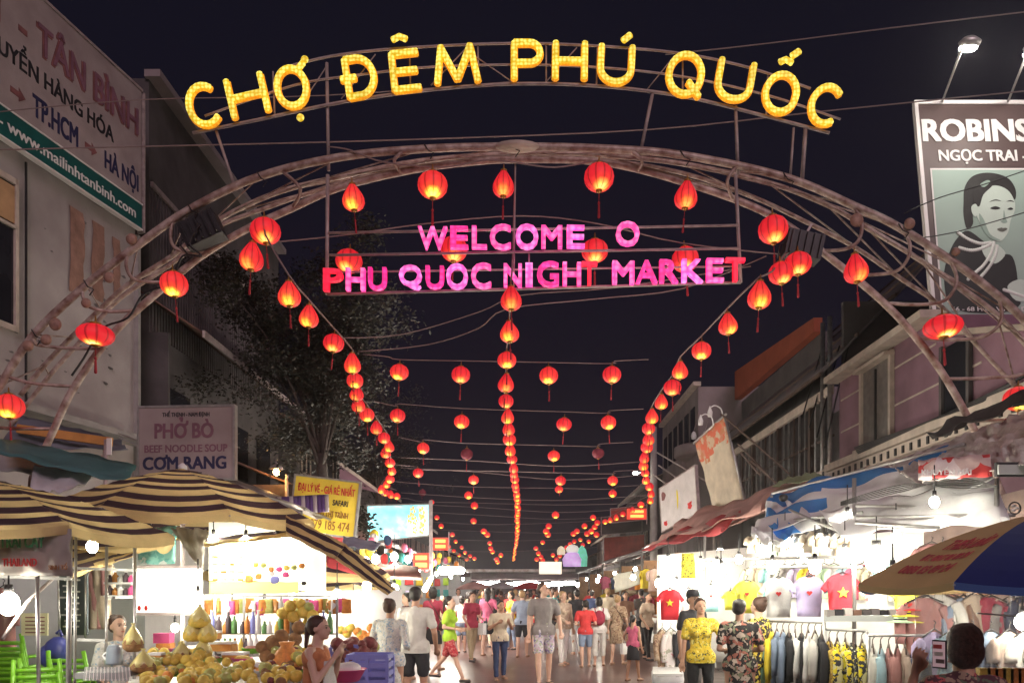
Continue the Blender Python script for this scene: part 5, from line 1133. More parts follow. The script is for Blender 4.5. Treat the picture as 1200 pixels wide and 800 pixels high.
for i in range(34):
    d = 30+i*.95; lo = P(540,VY,d).x; x = (-3.1+6.0*rnd.random())*(.9+.1*d/60); o = protos[rnd.randrange(len(protos))]; c = copy_tree(o)
    c.location = (x, d, 0); c.rotation_euler.z = rnd.uniform(0, 6.28)
    c['label'] = "small distant figure in the crowd filling the far end of the market street"; c['group'] = "far crowd"
    for ch in c.children:
        if ch.name.split('.')[0] in ('shirt', 'dress'):
            ch.material_slots[0].link = 'OBJECT'; q = rnd.choice(far_cols); ch.material_slots[0].material = cloth(q, COLS[q])
# ================================================================ BULBS
NB = [0]
BM = {}
def bulb(px, py, d, label, r=.055, m='bulb', cord=.35, group="bare bulbs over the stalls"):
    k = (r, m, cord)
    if k not in BM:
        BM[k] = (MB().ell((0,0,0), (r, r, r*1.25), 12, 8).mesh("bulb_glass", M[m]), MB().tube([(0,0,r*1.1),(0,0,r*1.1+.07)], [r*.45, r*.40], 8).tube([(0,0,r*1.1+.07),(0,0,r*1.1+cord)], .007, 5).mesh("socket", M['dark']))
    t = thing("hanging_bulb", label, "light bulb", P(px, py, d), group)
    link("bulb_glass", BM[k][0], t); link("socket", BM[k][1], t); return t

# ================================================================ STRIPED CANOPIES (left)
def patio(px, py, d, Rr, drop, rot, label, n=13, ribs=8, z_pole=0.0, name="striped_umbrella"):
    c = P(px, py, d); t = thing(name, label, "market umbrella", (c.x, c.y, 0), "striped market umbrellas")
    mb = MB(); K = 5; vs = []; top = c
    def pt(i, s, q):                                    # ring i of n*2, sector s, q 0..1 across
        r = Rr*i/(n*2); a0 = rot+2*PI*s/ribs; a1 = rot+2*PI*(s+1)/ribs
        p = (V((math.cos(a0), math.sin(a0), 0))*(1-q)+V((math.cos(a1), math.sin(a1), 0))*q)*r
        f = i/(n*2); z = -drop*(.55*f+.45*f*f)-.055*4*q*(1-q)*f*f*Rr/1.4+.008*math.sin(i*2.3+s)
        return c+p+Z*z
    for s in range(ribs):
        for i in range(n*2):
            mi = 0 if ((i+1)//2) % 2 == (n % 2) else 1
            for q in range(K):
                b = len(mb.v); mb.add([pt(i,s,q/K), pt(i,s,(q+1)/K), pt(i+1,s,(q+1)/K), pt(i+1,s,q/K)], [(0,1,2,3)], mi, True)
        # short valance
        for q in range(K):
            e0, e1 = pt(n*2,s,q/K), pt(n*2,s,(q+1)/K); mb.add([e0, e1, e1-Z*.07, e0-Z*.07], [(0,1,2,3)], 0, True)
    mb.build("canopy", [M['stripe_light'], M['stripe_dark']], t)
    for s in range(ribs):
        MB().tube([c-Z*.04]+[pt(int(n*2*f), s, 0)-Z*.03 for f in (.35,.7,1)], .011, 5).build("rib", M['rail'], t)
        MB().beam(c-Z*(drop+.02), pt(int(n*1.1), s, 0)-Z*.03, .014).build("strut", M['rail'], t)
    MB().tube([c+Z*.05, V((c.x, c.y, 0))], .026, 8).build("pole", M['rail'], t); MB().lathe([(.05,0),(.05,.04),(.02,.07),(0,.08)], c-Z*.01, 10).build("finial", M['whitepl'], t)
    MB().lathe([(.28,0),(.28,.06),(.05,.10),(.05,.2)], (c.x, c.y, 0), 16).build("base", M['concrete'], t); return t
patio(214, 549, 8.8, 1.55, .62, R(-95), "big brown and cream striped umbrella with its peak under the PHỞ BÒ sign")
patio(-20, 560, 6.9, 1.62, .50, R(-80), "brown and cream striped umbrella at the left edge, in front of the bigger one")
patio(352, 616, 11.4, 1.35, .72, R(-112), "smaller striped umbrella with a torn white tip, right of the big one")
patio(378, 640, 14.2, 1.45, .75, R(-100), "striped umbrella with a red panel edge, the farthest one on the left")
sf = thing("striped_flap", "striped canopy flap sloping down right in front of the drinks board's corner", "awning", P(395,645,8.3))
MB().sheet(P(335,604,8.2), P(405,638,8.2), P(393,655,8.0), P(335,626,8.0), 12, 8, 0, .02, .012, mfun=lambda u, v: 1 if int(v*4+.5) % 2 else 0).build("flap_cloth", [M['stripe_light'], M['stripe_dark']], sf)
MB().sheet(P(405,638,8.2), P(464,690,8.2), P(454,697,8.0), P(393,655,8.0), 12, 8, 0, .02, .012, mfun=lambda u, v: 1 if int(v*4+.5) % 2 else 0).build("flap_cloth", [M['stripe_light'], M['stripe_dark']], sf)
MB().sheet(P(238,622,8.9), P(345,612,8.9), P(345,628,8.3), P(236,641,8.3), 14, 8, 0, .02, .012, mfun=lambda u, v: 1 if int(v*5+.5) % 2 else 0).build("flap_cloth", [M['stripe_light'], M['stripe_dark']], sf)
MB().sheet(P(383,651,10.6), P(400,655,10.6), P(436,678,10.4), P(383,664,10.5), 8, 3, 0, .02, .012).build("red_flap", M['canvas_red'], label="bright red cloth flap under the edge of the smaller striped umbrella", cat="cloth")
MB().sheet(P(60,640,8.6), P(160,632,9.2), P(160,650,8.2), P(84,678,7.4), 14, 10, 0, .02, .012, mfun=lambda u, v: 1 if int(v*7+u*1.2) % 2 else 0).build("striped_cloth", [M['stripe_light'], M['stripe_dark']], label="slanting striped cloth seen from below behind the banner post", cat="awning")

# ================================================================ LEFT FRONT STALLS
tp = [("teal_tarp",[(0,512,9.5),(160,545,10),(150,565,9),(0,530,8.6)],mat("tarp_teal",(.10,.24,.24),.6,.2,3,.2,trans=.3),"teal tarpaulin strip below the haulage building's canopy"),
      ("white_tarp",[(40,545,9.2),(115,557,9.4),(75,577,8.4),(35,572,8.4)],M['canvas_white'],"bright white tarpaulin corner between the two front striped umbrellas"),
      ("grey_tarp",[(0,528,9.8),(150,548,10.2),(120,560,9.4),(0,550,9.4)],M['canvas_grey'],"grey tarpaulin sheet beneath the teal strip"),
      ("shade_roof",[(24,486,11.5),(140,515,12.5),(150,528,11.5),(0,520,10.5)],mat("roof_blue_grey",(.15,.16,.20),.7,.2,3,.2),"dark blue-grey shade roof at the foot of the haulage building")]
for nm, q, m, lb in tp: MB().sheet(*[P(*a) for a in q], 14, 5, .02, .08, .012, seed=len(nm)).build(nm, m, label=lb, cat="tarpaulin")
MB().beam(P(20,502,10.8), P(132,518,11.2), .07, .12).build("orange_beam", M['cardboard'], label="orange brown beam under the haulage building's ledge", cat="beam")
MB().box(P(128,523,11.1), (.07,.02,.24)).build("notice", M['ink_white'], label="small white notice card on the end of the orange beam", cat="notice")
MB().tube([P(124,515,11.15), P(124,620,11.15)], .03, 6).build("post", M['rail'], label="post under the end of the orange beam", cat="post")

def sw(name, pts, m, label, cat, nu=10, nv=8, sag=0, rip=.05, **k):
    return MB().sheet(*[P(*a) for a in pts], nu, nv, sag, rip, .012, **k).build(name, m, label=label, cat=cat)
sh = thing("stall_shelter", "grey walled stall shelter with thin steel posts at the left edge", "market stall", P(60,692,8))
MB().sheet(P(-60,560,9.6), P(170,600,10.4), P(170,800,10.4), P(-60,800,9.6), 10, 6, 0, .03, .04).build("back_wall", M['stallgrey'], sh)
for a, b, c, e, d, r in [(44,674,46,860,6.0,.015),(82,620,80,860,6.2,.021),(89,622,87,860,6.35,.012),(125,640,124,860,7.0,.014),(158,636,157,860,7.0,.015),(68,675,70,745,7.6,.010),(100,670,100,748,7.9,.010)]:
    MB().tube([P(a,b,d), P(c,e,d)], r, 7).build("post", M['steel'], sh)
for a, b, c, e, d in [(0,675,84,678,6.1),(0,622,84,620,6.1),(82,665,160,668,7),(124,700,160,699,7.1),(90,749,124,750,6.6)]:
    MB().beam(P(a,b,d), P(c,e,d), .022).build("rail", M['steel'], sh)
MB().tube([P(3,748,6.0), P(32,705,6.2), P(68,672,6.6)], .014, 6).build("brace", M['rail'], sh)
bn = thing("plastic_banner", "creased greyish plastic banner with THAILAND in red at the left edge", "banner", P(40,675,6))
MB().sheet(P(-40,618,5.95), P(83,619,5.95), P(84,675,5.95), P(-40,673,5.95), 26, 10, 0, .05, .008, seed=4).build("banner_sheet", M['banner_grey'], bn)
text("lettering", "THAILAND", M['ink_scarlet'], P(3,663,5.90), XX, Z, 40*5.9/F, 9*5.9/F, bn, off=.03)
text("lettering", "TRÁI CÂY", mat("ink_green",(.05,.22,.10),.7,.2,5,0), P(0,641,5.90), XX, Z, 52*5.9/F, 13*5.9/F, bn, off=.05)
text("lettering", "SINH TỐ", M['ink_brown'], P(57,667,5.90), XX, Z, 22*5.9/F, 5*5.9/F, bn, off=.02)
mb_ = thing("price_board", "tall dark price board behind the thin posts", "menu board", P(85,745,8.4)); MB().box(P(86,695,8.5), (.32,.03,.92)).build("panel", mat("menu_dark",(.08,.10,.11),.6,.2,4,0), mb_)
for k in range(13):
    MB().box(P(86-3+rnd.uniform(-2,2), 652+k*6.8, 8.47), (.20*rnd.uniform(.7,1.1),.006,.018)).build("price_line", M['whitepl'], mb_)
mb_ = thing("yellow_menu_card", "yellow menu card hanging behind the bulb at the left", "menu board", P(41,745,7.6)); MB().box(P(41,731,7.6), (.26,.02,.22)).build("card", mat("card_cream",(.62,.58,.36),.7,.1,4,0), mb_)
for k in range(5): MB().box(P(41, 723+k*4.4, 7.58), (.19,.006,.012)).build("menu_line", M['ink_red'], mb_)
# stacked lime chairs
def chair(px, py, d, label, rz=0, s=1.0):
    c = P(px, py, d); t = thing("plastic_chair", label, "chair", c, "lime plastic chairs", rz); o = c
    def L_(x, y, z): return o+V((x, y, z))*s
    MB().sheet(L_(-.19,-.2,.42), L_(.19,-.2,.42), L_(.17,.2,.40), L_(-.17,.2,.40), 4, 4, .02, 0, .02).build("seat", M['lime'], t)
    for k in range(6): MB().sheet(L_(-.18+k*.005,.21+k*.012,.50+k*.06), L_(.18-k*.005,.21+k*.012,.50+k*.06), L_(.18-k*.005,.205+k*.012,.465+k*.06), L_(-.18+k*.005,.205+k*.012,.465+k*.06), 4, 1, 0, 0, .015).build("back_slat", M['lime'], t)
    for x in (-.19, .19):
        MB().tube([L_(x,.20,.40), L_(x,.24,.65), L_(x*.9,.28,.88)], .020, 6).build("back_post", M['lime'], t)
        MB().tube([L_(x,-.19,.42), L_(x*1.12,-.23,0)], .022, 6).build("leg", M['lime'], t); MB().tube([L_(x,.19,.40), L_(x*1.12,.25,0)], .022, 6).build("leg", M['lime'], t)
        MB().tube(smooth([L_(x*1.02,-.2,.42), L_(x*1.1,-.2,.62), L_(x*1.1,.0,.64), L_(x*1.05,.22,.64)], 4), .018, 6).build("armrest", M['lime'], t)
for k in range(4): chair(26, VY+(1.6-.10*k)/7.9*F, 7.9, f"lime green plastic chair, {['lowest','second','third','topmost'][k]} of the stack at the left wall", R(180))
for k in range(2): chair(52, VY+(1.6-.12*k)/7.0*F, 7.0, ["lower of two stacked lime green chairs left of the tall posts","upper of two stacked lime green chairs left of the tall posts"][k], R(200))
chair(70, VY+1.5/7.3*F, 7.3, "lime green plastic chair between the tall posts and the blue bag", R(165)); chair(98, VY+1.45/7.6*F, 7.6, "lime green plastic chair right of the two tall posts", R(178))
sb = thing("blue_sack", "dark blue stuffed bag behind the lime chairs", "bag", P(68,800,7.6)); q = MB(); q.ell(P(68,762,7.6), (.13,.10,.14), 14, 10, jit=.06).ell(P(58,768,7.6), (.10,.1,.12), 12, 8, jit=.05); q.build("sack_body", M['bluepl'], sb); MB().tube([P(66,742,7.6), P(70,738,7.6), P(73,745,7.6)], .015, 5).build("knot", M['bluepl'], sb)
# lit panels
lp = thing("lit_menu_panel", "blown-out white lit panel with faint red figures behind the fruit stall", "lightbox", P(198,718,8.2))
MB().box(P(198,691,8.25), (.70,.06,.50)).build("panel", emit("white_lightbox", (1.0,1.0,.94), .98, True), lp)
for x0, x1, y in ((159,237,664),(159,237,719)): MB().beam(P(x0,y,8.2), P(x1,y,8.2), .03).build("frame", M['rail'], lp)
for px in (163, 171): MB().ell(P(px,712,8.20), (.02,.004,.03), 8, 4).build("red_mark", M['ink_scarlet'], lp)
sw("teal_banner", [(160,620,8.6),(208,616,8.6),(205,660,8.5),(163,662,8.5)], floral("teal_white_print", (.25,.55,.48), [(.7,.75,.7),(.15,.42,.38)], 9, .3), "teal and white printed banner hanging under the big umbrella", "banner")
sw("plastic_swag", [(200,618,8.3),(242,620,8.3),(238,668,8.2),(226,655,8.2)], mat("swag_white",(.66,.62,.55),.4,.15,4,.4,trans=.4), "crumpled white plastic swag right of the teal banner", "plastic sheet", rip=.12)
bp_ = thing("drinks_board", "large blown-out white and yellow drinks board above the jars", "lightbox", P(313,696,8.4))
MB().sheet(P(246,612,8.6), P(300,612,8.6), P(300,680,8.6), P(246,680,8.6), 4, 3, 0, 0, .03).build("panel", emit("white_board_glow", (1.0,.98,.82), .92, True), bp_)
MB().sheet(P(300,612,8.6), P(382,625,8.6), P(382,697,8.6), P(300,680,8.6), 4, 3, 0, 0, .03).build("panel", emit("white_board_glow", (1.0,.98,.82), .92, True), bp_)
MB().box(P(298,688,8.5), (.98,.03,.13)).build("yellow_base", emit("yellow_board_glow", (1.0,.86,.22), .95, False), bp_)
MB().box(P(268,672,8.5), (.28,.02,.20)).build("picture_panel", emit("pale_yellow_glow", (1.0,.93,.55), .95, False), bp_)
text("lettering", "KEM TƯƠI", mat("ink_teal",(.05,.35,.30),.7,.1,5,0), P(297,648,8.5), XX, Z, 30*8.5/F, 7*8.5/F, bp_, off=.03)
for (a, b, r_, c) in [(292,678,.05,'orangefruit'),(303,675,.04,'orangefruit'),(322,679,.055,'lilacpl'),(335,673,.04,'pinkpl'),(356,683,.03,'dark'),(318,672,.035,'whitepl')]:
    MB().ell(P(a,b,8.46), (r_*1.0,.006,r_*.8), 10, 5, jit=.2).build("picture", M[c], bp_)
cab = thing("drinks_cabinet", "white framed glass cabinet with shelves under the drinks board", "cabinet", P(290,800,8.2))
for px in (238, 252, 286, 330, 395): MB().beam(P(px,698,8.2), P(px,790,8.2), .022).build("upright", M['steel'], cab)
for y in (698, 742, 768): MB().beam(P(238,y,8.2), P(395,y,8.2), .018).build("shelf_rail", M['steel'], cab)
MB().sheet(P(238,696,9.3), P(470,690,10.6), P(470,790,10.6), P(238,800,9.3), 6, 4, 0, 0, .03).build("back_panel", M['stallwall'], cab)

# counters with fruit
def counter(name, label, pts, z, m='whitepl', cloth_m='canvas_white'):
    """pts = four ground-plan corners"""
    c = sum((V((x, y, 0)) for x, y in pts), V((0,0,0)))/len(pts); t = thing(name, label, "table", c)
    MB().prism([V((x, y, z-.04)) for x, y in pts], (0,0,.04)).build("tabletop", M[m], t)
    for i in range(len(pts)):
        a = V((*pts[i], 0)); b = V((*pts[(i+1) % len(pts)], 0)); MB().sheet(a+Z*(z-.045), b+Z*(z-.045), b+Z*.05, a+Z*.05, 12, 3, 0, .03, .01).build("skirt_cloth", M[cloth_m], t)
        k = a*.9+c*.1; MB().beam(k, k+Z*(z-.05), .04).build("leg", M['steel'], t)
    return t
cx = lambda px, d: (px-VX)/F*d
counter("fruit_counter", "white clothed front counter covered with heaps of fruit, left row", [(cx(150,6.3),6.3),(cx(345,6.3),6.3),(cx(345,7.9),7.9),(cx(150,7.9),7.9)], .80)
counter("fruit_counter", "counter with dark red fruit right of the woman in the tank top", [(cx(392,7.6),7.6),(cx(440,7.6),7.6),(cx(430,10.2),10.2),(cx(396,10.2),10.2)], .82)
counter("corner_table", "low white table corner at the bottom left edge", [(cx(-30,5.6),5.6),(cx(75,5.6),5.6),(cx(78,6.4),6.4),(cx(-30,6.4),6.4)], .78)
def fruit(px, py, d, kind, s, label=None, group="fruit piled on the front stall"):
    lab = label or {'yellowfruit':"yellow fruit in the blown-out heap on the front counter",'greenfruit':"green fruit in the blown-out heap on the front counter",'orangefruit':"orange fruit in the blown-out heap on the front counter",'coconut':"brown coconut in the heap on the front counter",'redfruit':"dark red fruit in the heap"}[kind]
    k = ("fr", kind, round(s, 2))
    if k not in BM: BM[k] = MB().ell((0,0,0), (s, s*.92, s*.95), 12, 8, jit=.04).mesh("fruit", M[kind])
    nm = {'coconut':'coconut'}.get(kind, 'fruit'); o = link(nm, BM[k], None, P(px, py, d)); o.rotation_euler = (rnd.random()*3, rnd.random()*3, 0); return tag(o, lab, "fruit", group)
def heap(px0, px1, py0, py1, d, kinds, n, where, s0=.032, s1=.056):
    for _ in range(n):
        u = rnd.random(); v = rnd.random(); k = rnd.choice(kinds); col = {'yellowfruit':'yellow','greenfruit':'green','orangefruit':'orange','redfruit':'dark red','coconut':'brown husky'}[k]; hh = 'left part' if u < .5 else 'right part'
        fruit(px0+(px1-px0)*u, py0+(py1-py0)*v, d-.9*v, k, rnd.choice([s0, (s0+s1)/2, s1]), f"{col} fruit, {hh} of the heap {where}")
for (x0, x1, y0, y1, d, ks, n, wh) in [(165,235,778,800,6.9,['orangefruit','yellowfruit','yellowfruit','greenfruit'],46,"in front of the wrapped cones"),(235,300,775,800,6.9,['yellowfruit','greenfruit','yellowfruit'],44,"at the front middle of the counter"),(160,200,760,780,7.4,['yellowfruit','greenfruit'],12,"behind the big brown cone"),(205,235,752,776,7.6,['yellowfruit','greenfruit'],14,"below the white wrapped bunch"),(318,350,748,772,7.6,['greenfruit','coconut','redfruit'],18,"behind the brown coconuts"),(300,350,776,800,6.8,['greenfruit','redfruit','coconut','yellowfruit'],24,"below the orange bag"),(345,362,757,775,7.4,['yellowfruit'],6,"beside the woman's shoulder")]:
    heap(x0, x1, y0, y1, d, ks, n, wh)
for (x, y, s) in [(322,755,.085),(314,768,.08),(336,763,.09),(345,772,.08),(322,777,.085),(308,758,.07),(330,745,.07)]: fruit(x, y, 7.2, 'coconut', s, "brown husked coconut piled beside the orange bag", "coconuts beside the orange bag")
for i, (x, y, s, k) in enumerate([(332,718,.07,'yellowfruit'),(344,722,.075,'yellowfruit'),(356,717,.07,'yellowfruit'),(340,710,.065,'yellowfruit'),(366,721,.065,'yellowfruit'),(352,707,.06,'yellowfruit'),(362,711,.06,'greenfruit')]):
    fruit(x, y, 8.0, k, s, "big yellow fruit hanging in the bunch above the woman in the tank top", "yellow fruit hanging in a bunch")
for i, (x, y, s) in enumerate([(320,752,.12),(350,735,.10),(346,748,.10),(349,762,.09)]): fruit(x, y, 7.6, 'coconut', s*.7, "husked brown coconut stacked behind the woman in the tank top", "coconuts stacked on the stall")
def cone(px, py, d, w, h, label, low='coconut'):
    t = thing("wrapped_fruit", label, "wrapped fruit", P(px, py, d), "cellophane wrapped fruit"); c = P(px, py, d)
    MB().lathe([(w*.30,0),(w*.5,h*.12),(w*.52,h*.3),(w*.40,h*.5)], c, 12, star=.02).build("fruit", M[low], t)
    MB().lathe([(w*.525,h*.28),(w*.42,h*.5),(w*.2,h*.78),(w*.06,h*.93),(w*.12,h*1.02)], c, 12, star=.05).build("wrapping", M['wrap'], t)
cone(156, 763, 6.6, .16, .24, "yellow wrapped brown fruit cone beside the seated vendor"); cone(168, 788, 6.4, .19, .20, "larger brown fruit below the yellow wrapped cone", 'coconut')
cone(213, 773, 7.0, .16, .17, "husky brown wrapped coconut in the front heap")
for i, (x, y, w) in enumerate([(226,751,.17),(243,752,.17),(234,735,.19),(238,772,.16)]): cone(x, y, 7.2, w, .22, ["white and yellow wrapped fruit, left of the bunch on the stall","white and yellow wrapped fruit, right of the bunch on the stall","white and yellow wrapped fruit on top of the bunch","white and yellow wrapped fruit at the bottom of the bunch"][i], 'yellowfruit')
def carton(px, py, d, w, h, label, lid='whitepl', body='cardboard'):
    t = thing("food_box", label, "box", P(px, py, d), "caramel coloured boxes on the stall"); c = P(px, py, d)+Z*h/2
    MB().box(c, (w, w*.8, h)).build("box_body", M[body], t); MB().box(c+Z*(h/2+.012), (w*1.06, w*.86, .024)).build("lid", M[lid], t)
for i, a in enumerate([(262,762,7.6,.20,.07),(276,776,7.4,.20,.08),(290,788,7.2,.20,.07),(184,780,6.9,.11,.10),(186,798,6.6,.16,.09),(302,788,7.2,.16,.06),(248,748,7.9,.16,.06)]):
    carton(*a, ["caramel box with white lid, top of the row by the cabinet","caramel box with white lid, second down by the cabinet","caramel box lowest right by the cabinet","orange jar box by the wrapped fruit","red-brown box at the bottom of the front heap","small caramel box under the coconuts","small caramel box highest on the cabinet shelf"][i])
jr = thing("pink_box", "pink and orange box on the stall under the lit panel", "box", P(192,752,7.8)); MB().box(P(192,747,7.8), (.16,.12,.10)).build("box_body", M['pinkpl'], jr); MB().box(P(194,756,7.75), (.14,.12,.05)).build("lower_box", M['orangefruit'], jr)
og = thing("orange_bag", "crumpled bright orange plastic bag beside the coconuts", "plastic bag", P(336,790,7.0)); MB().lathe([(.11,0),(.13,.06),(.11,.16),(.05,.24),(.07,.28)], P(336,788,6.9), 14, star=.09).build("bag_body", M['orangefruit'], og)
kt = thing("grey_kettle", "grey blue plastic jug on the table before the seated vendor", "jug", P(134,775,6.6)); MB().lathe([(.065,0),(.07,.02),(.06,.13),(.05,.16),(.035,.17)], P(134,778,6.6), 16).build("jug_body", mat("bluegrey_plastic",(.30,.36,.42),.4,.1,5,0), kt); MB().tube(smooth([P(126,763,6.6), P(121,768,6.6), P(126,774,6.6)], 4), .010, 5).build("handle", M['whitepl'], kt)
br = thing("woven_tray", "grey woven tray of straws before the seated vendor", "tray", P(126,795,6.3)); MB().box(P(126,789,6.3), (.36,.3,.05)).build("tray_body", M['stallgrey'], br)
for k in range(26): MB().beam(P(100+k*2.05,781,6.18), P(98+k*2.2,797,6.12), .008, .008).build("straw", M['ink_white'] if k % 2 else M['stallgrey'], br)
pb = thing("pink_basin", "pink plastic basin heaped with pale dough in front of the lilac crate", "basin", P(404,796,6.3)); c = P(404,798,6.3)
MB().lathe([(.10,0),(.12,.01),(.17,.10),(.18,.105),(.165,.10),(.11,.02)], c, 22).build("basin_body", M['pinkpl'], pb); MB().ell(c+V((.03,0,.11)), (.11,.10,.05), 12, 8, jit=.08).build("contents", M['ink_white'], pb)
def crate(px, py, d, label):
    t = thing("slatted_crate", label, "crate", P(px, py, d), "lilac crates"); c = P(px, py, d); w, dp, h = .36, .30, .26
    for k in range(4):
        z = .04+k*.075
        MB().beam(c+V((-w/2,-dp/2,z)), c+V((w/2,-dp/2,z)), .015, .045).build("slat", M['lilacpl'], t); MB().beam(c+V((-w/2,dp/2,z)), c+V((w/2,dp/2,z)), .015, .045).build("slat", M['lilacpl'], t)
        for x in (-w/2, w/2): MB().beam(c+V((x,-dp/2,z)), c+V((x,dp/2,z)), .015, .045).build("slat", M['lilacpl'], t)
    for x in (-w/2, 0, w/2):
        for y in (-dp/2, dp/2): MB().beam(c+V((x,y,0)), c+V((x,y,h)), .03).build("corner_post", M['lilacpl'], t)
    return t
crate(434, 802, 7.0, "lilac slatted crate right of the pink basin"); crate(412, 786, 8.0, "second lilac crate behind the pink basin")
for k in range(40): fruit(395+rnd.random()*45, 752+rnd.random()*24, 8.3-rnd.random()*.8, 'redfruit', rnd.choice([.04,.055,.07]), f"dark red brown fruit in the {['left','middle','right'][k % 3]} of the heap over the lilac crates, {['small','larger'][k % 2]} one", "dark red fruit over the crates")
for k in range(6): fruit(432+rnd.random()*10, 752+rnd.random()*10, 8.2, 'greenfruit', .06, "green fruit on the dark red heap", "green fruit on the dark red heap")
for k in range(14): fruit(400+rnd.random()*35, 735+rnd.random()*12, 9.4, rnd.choice(['orangefruit','yellowfruit','greenfruit']), .06, "mixed fruit farther back on the left counter", "fruit farther back on the left counter")
dr = thing("brown_awning", "brown awning edge in front of the left tin-roofed stalls", "awning", P(465,670,13)); MB().sheet(P(430,661,14.2), P(490,664,14.2), P(494,677,13), P(432,674,13), 8, 2, 0, .03, .02).build("awning_cloth", mat("cloth_brown_awning",(.22,.09,.07),.8,.2,4,.1,trans=.15), dr); MB().beam(P(432,675,13), P(494,678,13), .04).build("edge_bar", M['rail'], dr)
sw("white_tip", [(418,655,10.2),(426,658,10.2),(438,673,10.1),(430,676,10.1)], M['canvas_white'], "torn white cloth tip at the smaller umbrella's corner", "cloth", 4, 4)
sw("blue_grey_roof", [(402,628,13),(447,636,14),(440,645,12.5),(402,640,12.5)], mat("tin_bluegrey",(.26,.28,.36),.6,.2,3,.2), "blue-grey tin roof corner under the ticket sign", "roof")

# ================================================================ ROWS OF STALLS BEHIND
rowcols = ['red','white','yellow','teal','lilac','black','cream','navy','pink','palegreen','beige','denim','orange']
COLS['orange'] = (.75,.28,.05)
def garment(loc, w, h, m, rz, label, group, name="hanging_garment", cat="clothing"):
    k = ("g", round(w, 2), round(h, 2), m); kh = ("hanger", round(w, 2))
    if k not in BM:
        q = MB(); hw = w*.5
        q.lathe([(hw*1.02,-h),(hw*1.0,-h*.97),(hw*.93,-h*.6),(hw*.95,-h*.3),(hw*.98,-.10),(hw*.80,-.045),(hw*.42,-.005),(hw*.30,.015)], n=30, squash=.15, star=.07)
        for s_ in (-1, 1): q.tube(smooth([V((s_*hw*.80,0,-.07)), V((s_*hw*1.08,.01,-h*.25)), V((s_*hw*1.16,-.02,-h*.52))], 3), [.045,.052,.054,.054,.052,.050,.048], 8)
        q.v = [(x+.012*math.sin(z*9+w*30), y+.016*math.sin(x*40+z*6), z) for x, y, z in q.v]
        BM[k] = q.mesh(name, M[m] if m in M else cloth(m, COLS[m]))
    if kh not in BM: BM[kh] = MB().tube([(-w*.40,0,-.03),(0,0,.045),(w*.40,0,-.03)], .008, 5).tube(smooth([V((0,0,.045)), V((0,0,.075)), V((.015,0,.10)), V((-.008,0,.12))], 4), .005, 5).mesh("hanger", M['dark'])
    t = thing(name, label, cat, loc, group, rz); link("cloth", BM[k], t); link("hanger", BM[kh], t); return t
def stall(side, y0, y1, label, awn, roof_in=3.3, goods=7, lights=2):
    s = side; fx = s*(3.75); bx = s*7.0
    t = thing("market_stall", label, "market stall", ((fx+bx)/2, (y0+y1)/2, 0), "stalls lining the street")
    ez = 2.85+.15*rnd.random(); bz = 4.0+.3*rnd.random()
    A, Bb, C_, D_ = V((bx, y0, bz)), V((bx, y1, bz)), V((fx+s*.2*rnd.random(), y1, ez)), V((fx+s*.2*rnd.random(), y0, ez))
    MB().sheet(A, Bb, C_, D_, 14, 8, .10, .16, .012, seed=y0, freq=4).build("awning", M[awn], t)
    MB().beam(D_, C_, .03).build("edge_bar", M['steel'], t)
    MB().box((bx, (y0+y1)/2, 1.4), (.04, y1-y0-.05, 2.8)).build("back_wall", M['stallwall'], t)
    MB().box((s*5.4, y1-.03, 1.3), (3.0, .03, 2.6)).build("side_wall", M['stallgrey'] if s < 0 else mat('stall_ochre', (.34,.19,.10), .8, .3, 3, .2), t)
    for y in (y0+.05, y1-.1):
        MB().tube([(fx+s*.1, y, 0), (fx+s*.1, y, ez)], .022, 7).build("post", M['steel'], t); MB().beam((fx+s*.1, y, ez-.02), (bx, y, bz-.05), .025).build("rafter", M['steel'], t)
    MB().box((s*4.5, (y0+y1)/2, .42), (1.1, y1-y0-.5, .84)).build("counter", M['stallwall'], t)
    for k in range(goods):
        y = y0+.4+(y1-y0-.8)*k/max(1, goods-1); c = rnd.choice(rowcols)
        if side > 0: garment(V((s*(4.4+.5*rnd.random()), y, 2.35)), .5, .75, c, R(90+rnd.uniform(-30,30)), "garment hanging in the far stalls of the right row", "garments in the far right stalls")
        else:
            o = MB().ell((0,0,0), (.16,.13,.13), 10, 8, jit=.12) if 'gl' not in BM else None
            if o: BM['gl'] = [o.mesh("goods_basket", m_) for m_ in (M['orangefruit'], M['greenfruit'], M['yellowfruit'], M['redfruit'], M['pinkpl'], M['whitepl'])]
            q = link("goods_pile", rnd.choice(BM['gl']), None, (s*(4.15+.5*rnd.random()), y, .93)); tag(q, "small heap of goods on a far stall counter of the left row", "goods", "goods on the far left stalls")
    for k in range(lights):
        y = y0+(y1-y0)*(k+.5)/lights; b_ = thing("hanging_bulb", f"bright bulb under a far stall awning of the {'right' if s > 0 else 'left'} row", "light bulb", (s*4.25, y, 2.42), "bulbs in the far stalls")
        k_ = ('b', 'far')
        if k_ not in BM: BM[k_] = (MB().ell((0,0,0), (.085,.085,.11), 10, 8).mesh("bulb_glass", M['bulb_far']), MB().tube([(0,0,.1),(0,0,.16)], .035, 8).tube([(0,0,.16),(0,0,.5)], .008, 5).mesh("socket", M['dark']))
        link("bulb_glass", BM[k_][0], b_); link("socket", BM[k_][1], b_)
    return t
ys_ = [(13.2,17.2),(17.3,21.6),(21.7,26.4),(26.5,32),(32.1,38.5),(38.6,46),(46.1,55)]
for i, (a, b) in enumerate(ys_):
    stall(-1, a, b, f"left row stall with tin roof, {ORD[i]} behind the striped umbrellas", ['corr_light','corr_light','canvas_grey','corr_light','canvas_grey','canvas_white','corr_light'][i], goods=8 if i < 5 else 4)
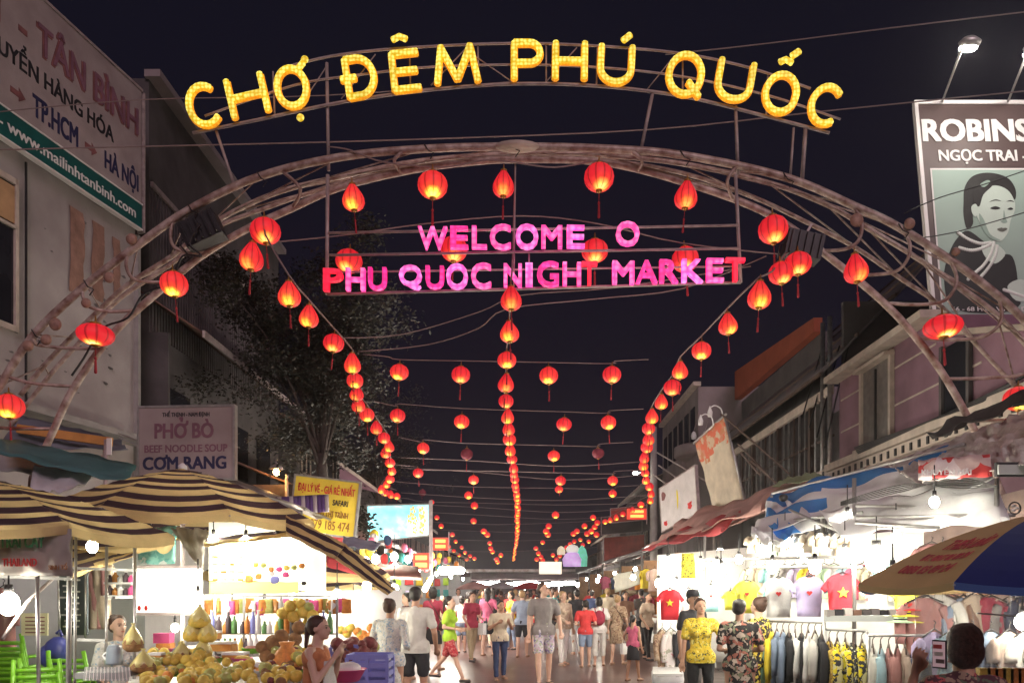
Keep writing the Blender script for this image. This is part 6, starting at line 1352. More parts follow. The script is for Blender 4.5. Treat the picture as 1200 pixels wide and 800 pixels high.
for i, (a, b) in enumerate([(15.6,20),(20.1,25.2),(25.3,31),(31.1,38),(38.1,46),(46.1,55)]):
    stall(1, a, b, f"right row stall with faded awning, {ORD[i]} past the T-shirt stall", ['canvas_pink','canvas_pink','corr','canvas_grey','canvas_pink','canvas_grey'][i], goods=9 if i < 4 else 4, lights=2)
# market's far end: a pale canopy with a row of tubes
fe = thing("end_canopy", "low pale canopy with a row of white tubes across the far end of the street", "canopy", (0, 62, 0))
MB().sheet((-5.6,66,3.1), (5.6,66,3.1), (5.6,61,2.5), (-5.6,61,2.5), 30, 4, 0, .12, .02, freq=14).build("canopy_cloth", mat('tarp_dusky', (.15,.11,.11), .8, .3, 1, .2), fe)
for x in (-5.4,-2.7,0,2.7,5.4): MB().tube([(x,61,0),(x,61,2.5)], .04, 6).build("post", M['steel'], fe)
for k in range(10): MB().tube([(-4.9+k*1.0,60.9,2.10+.06*(k % 3)),(-4.0+k*1.0,60.9,2.10+.06*(k % 3))], .15, 8).build("tube_light", M['bulb_far' if k % 3 == 0 else 'tube'], fe)
for k, (px, c) in enumerate([(556,'canvas_pink'),(621,'canvas_red'),(587,'canvas_grey')]):
    q = thing("far_parasol", ["dull pink parasol in the crowd at the far left of the street's end","red parasol above the crowd at the far end","grey parasol in the crowd at the street's far end"][k], "parasol", P(px, 690, 44+k*3)); cc = P(px, 683, 44+k*3)
    MB().lathe([(1.1,-.35),(.8,-.15),(.4,.02),(0,.1)], cc, 10).build("canopy", M[c], q); MB().tube([cc, cc-Z*2.1], .03, 6).build("pole", M['steel'], q)

# loose bulbs of the near left stalls
for i, (px, py, d, lb, r) in enumerate([(10,707,6.0,"bare bulb glowing at the photo's left edge under the plastic banner",.075),(232,700,8.0,"bare bulb right of the lit menu panel",.05),(205,735,8.6,"bulb deep in the fruit stall below the lit panel",.04),(272,715,8.9,"bulb inside the drinks cabinet, left bay",.05),(310,708,8.9,"bulb inside the drinks cabinet, right bay",.05),
   (342,690,8.6,"bulb under the right end of the drinks board",.055),(395,697,9.8,"bulb under the smaller striped umbrella",.06),(414,703,11,"bulb over the dark red fruit",.06),(447,698,12.6,"large bulb glow left of the man in the white T-shirt",.075),(430,686,12,"bulb under the brown awning, left end",.07),(462,690,12.5,"bulb under the brown awning, right of its middle",.07),(440,655,13.6,"bulb under the tin roof left of the red lightbox",.07),(462,652,14.5,"bulb under the tin roof nearest the red lightbox",.07),(478,655,15,"bulb under the tin roof just left of the red lightbox",.06)]):
    bulb(px, py, d, lb, r)
for px, py, d, lb in [(176,632,8.6,"added fill bulb tucked under the left rim of the big striped umbrella"),(250,633,8.5,"added fill bulb tucked under the middle of the big striped umbrella's rim"),(325,632,8.5,"added fill bulb tucked under the right rim of the big striped umbrella"),(108,640,7.4,"bulb under the striped umbrella beside the plastic banner"),(288,634,8.4,"added fill bulb right of the middle under the rim of the big striped umbrella")]: bulb(px, py, d, lb, .05, 'bulb', .16)  # bulbs under the big umbrella's rim are added to brighten the fruit counter
MB().tube([P(498,690,17), P(506,676,24)], .06, 8).build("tube_lamp", M['tube'], label="lit tube under the left tin roof left of the green topped woman", cat="tube light")
MB().tube([P(518,668,19), P(541,668,24)], .10, 8).build("tube_lamp", M['bulb_far'], label="bright tube under the end of the left tin roof", cat="tube light")

# ================================================================ RIGHT: T-shirt stall
ts = thing("shirt_stall", "brightly lit clothes stall with white walls under blue and white tarpaulins", "market stall", (5.4, 11, 0))
MB().sheet(P(875,642,15.4), P(1085,618,11.2), P(1085,810,11.2), P(875,780,15.4), 16, 8, 0, .04, .03).build("back_wall", M['stallwall'], ts)
MB().sheet(P(1085,600,11.2), P(1260,560,8.8), P(1260,820,8.8), P(1085,810,11.2), 10, 6, 0, .04, .03).build("brown_back_wall", mat("stall_brown_wall", (.22,.15,.13), .8, .3, 3, .2), ts)
MB().sheet(P(770,650,15.5), P(890,640,15.5), P(890,775,15.5), P(770,775,15.5), 8, 6, 0, .04, .03).build("end_wall", M['stallwall'], ts)
for a, b, c, e, d in [(904,580,904,692,12.6),(1001,560,1001,760,9.6),(1168,560,1170,860,8.4),(826,628,826,770,14.6)]: MB().tube([P(a,b,d), P(c,e,d)], .026, 7).build("post", M['steel'], ts)
for a in [(1003,592,9.5,1180,597,8.6),(1003,606,9.3,1190,603,8.4),(1003,612,9.0,1100,618,8.0),(905,612,12,1010,600,9.5),(820,655,14,1000,652,9.6),(880,664,12.6,1010,664,9.6),(905,578,12.5,1130,520,9.3)]:
    MB().tube([P(*a[:3]), P(*a[3:])], .022, 6).build("rail", M['steel'], ts)
MB().tube([P(925,597,11), P(1000,630,9.6)], .018, 6).build("brace", M['steel'], ts); MB().ell(P(918,583,11.8), (.07,.07,.06), 12, 8).build("finial", M['dark'], ts)
tb = thing("blue_white_tarp", "big blue and white tarpaulin roof over the T-shirt stall", "tarpaulin", (4.5, 11, 3))
bw = lambda u, v: 1 if v < .24+.05*math.sin(u*9) or (.42 < v < .62 and .35 > u) else 0
MB().sheet(P(905,577,12.8), P(1140,519,9.4), P(1165,560,8.6), P(880,626,11.6), 30, 12, .05, .16, .012, mfun=bw, freq=5).build("tarp_sheet", [M['canvas_white'], M['canvas_blue']], tb)
MB().sheet(P(880,626,11.6), P(915,580,12.4), P(960,612,10.6), P(900,640,11), 12, 8, .05, .18, .012, mfun=lambda u, v: 1 if .25 < u < .6 else 0, seed=3).build("tarp_fold", [M['canvas_white'], M['canvas_blue']], tb)
sw("inner_tarp", [(960,598,10.2),(1165,560,8.7),(1185,612,8.2),(985,628,9.4)], M['canvas_white'], "white tarpaulin lining under the T-shirt stall's roof bars", "tarpaulin", 16, 8, rip=.12)
sw("pink_tarp", [(800,607,20),(960,556,14.5),(905,592,12.6),(760,641,19)], M['canvas_pink'], "faded pink tarpaulin sloping down towards the street", "tarpaulin", 24, 8, rip=.22)
sw("red_tarp", [(790,626,19),(868,598,15),(850,622,14),(752,645,18.5)], M['canvas_red'], "dull red tarpaulin strip on the pink awning's lower edge", "tarpaulin", 18, 6, rip=.16)
sw("green_tarp", [(915,563,14.5),(955,553,13.6),(968,560,13),(905,570,13.8)], mat("tarp_green",(.22,.26,.14),.7,.2,3,.2), "dull green tarpaulin corner beneath the balcony edge", "tarpaulin", 8, 4, rip=.08)
sw("metal_sheet_roof", [(1040,545,11),(1240,468,8.4),(1240,540,7.6),(1075,566,9)], mat("silver_sheet",(.60,.57,.56),.45,.2,5,.5,.2,dirt=(.36,.30,.28)), "crumpled silvery sheet roof behind the arch's right foot", "roof", 40, 16, rip=.09, freq=20)
sw("cable_strip", [(1085,507,11),(1240,444,8.8),(1240,458,8.3),(1095,513,10.4)], mat("cable_black",(.035,.03,.033),.7,.3,3,.3), "dark folded awning under the pink house's ledge", "awning", 14, 5, rip=.14)  # dark sheet standing in for the cable bundle along the ledge
rp_ = thing("red_poster", "red and white torn poster on the silvery roof right of the tarp", "poster", P(1120,560,8.4)); MB().sheet(P(1076,539,8.7), P(1160,532,8.3), P(1163,558,8.2), P(1076,562,8.6), 14, 5, 0, .05, .008).build("poster_sheet", floral("red_white_poster", (.55,.05,.05), [(.7,.6,.6),(.55,.05,.05),(.60,.45,.42)], 4, .42), rp_)
text("lettering", "KHUYẾN MÃI", M['ink_white'], P(1080,556,8.3), XX, Z, 58*8.3/F, 6*8.3/F, rp_, off=.04)
fr = thing("framed_picture", "small dark framed picture at the right edge beside the arch foot", "picture frame", P(1190,555,8)); MB().box(P(1190,550,8), (.42,.04,.15)).build("frame", M['dark'], fr); MB().box(P(1190,550,7.96), (.36,.02,.10)).build("picture", M['stallgrey'], fr)
fn = thing("small_fan", "small round wire fan beside the foot of the arch", "fan", P(1189,595,7.8)); MB().tube([P(1189,595,7.8)+V((.06*math.cos(a*PI/8),0,.06*math.sin(a*PI/8))) for a in range(17)], .008, 6).build("cage", M['dark'], fn)
for k in range(3): MB().ell(P(1189,595,7.8)+V((.025*math.cos(k*2.1),0,.025*math.sin(k*2.1))), (.025,.006,.016), 8, 4).build("blade", M['steel'], fn)
for i in range(5): wire([P(985,592-i,9.3), P(1060,575-i*2,9.0), P(1120,560+i*3,8.8), P(1170,570,8.2)], .006, 'cord', label="thin electric wire sagging along the stall's roof bars")

# hanging T-shirts
def tshirt(px, py, w, d, m, label, motif=None, mm='ink_scarlet', rz=-12):
    s = w*d/F; t = thing("tshirt", label, "T-shirt", P(px, py, d), "T-shirts hung along the stall", R(rz)); c = wloc(t); a = R(rz)
    X = V((1,0,0)); 
    pts = [(-.10,.50),(-.05,.455),(.05,.455),(.10,.50),(.26,.45),(.36,.36),(.54,.10),(.41,.01),(.31,.20),(.30,-.20),(.31,-.62),(-.31,-.62),(-.30,-.20),(-.31,.20),(-.41,.01),(-.54,.10),(-.36,.36),(-.26,.45)]
    me = bpy.data.meshes.new("shirt_cloth"); bm = bmesh.new()
    vs = [bm.verts.new((x*s, 0, z*s)) for x, z in pts]; f = bm.faces.new(vs); bmesh.ops.triangulate(bm, faces=[f]); bmesh.ops.subdivide_edges(bm, edges=bm.edges[:], cuts=3, use_grid_fill=True)
    for v in bm.verts:
        u = v.co.x/s; z = v.co.z/s; v.co.y = -.05*s*math.cos(u*3)-.05*s*noise.noise(V((u*4, z*2.2, px)))-.02*s*math.sin(u*22+z*3)*(1 if z < .2 else .3)
    r = bmesh.ops.extrude_face_region(bm, geom=bm.faces[:]); 
    for v in [g for g in r['geom'] if isinstance(g, bmesh.types.BMVert)]: v.co.y += .04*s+.05*s*max(0, 1-abs(v.co.x/s)*2.2)
    bmesh.ops.recalc_face_normals(bm, faces=bm.faces); bm.to_mesh(me); bm.free()
    for p in me.polygons: p.use_smooth = True
    me.materials.append(M[m] if m in M else cloth(m, COLS[m])); link("shirt_cloth", me, t)
    h = MB().tube([(-.2*s,0,.44*s),(0,0,.53*s),(.2*s,0,.44*s)], .012, 5).tube(smooth([V((0,0,.53*s)), V((0,0,.6*s)), V((.04*s,0,.66*s)), V((-.02*s,0,.70*s))], 4), .008, 5); link("hanger", h.mesh("hanger", M['dark']), t)
    if motif == 'star':
        q = [(.15*s*(1 if k % 2 == 0 else .40)*math.sin(k*PI/5), .15*s*(1 if k % 2 == 0 else .40)*math.cos(k*PI/5)) for k in range(10)]
        link("star_print", MB().prism([V((x, -.135*s, z+.0)) for x, z in q], (0,.03,0)).mesh("star_print", M['gold_cloth']), t)
    if motif == 'heart':
        q = [(.0045*s*16*math.sin(a)**3, .0045*s*(13*math.cos(a)-5*math.cos(2*a)-2*math.cos(3*a)-math.cos(4*a))) for a in [k*2*PI/24 for k in range(24)]]
        link("heart_print", MB().prism([V((x, -.13*s, z+.04*s)) for x, z in q], (0,.03,0)).mesh("heart_print", M[mm]), t)
    return t
M['gold_cloth'] = mat("star_yellow", (.85,.70,.06), .8, .05, 5, 0); COLS['shirtred'] = (.70,.03,.05); COLS['shirtyellow'] = (.78,.74,.08); COLS['cyan'] = (.35,.68,.68); COLS['denim'] = (.26,.36,.50); COLS['brightwhite'] = (.80,.79,.78); COLS['lavender'] = (.50,.44,.72)
tshirt(785, 706, 32, 13.6, 'shirtred', "small red T-shirt with yellow star, leftmost of the hanging T-shirts", 'star')
tshirt(807, 703, 28, 13.9, 'brightwhite', "white T-shirt with small heart right of the left red star shirt", 'heart')
tshirt(833, 699, 28, 14.2, 'cyan', "pale cyan T-shirt with heart behind the vendors", 'heart')
tshirt(856, 702, 20, 13.2, 'shirtyellow', "narrow yellow shirt between the cyan and the yellow heart shirts")
tshirt(875, 697, 34, 12.4, 'shirtyellow', "yellow T-shirt with red heart above the clothes rack", 'heart')
tshirt(912, 697, 42, 11.4, 'brightwhite', "white T-shirt with red heart between the yellow and lavender ones", 'heart')
tshirt(948, 696, 42, 10.8, 'lavender', "lavender T-shirt with red heart left of the big red star shirt", 'heart')
tshirt(987, 694, 45, 10.2, 'shirtred', "big red T-shirt with yellow star right of the lavender one", 'star')
M['fl_pale'] = floral("pale_rose_print", (.74,.70,.66), [(.70,.30,.30),(.40,.40,.30)], 9, .22)
tshirt(1027, 699, 34, 10.0, 'fl_pale', "pale flower printed T-shirt right of the big red star shirt")
tshirt(1060, 700, 32, 9.8, 'shirtyellow', "yellow shirt behind the edge of the blue and tan umbrella")
M['fl_net'] = floral("yellow_black_net", (.70,.62,.05), [(.85,.78,.1),(.10,.09,.03)], 34, .28)
sw("yellow_bundle", [(799,648,12.8),(813,648,12.8),(815,677,12.8),(798,677,12.8)], M['fl_net'], "yellow and black printed cloth hanging under the pink awning", "cloth", 6, 8)
sw("white_cloth", [(719,673,22),(749,667,20),(750,684,20),(721,694,22)], mat("dirty_white_cloth",(.55,.53,.45),.8,.1,4,.1,trans=.3), "off-white cloth hanging from the edge of the right row's awning", "cloth", 8, 5)
sw("brown_hanging", [(996,618,9.9),(1013,616,9.8),(1014,646,9.8),(997,648,9.9)], mat("rose_brown_cloth",(.38,.25,.23),.8,.3,8,.2), "rose brown striped cloth hanging in the T-shirt stall", "cloth", 8, 5)
for i, (px, w, m, h_) in enumerate([(776,.20,'fl_tan',.95),(786,.24,'fl_pale',1.0),(797,.16,'black',.85)]): garment(P(px,738,12.6), w, h_, m if m in M else m, R(20), ["tan printed dress hanging below the left red star shirt","pale rose dress hanging below the left red star shirt","black dress hanging left of the vendor"][i], "dresses below the red star shirt")

def rack(a, b, label, z1=0.0):
    t = thing("clothes_rack", label, "clothes rack", ((a.x+b.x)/2, (a.y+b.y)/2, 0))
    MB().tube([a, b], .015, 6).build("rail", M['steel'], t)
    for p in (a, b): MB().tube([p, V((p.x, p.y, 0))], .015, 6).build("post", M['steel'], t); MB().beam(V((p.x-.02, p.y-.25, .03)), V((p.x-.02, p.y+.25, .03)), .03).build("foot", M['steel'], t)
    return t
def slim(loc, w, h, m, rz, label, group):
    k = ("sl", round(w, 2), round(h, 2), m, rnd.randrange(3))
    if k not in BM:
        q = MB(); s0 = rnd.random()*9; q.lathe([(w*.50,-h),(w*.52,-h*.97),(w*.48,-h*.75),(w*.52,-h*.42),(w*.47,-.17),(w*.30,-.07),(w*.12,-.01)], n=24, squash=.36/w, star=.07)
        q.tube(smooth([V((0,-.17,-.09)), V((w*.25,-.22,-h*.25)), V((w*.1,-.21,-h*.60))], 3), [.030,.040,.044,.046,.046,.044,.040], 8)
        q.v = [(x+.016*noise.noise(V((x*20+s0, y*9, z*5))), y+.02*noise.noise(V((x*9, y*12+s0, z*4))), z+.02*math.sin(y*14+s0)*(z < -h*.9)) for x, y, z in q.v]
        BM[k] = q.mesh("cloth", M[m] if m in M else cloth(m, COLS[m]))
    if 'shook' not in BM: BM['shook'] = MB().tube([(0,-.16,-.05),(0,0,.03),(0,.16,-.05)], .008, 5).tube(smooth([V((0,0,.03)), V((0,0,.07)), V((.015,0,.10)), V((-.008,0,.115))], 4), .005, 5).mesh("hanger", M['wood'])
    t = thing("hanging_garment", label, "clothing", loc, group, rz); link("cloth", BM[k], t); link("hanger", BM['shook'], t); return t
r1 = rack(P(893,727,8.9), P(966,729,7.9), "chrome rack with jackets right of the lemon print shirt")
it = [('cyan','pale cyan shirt end at the very left of the jacket rack',.1),('yellow','yellow shirt beside the denim jackets on the rack',.1),('denim','light blue denim jacket, leftmost on the jacket rack',.16),('denim','second pale denim jacket on the jacket rack',.14),('black','long black jacket in the middle of the rack',.22),('brightwhite','white sleeve of a baseball jacket beside the black one',.10),('black','black baseball jacket between two white ones',.12),('brightwhite','white jacket right of the black baseball jacket',.12),('offwhite','off-white jacket near the rack end',.12),('black','short black jacket at the right end of the rack',.12)]
for i, (m, lb, w) in enumerate(it):
    f = (i+.6)/len(it); p = P(893,727,8.9)*(1-f)+P(966,729,7.9)*f; slim(p-Z*.11, .125, .95-.08*(i % 3), m, R(-24+rnd.uniform(-7,7)), lb, "jackets on the rack")
r2 = rack(P(968,737,7.9), P(1016,739,7.5), "rack of yellow and black flowered dresses")
M['fl_dress'] = floral("yellow_black_flower_dress", (.04,.04,.05), [(.85,.70,.03),(.85,.72,.06),(.70,.66,.35),(.85,.62,.03)], 17, .40)
M['fl_dress3'] = floral('black_small_flower_dress', (.04,.04,.05), [(.80,.70,.10),(.6,.6,.5)], 26, .26)
M['fl_dress2'] = floral("ochre_dress", (.50,.33,.06), [(.70,.52,.10),(.30,.16,.05)], 28, .3)
for i, (m, lb) in enumerate([('fl_dress2',"ochre patterned dress, left end of the flowered dress rack"),('fl_dress',"yellow and black flowered dress, second from the left of its rack"),('fl_dress',"yellow and black flowered dress, third from the left of its rack"),('fl_dress3',"black dress with small yellow flowers near the right end of its rack"),('fl_dress',"yellow and black flowered dress, right end of its rack")]):
    f = (i+.4)/5; p = P(968,737,7.9)*(1-f)+P(1016,739,7.5)*f; slim(p-Z*.11, .155, 1.0-.05*(i % 2), m, R(-24+rnd.uniform(-8,8)), lb, "flowered dresses on the rack")
r3 = rack(P(1018,744,7.3), P(1086,744,6.9), "front rack of blouses left of the woman with the phone")
COLS['skyblue'] = (.40,.58,.66); COLS['rosebrown'] = (.38,.18,.17); COLS['taupe'] = (.40,.30,.25); COLS['darknavy'] = (.03,.035,.07)
for i, (m, lb) in enumerate([('offwhite',"off-white blouse, first on the front rack"),('skyblue',"pale sky blue blouse on the front rack"),('rosebrown',"rose brown blouse, left one of two on the front rack"),('rosebrown',"rose brown blouse, right one of two on the front rack"),('taupe',"taupe blouse on the front rack"),('darknavy',"dark navy blouse near the right end of the front rack"),('black',"black blouse at the right end of the front rack")]):
    f = (i+.5)/7; p = P(1018,744,7.3)*(1-f)+P(1086,744,6.9)*f; slim(p-Z*.11, .10, .82-.06*(i % 3), m, R(-26+rnd.uniform(-8,8)), lb, "blouses on the front rack")
cs = thing("display_shelf", "grey display shelf above the dress racks", "shelf", P(1030,735,8)); MB().beam(P(968,724,8.2), P(1062,724,7.8), .25, .06).build("shelf_board", M['stallgrey'], cs)
for k in range(9): MB().box(P(972+k*10.5,718-(k % 3),8.1), (.08,.08,.07)).build("folded_item", cloth(['grey','black','offwhite','brown','darkgrey'][k % 5], COLS[['grey','black','offwhite','brown','darkgrey'][k % 5]]), cs)
for i, (px, py, m, lb) in enumerate([(1067,715,'red',"red sun hat on top of the pile by the umbrella"),(1062,722,'shirtyellow',"yellow sun hat in the middle of the pile"),(1072,729,'shirtyellow',"lowest yellow sun hat of the pile"),(1056,729,'palegreen',"pale green sun hat at the left of the pile")]):
    h = thing("sun_hat", lb, "hat", P(px, py, 7.7), "sun hats on the shelf"); cc = P(px, py, 7.7); MB().lathe([(.13,0),(.135,.008),(.07,.02),(.065,.07),(.03,.09),(0,.092)], cc, 16).build("hat_body", cloth(m, COLS[m]), h); MB().lathe([(.069,.022),(.071,.04),(.069,.042)], cc, 16).build("hat_band", M['dark'], h)
ctr = counter("low_table", "low white table with dark stands at the T-shirt stall's street corner", [(cx(765,11.5),11.5),(cx(800,11.5),11.5),(cx(800,12.6),12.6),(cx(765,12.6),12.6)], .36)
# bulbs of the right stalls
for i, (px, py, d, lb, r) in enumerate([(783,658,13.8,"bulb left of the yellow printed cloth under the pink awning",.08),(821,661,13.6,"bulb right of the yellow printed cloth",.075),(772,683,14.4,"bulb low at the street corner of the T-shirt stall",.07),(793,684,14.2,"bulb above the small red star shirt",.07),(840,662,13.2,"bulb over the cyan T-shirt",.075),(866,655,12.6,"bulb over the yellow heart shirt",.06),(893,645,12,"bulb left of the white glare over the heart shirts",.075),(920,634,11.4,"bulb in the middle of the white glare over the heart shirts",.08),(942,650,11.2,"bulb over the lavender shirt",.07),(968,636,10.6,"bulb left of the round lamp by the hanging cloth",.065),
    (993,607,9.7,"upper bulb near the roof bars of the T-shirt stall",.065),(990,652,9.5,"bulb just left of the big round bulb",.085),(1027,654,9.0,"big round bulb in the middle of the T-shirt stall",.13),(1050,630,9.2,"bulb behind the tip of the tan and blue umbrella",.06),(1095,588,8.4,"bulb under the silvery roof, upper right",.05),(1198,728,6.7,"bulb behind the clear plastic curtain at the right edge",.06)]):
    bulb(px, py, d, lb, r)
for px, py, d, lb in [(845,668,8.4,"bulb hanging above the yellow flowered vendor's head"),(905,664,8.1,"added fill bulb over the left end of the jacket rack"),(955,664,7.5,"added fill bulb over the right end of the jacket rack"),(1046,674,6.4,"added fill bulb over the front blouse rack"),(742,676,17.5,"bulb at the near end of the right row's awnings"),(700,680,24,"bulb over the red T-shirt's side of the right row")]: bulb(px, py, d, lb, .055)  # bulbs over vendor and racks are added to light them from the front
# hanging small things in the glare
for i in range(12):
    px = 885+i*9.5; garment(P(px,626+rnd.uniform(-3,4),12.6-i*.22), .22, .3, rnd.choice(['cream','offwhite','palegreen','beige','brightwhite']), R(rnd.uniform(-20,20)), f"small pale garment on the T-shirt stall's upper rail, {ORD[i]} from the left in the glare", "pale garments on the upper rail")

# white banners and lamps on the right row
t, A_, X_, U_, N_, w_, h_, tx = board("white_banner", "white banner with red characters and a yellow flame, beside the utility pole", (773,573), (814,546), (776,622), 22, mat("banner_white",(.62,.58,.58),.7,.12,3,.1), .06, 'rail', "banner", dl=1.5, dr=-.8)
for (u, v, w, h, m) in [(.10,.22,.16,.30,'ink_red'),(.50,.45,.06,.55,'gold_cloth'),(.82,.75,.16,.22,'ink_scarlet'),(.12,.86,.16,.16,'ink_scarlet')]:
    q = [(math.cos(a)*w*w_*.5*rnd.uniform(.5,1), math.sin(a)*h*h_*.5*rnd.uniform(.5,1)) for a in [k*PI/5 for k in range(10)]]
    MB().prism([A_+X_*(u*w_+x)-U_*(v*h_-y)+N_*.003 for x, y in q], N_*.003).build("printed_mark", M[m], t)
tbn = thing("tall_banner", "tall cream banner with orange dragon-like pattern at its top, leaning on the right row", "banner", P(850,600,18))
MB().sheet(P(815,517,19.0), P(849,487,17.4), P(872,585,17.2), P(838,598,18.8), 12, 16, 0, .05, .03, mfun=lambda u, v: 1 if v < .26+.06*math.sin(u*7) else 0).build("banner_sheet", [mat("banner_cream",(.55,.47,.36),.8,.2,3,.2), floral("banner_orange_print", (.55,.22,.14), [(.60,.14,.08),(.55,.40,.28),(.50,.20,.10)], 6, .4)], tbn)
MB().tube([P(813,519,19), P(851,485,17.3)], .03, 6).build("top_bar", M['steel'], tbn); MB().tube([P(849,487,17.4), P(873,587,17.1)], .025, 6).build("side_bar", M['steel'], tbn)
for (px, py) in [(833,480),(822,490)]:
    q = thing("banner_lamp", "thin curved lamp arm over the tall cream banner" if px == 833 else "second curved lamp arm left over the tall cream banner", "lamp", P(px,py,17.5))
    MB().tube(smooth([P(px+14,py+8,17.4), P(px+12,py-1,17.4), P(px+5,py-5,17.4), P(px,py-3,17.4)], 4), .014, 6).build("arm", M['whitepl'], q); MB().lathe([(.05,-.02),(.06,.08),(.03,.16),(.012,.22)], P(px-1,py+7,17.4), 12).build("lamp_head", M['whitepl'], q)
for ki, (a, b, c, e) in enumerate([(845,485,925,555),(865,520,903,560),(868,530,890,556),(880,540,912,568)]): MB().beam(P(a,b,17), P(c,e,15.5), .03).build("stay_pole", M['wood'], label=["longest stay pole slanting down from the tall banner's top","thin stay pole upper one beside the tall banner","shortest stay pole beside the tall banner","lowest stay pole right of the tall banner"][ki], cat="pole", group="stay poles behind the tall banner")

# ================================================================ tan and blue umbrella, plastic curtain
um = thing("tan_blue_umbrella", "big tan and dark blue umbrella printed THIÊN BẢO at the right edge", "market umbrella", (3.42, 5.0, 0))
uc = V((3.42, 5.0, 2.12)); UR = 1.17; UD = .47; M['um_tan'] = mat("umbrella_tan",(.66,.46,.22),.7,.08,3,.05,trans=.25); M['um_blue'] = mat("umbrella_blue",(.010,.018,.16),.55,.1,3,.05,trans=.1)
def upt(f, s, q):
    a0 = R(168+45*s); a1 = R(168+45*(s+1)); p = (V((math.cos(a0), math.sin(a0), 0))*(1-q)+V((math.cos(a1), math.sin(a1), 0))*q)*UR*f
    return uc+p+Z*(-UD*(.42*f+.58*f*f)-.035*4*q*(1-q)*f)
for s in range(8):
    mb = MB()
    for i in range(8):
        for q in range(6): mb.add([upt(i/8,s,q/6), upt(i/8,s,(q+1)/6), upt((i+1)/8,s,(q+1)/6), upt((i+1)/8,s,q/6)], [(0,1,2,3)], 0, True)
    pn = mb.build("canopy_panel", M['um_tan'] if s % 2 == 0 else M['um_blue'], um)
    mb = MB()
    for q in range(6): mb.add([upt(1,s,q/6), upt(1,s,(q+1)/6), upt(1,s,(q+1)/6)-Z*.045, upt(1,s,q/6)-Z*.045], [(0,1,2,3)], 0, True)
    mb.build("valance", M['um_tan'] if s % 2 == 0 else mat("valance_blue",(.05,.12,.35),.7,.1,3,0), um)
    MB().tube([uc-Z*.03]+[upt(f, s, 0)-Z*.018 for f in (.3,.6,1)], .008, 5).build("rib", M['steel'], um)
    MB().beam(uc-Z*.42, upt(.5, s, 0)-Z*.02, .010).build("strut", M['steel'], um)
MB().tube([uc+Z*.04, V((uc.x, uc.y, 0))], .022, 8).build("pole", M['steel'], um)
def utext(s_, f0, q0, q1, f1):
    """letters laid on the panel: baseline at f0, cap line at f1, from q0 to q1 across"""
    vs, fs, x0, x1, y0, y1 = text_mesh(s_, .012, .5); pts = []
    for v in vs:
        f = f0+(f1-f0)*v.y/CAPH; q = q0+(q1-q0)*(v.x-x0)/(x1-x0)
        q = .5+(q-.5)*f0/max(f, .1)
        p = upt(f, 0, q); a = upt(f+.02, 0, q)-p; b_ = upt(f, 0, q+.02)-p; n_ = b_.cross(a).normalized(); n_ = n_ if n_.z > 0 else -n_
        pts.append(p+n_*(.004+.004*(v.z+.5)))
    MB().add(pts, fs).build("lettering", mat("umbrella_ink",(.42,.05,.06),.7,.1,5,0), um)
utext("THIÊN BẢO", .64, .26, .90, .53); utext("ĐT: 0917 81 88 24", .76, .24, .84, .70); utext("0888 83 89 24", .88, .22, .80, .81)
pc = thing("plastic_curtain", "creased clear plastic curtain hanging under the tan and blue umbrella", "plastic curtain", P(1140,800,5.9))
MB().sheet(P(1072,686,5.9), P(1250,680,5.9), P(1250,880,5.7), P(1080,880,5.8), 60, 10, 0, .16, .002, freq=16).build("curtain_sheet", M['plastic_clear'], pc); MB().tube([P(1068,686,5.9), P(1250,680,5.9)], .014, 6).build("curtain_rail", M['steel'], pc)
MB().beam(P(1145,718,5.8), P(1195,722,5.8), .012).build("cross_rail", M['steel'], pc)
for i in range(7): garment(P(1095+i*22,742,6.9), .34, .5, ['lilac','skyblue','rosebrown','denim','taupe','offwhite','grey'][i], R(rnd.uniform(-20,20)), "blurred garment behind the clear plastic curtain", "garments behind the plastic curtain")
ot = counter("front_counter", "counter with orange packets behind the woman with the phone", [(cx(1145,4.9),4.9),(cx(1290,4.9),4.9),(cx(1290,5.6),5.6),(cx(1145,5.6),5.6)], .98)
for i in range(9): q = MB().box((0,0,0), (.07,.05,.11)); o = q.build("snack_packet", M['orangefruit'] if i % 3 else M['yellowfruit'], label="orange or yellow packet standing on the counter at the bottom right", cat="packet", group="packets on the counter"); o.location = V((cx(1152+i*9,5.1), 5.1, .98)); 
# ================================================================ CLUTTER that fills the lit stalls
# jars and bottles on the drinks cabinet's shelves
def bottle(px, py, d, m, h, label, group="bottles and jars in the drinks cabinet"):
    k = ("bt", m, round(h, 2))
    if k not in BM: BM[k] = (MB().lathe([(.028,0),(.032,.01),(.032,h*.6),(.014,h*.78),(.012,h*.95)], n=10).mesh("bottle_body", M[m]), MB().lathe([(.015,h*.93),(.015,h),(0,h)], n=8).mesh("bottle_cap", M['whitepl']))
    t = thing("bottle", label, "bottle", P(px, py, d), group, 0); link("bottle_body", BM[k][0], t); link("bottle_cap", BM[k][1], t)
M['amberglass'] = mat("amber_drink", (.45,.20,.05), .25, .2, 5, 0); M['greenglass'] = mat("green_drink", (.12,.28,.10), .25, .2, 5, 0); M['darkjar'] = mat("dark_jar", (.08,.06,.07), .3, .3, 5, 0)
bk = ['amberglass','greenglass','darkjar','yellowfruit','whitepl','orangefruit','lilacpl']
for row, (y, n, x0, x1) in enumerate([(742,22,242,392),(768,14,256,345)]):
    for i in range(n):
        px = x0+(x1-x0)*(i+rnd.uniform(-.25,.25))/n; m = rnd.choice(bk)
        bottle(px, y, 8.18, m, rnd.choice([.14,.20,.25]), f"{dict(amberglass='amber',greenglass='green',darkjar='dark',yellowfruit='yellow',whitepl='white',orangefruit='orange',lilacpl='lilac')[m]} bottle on the {['upper','lower'][row]} cabinet shelf, {['left','middle','right'][min(2,i*3//n)]} part")
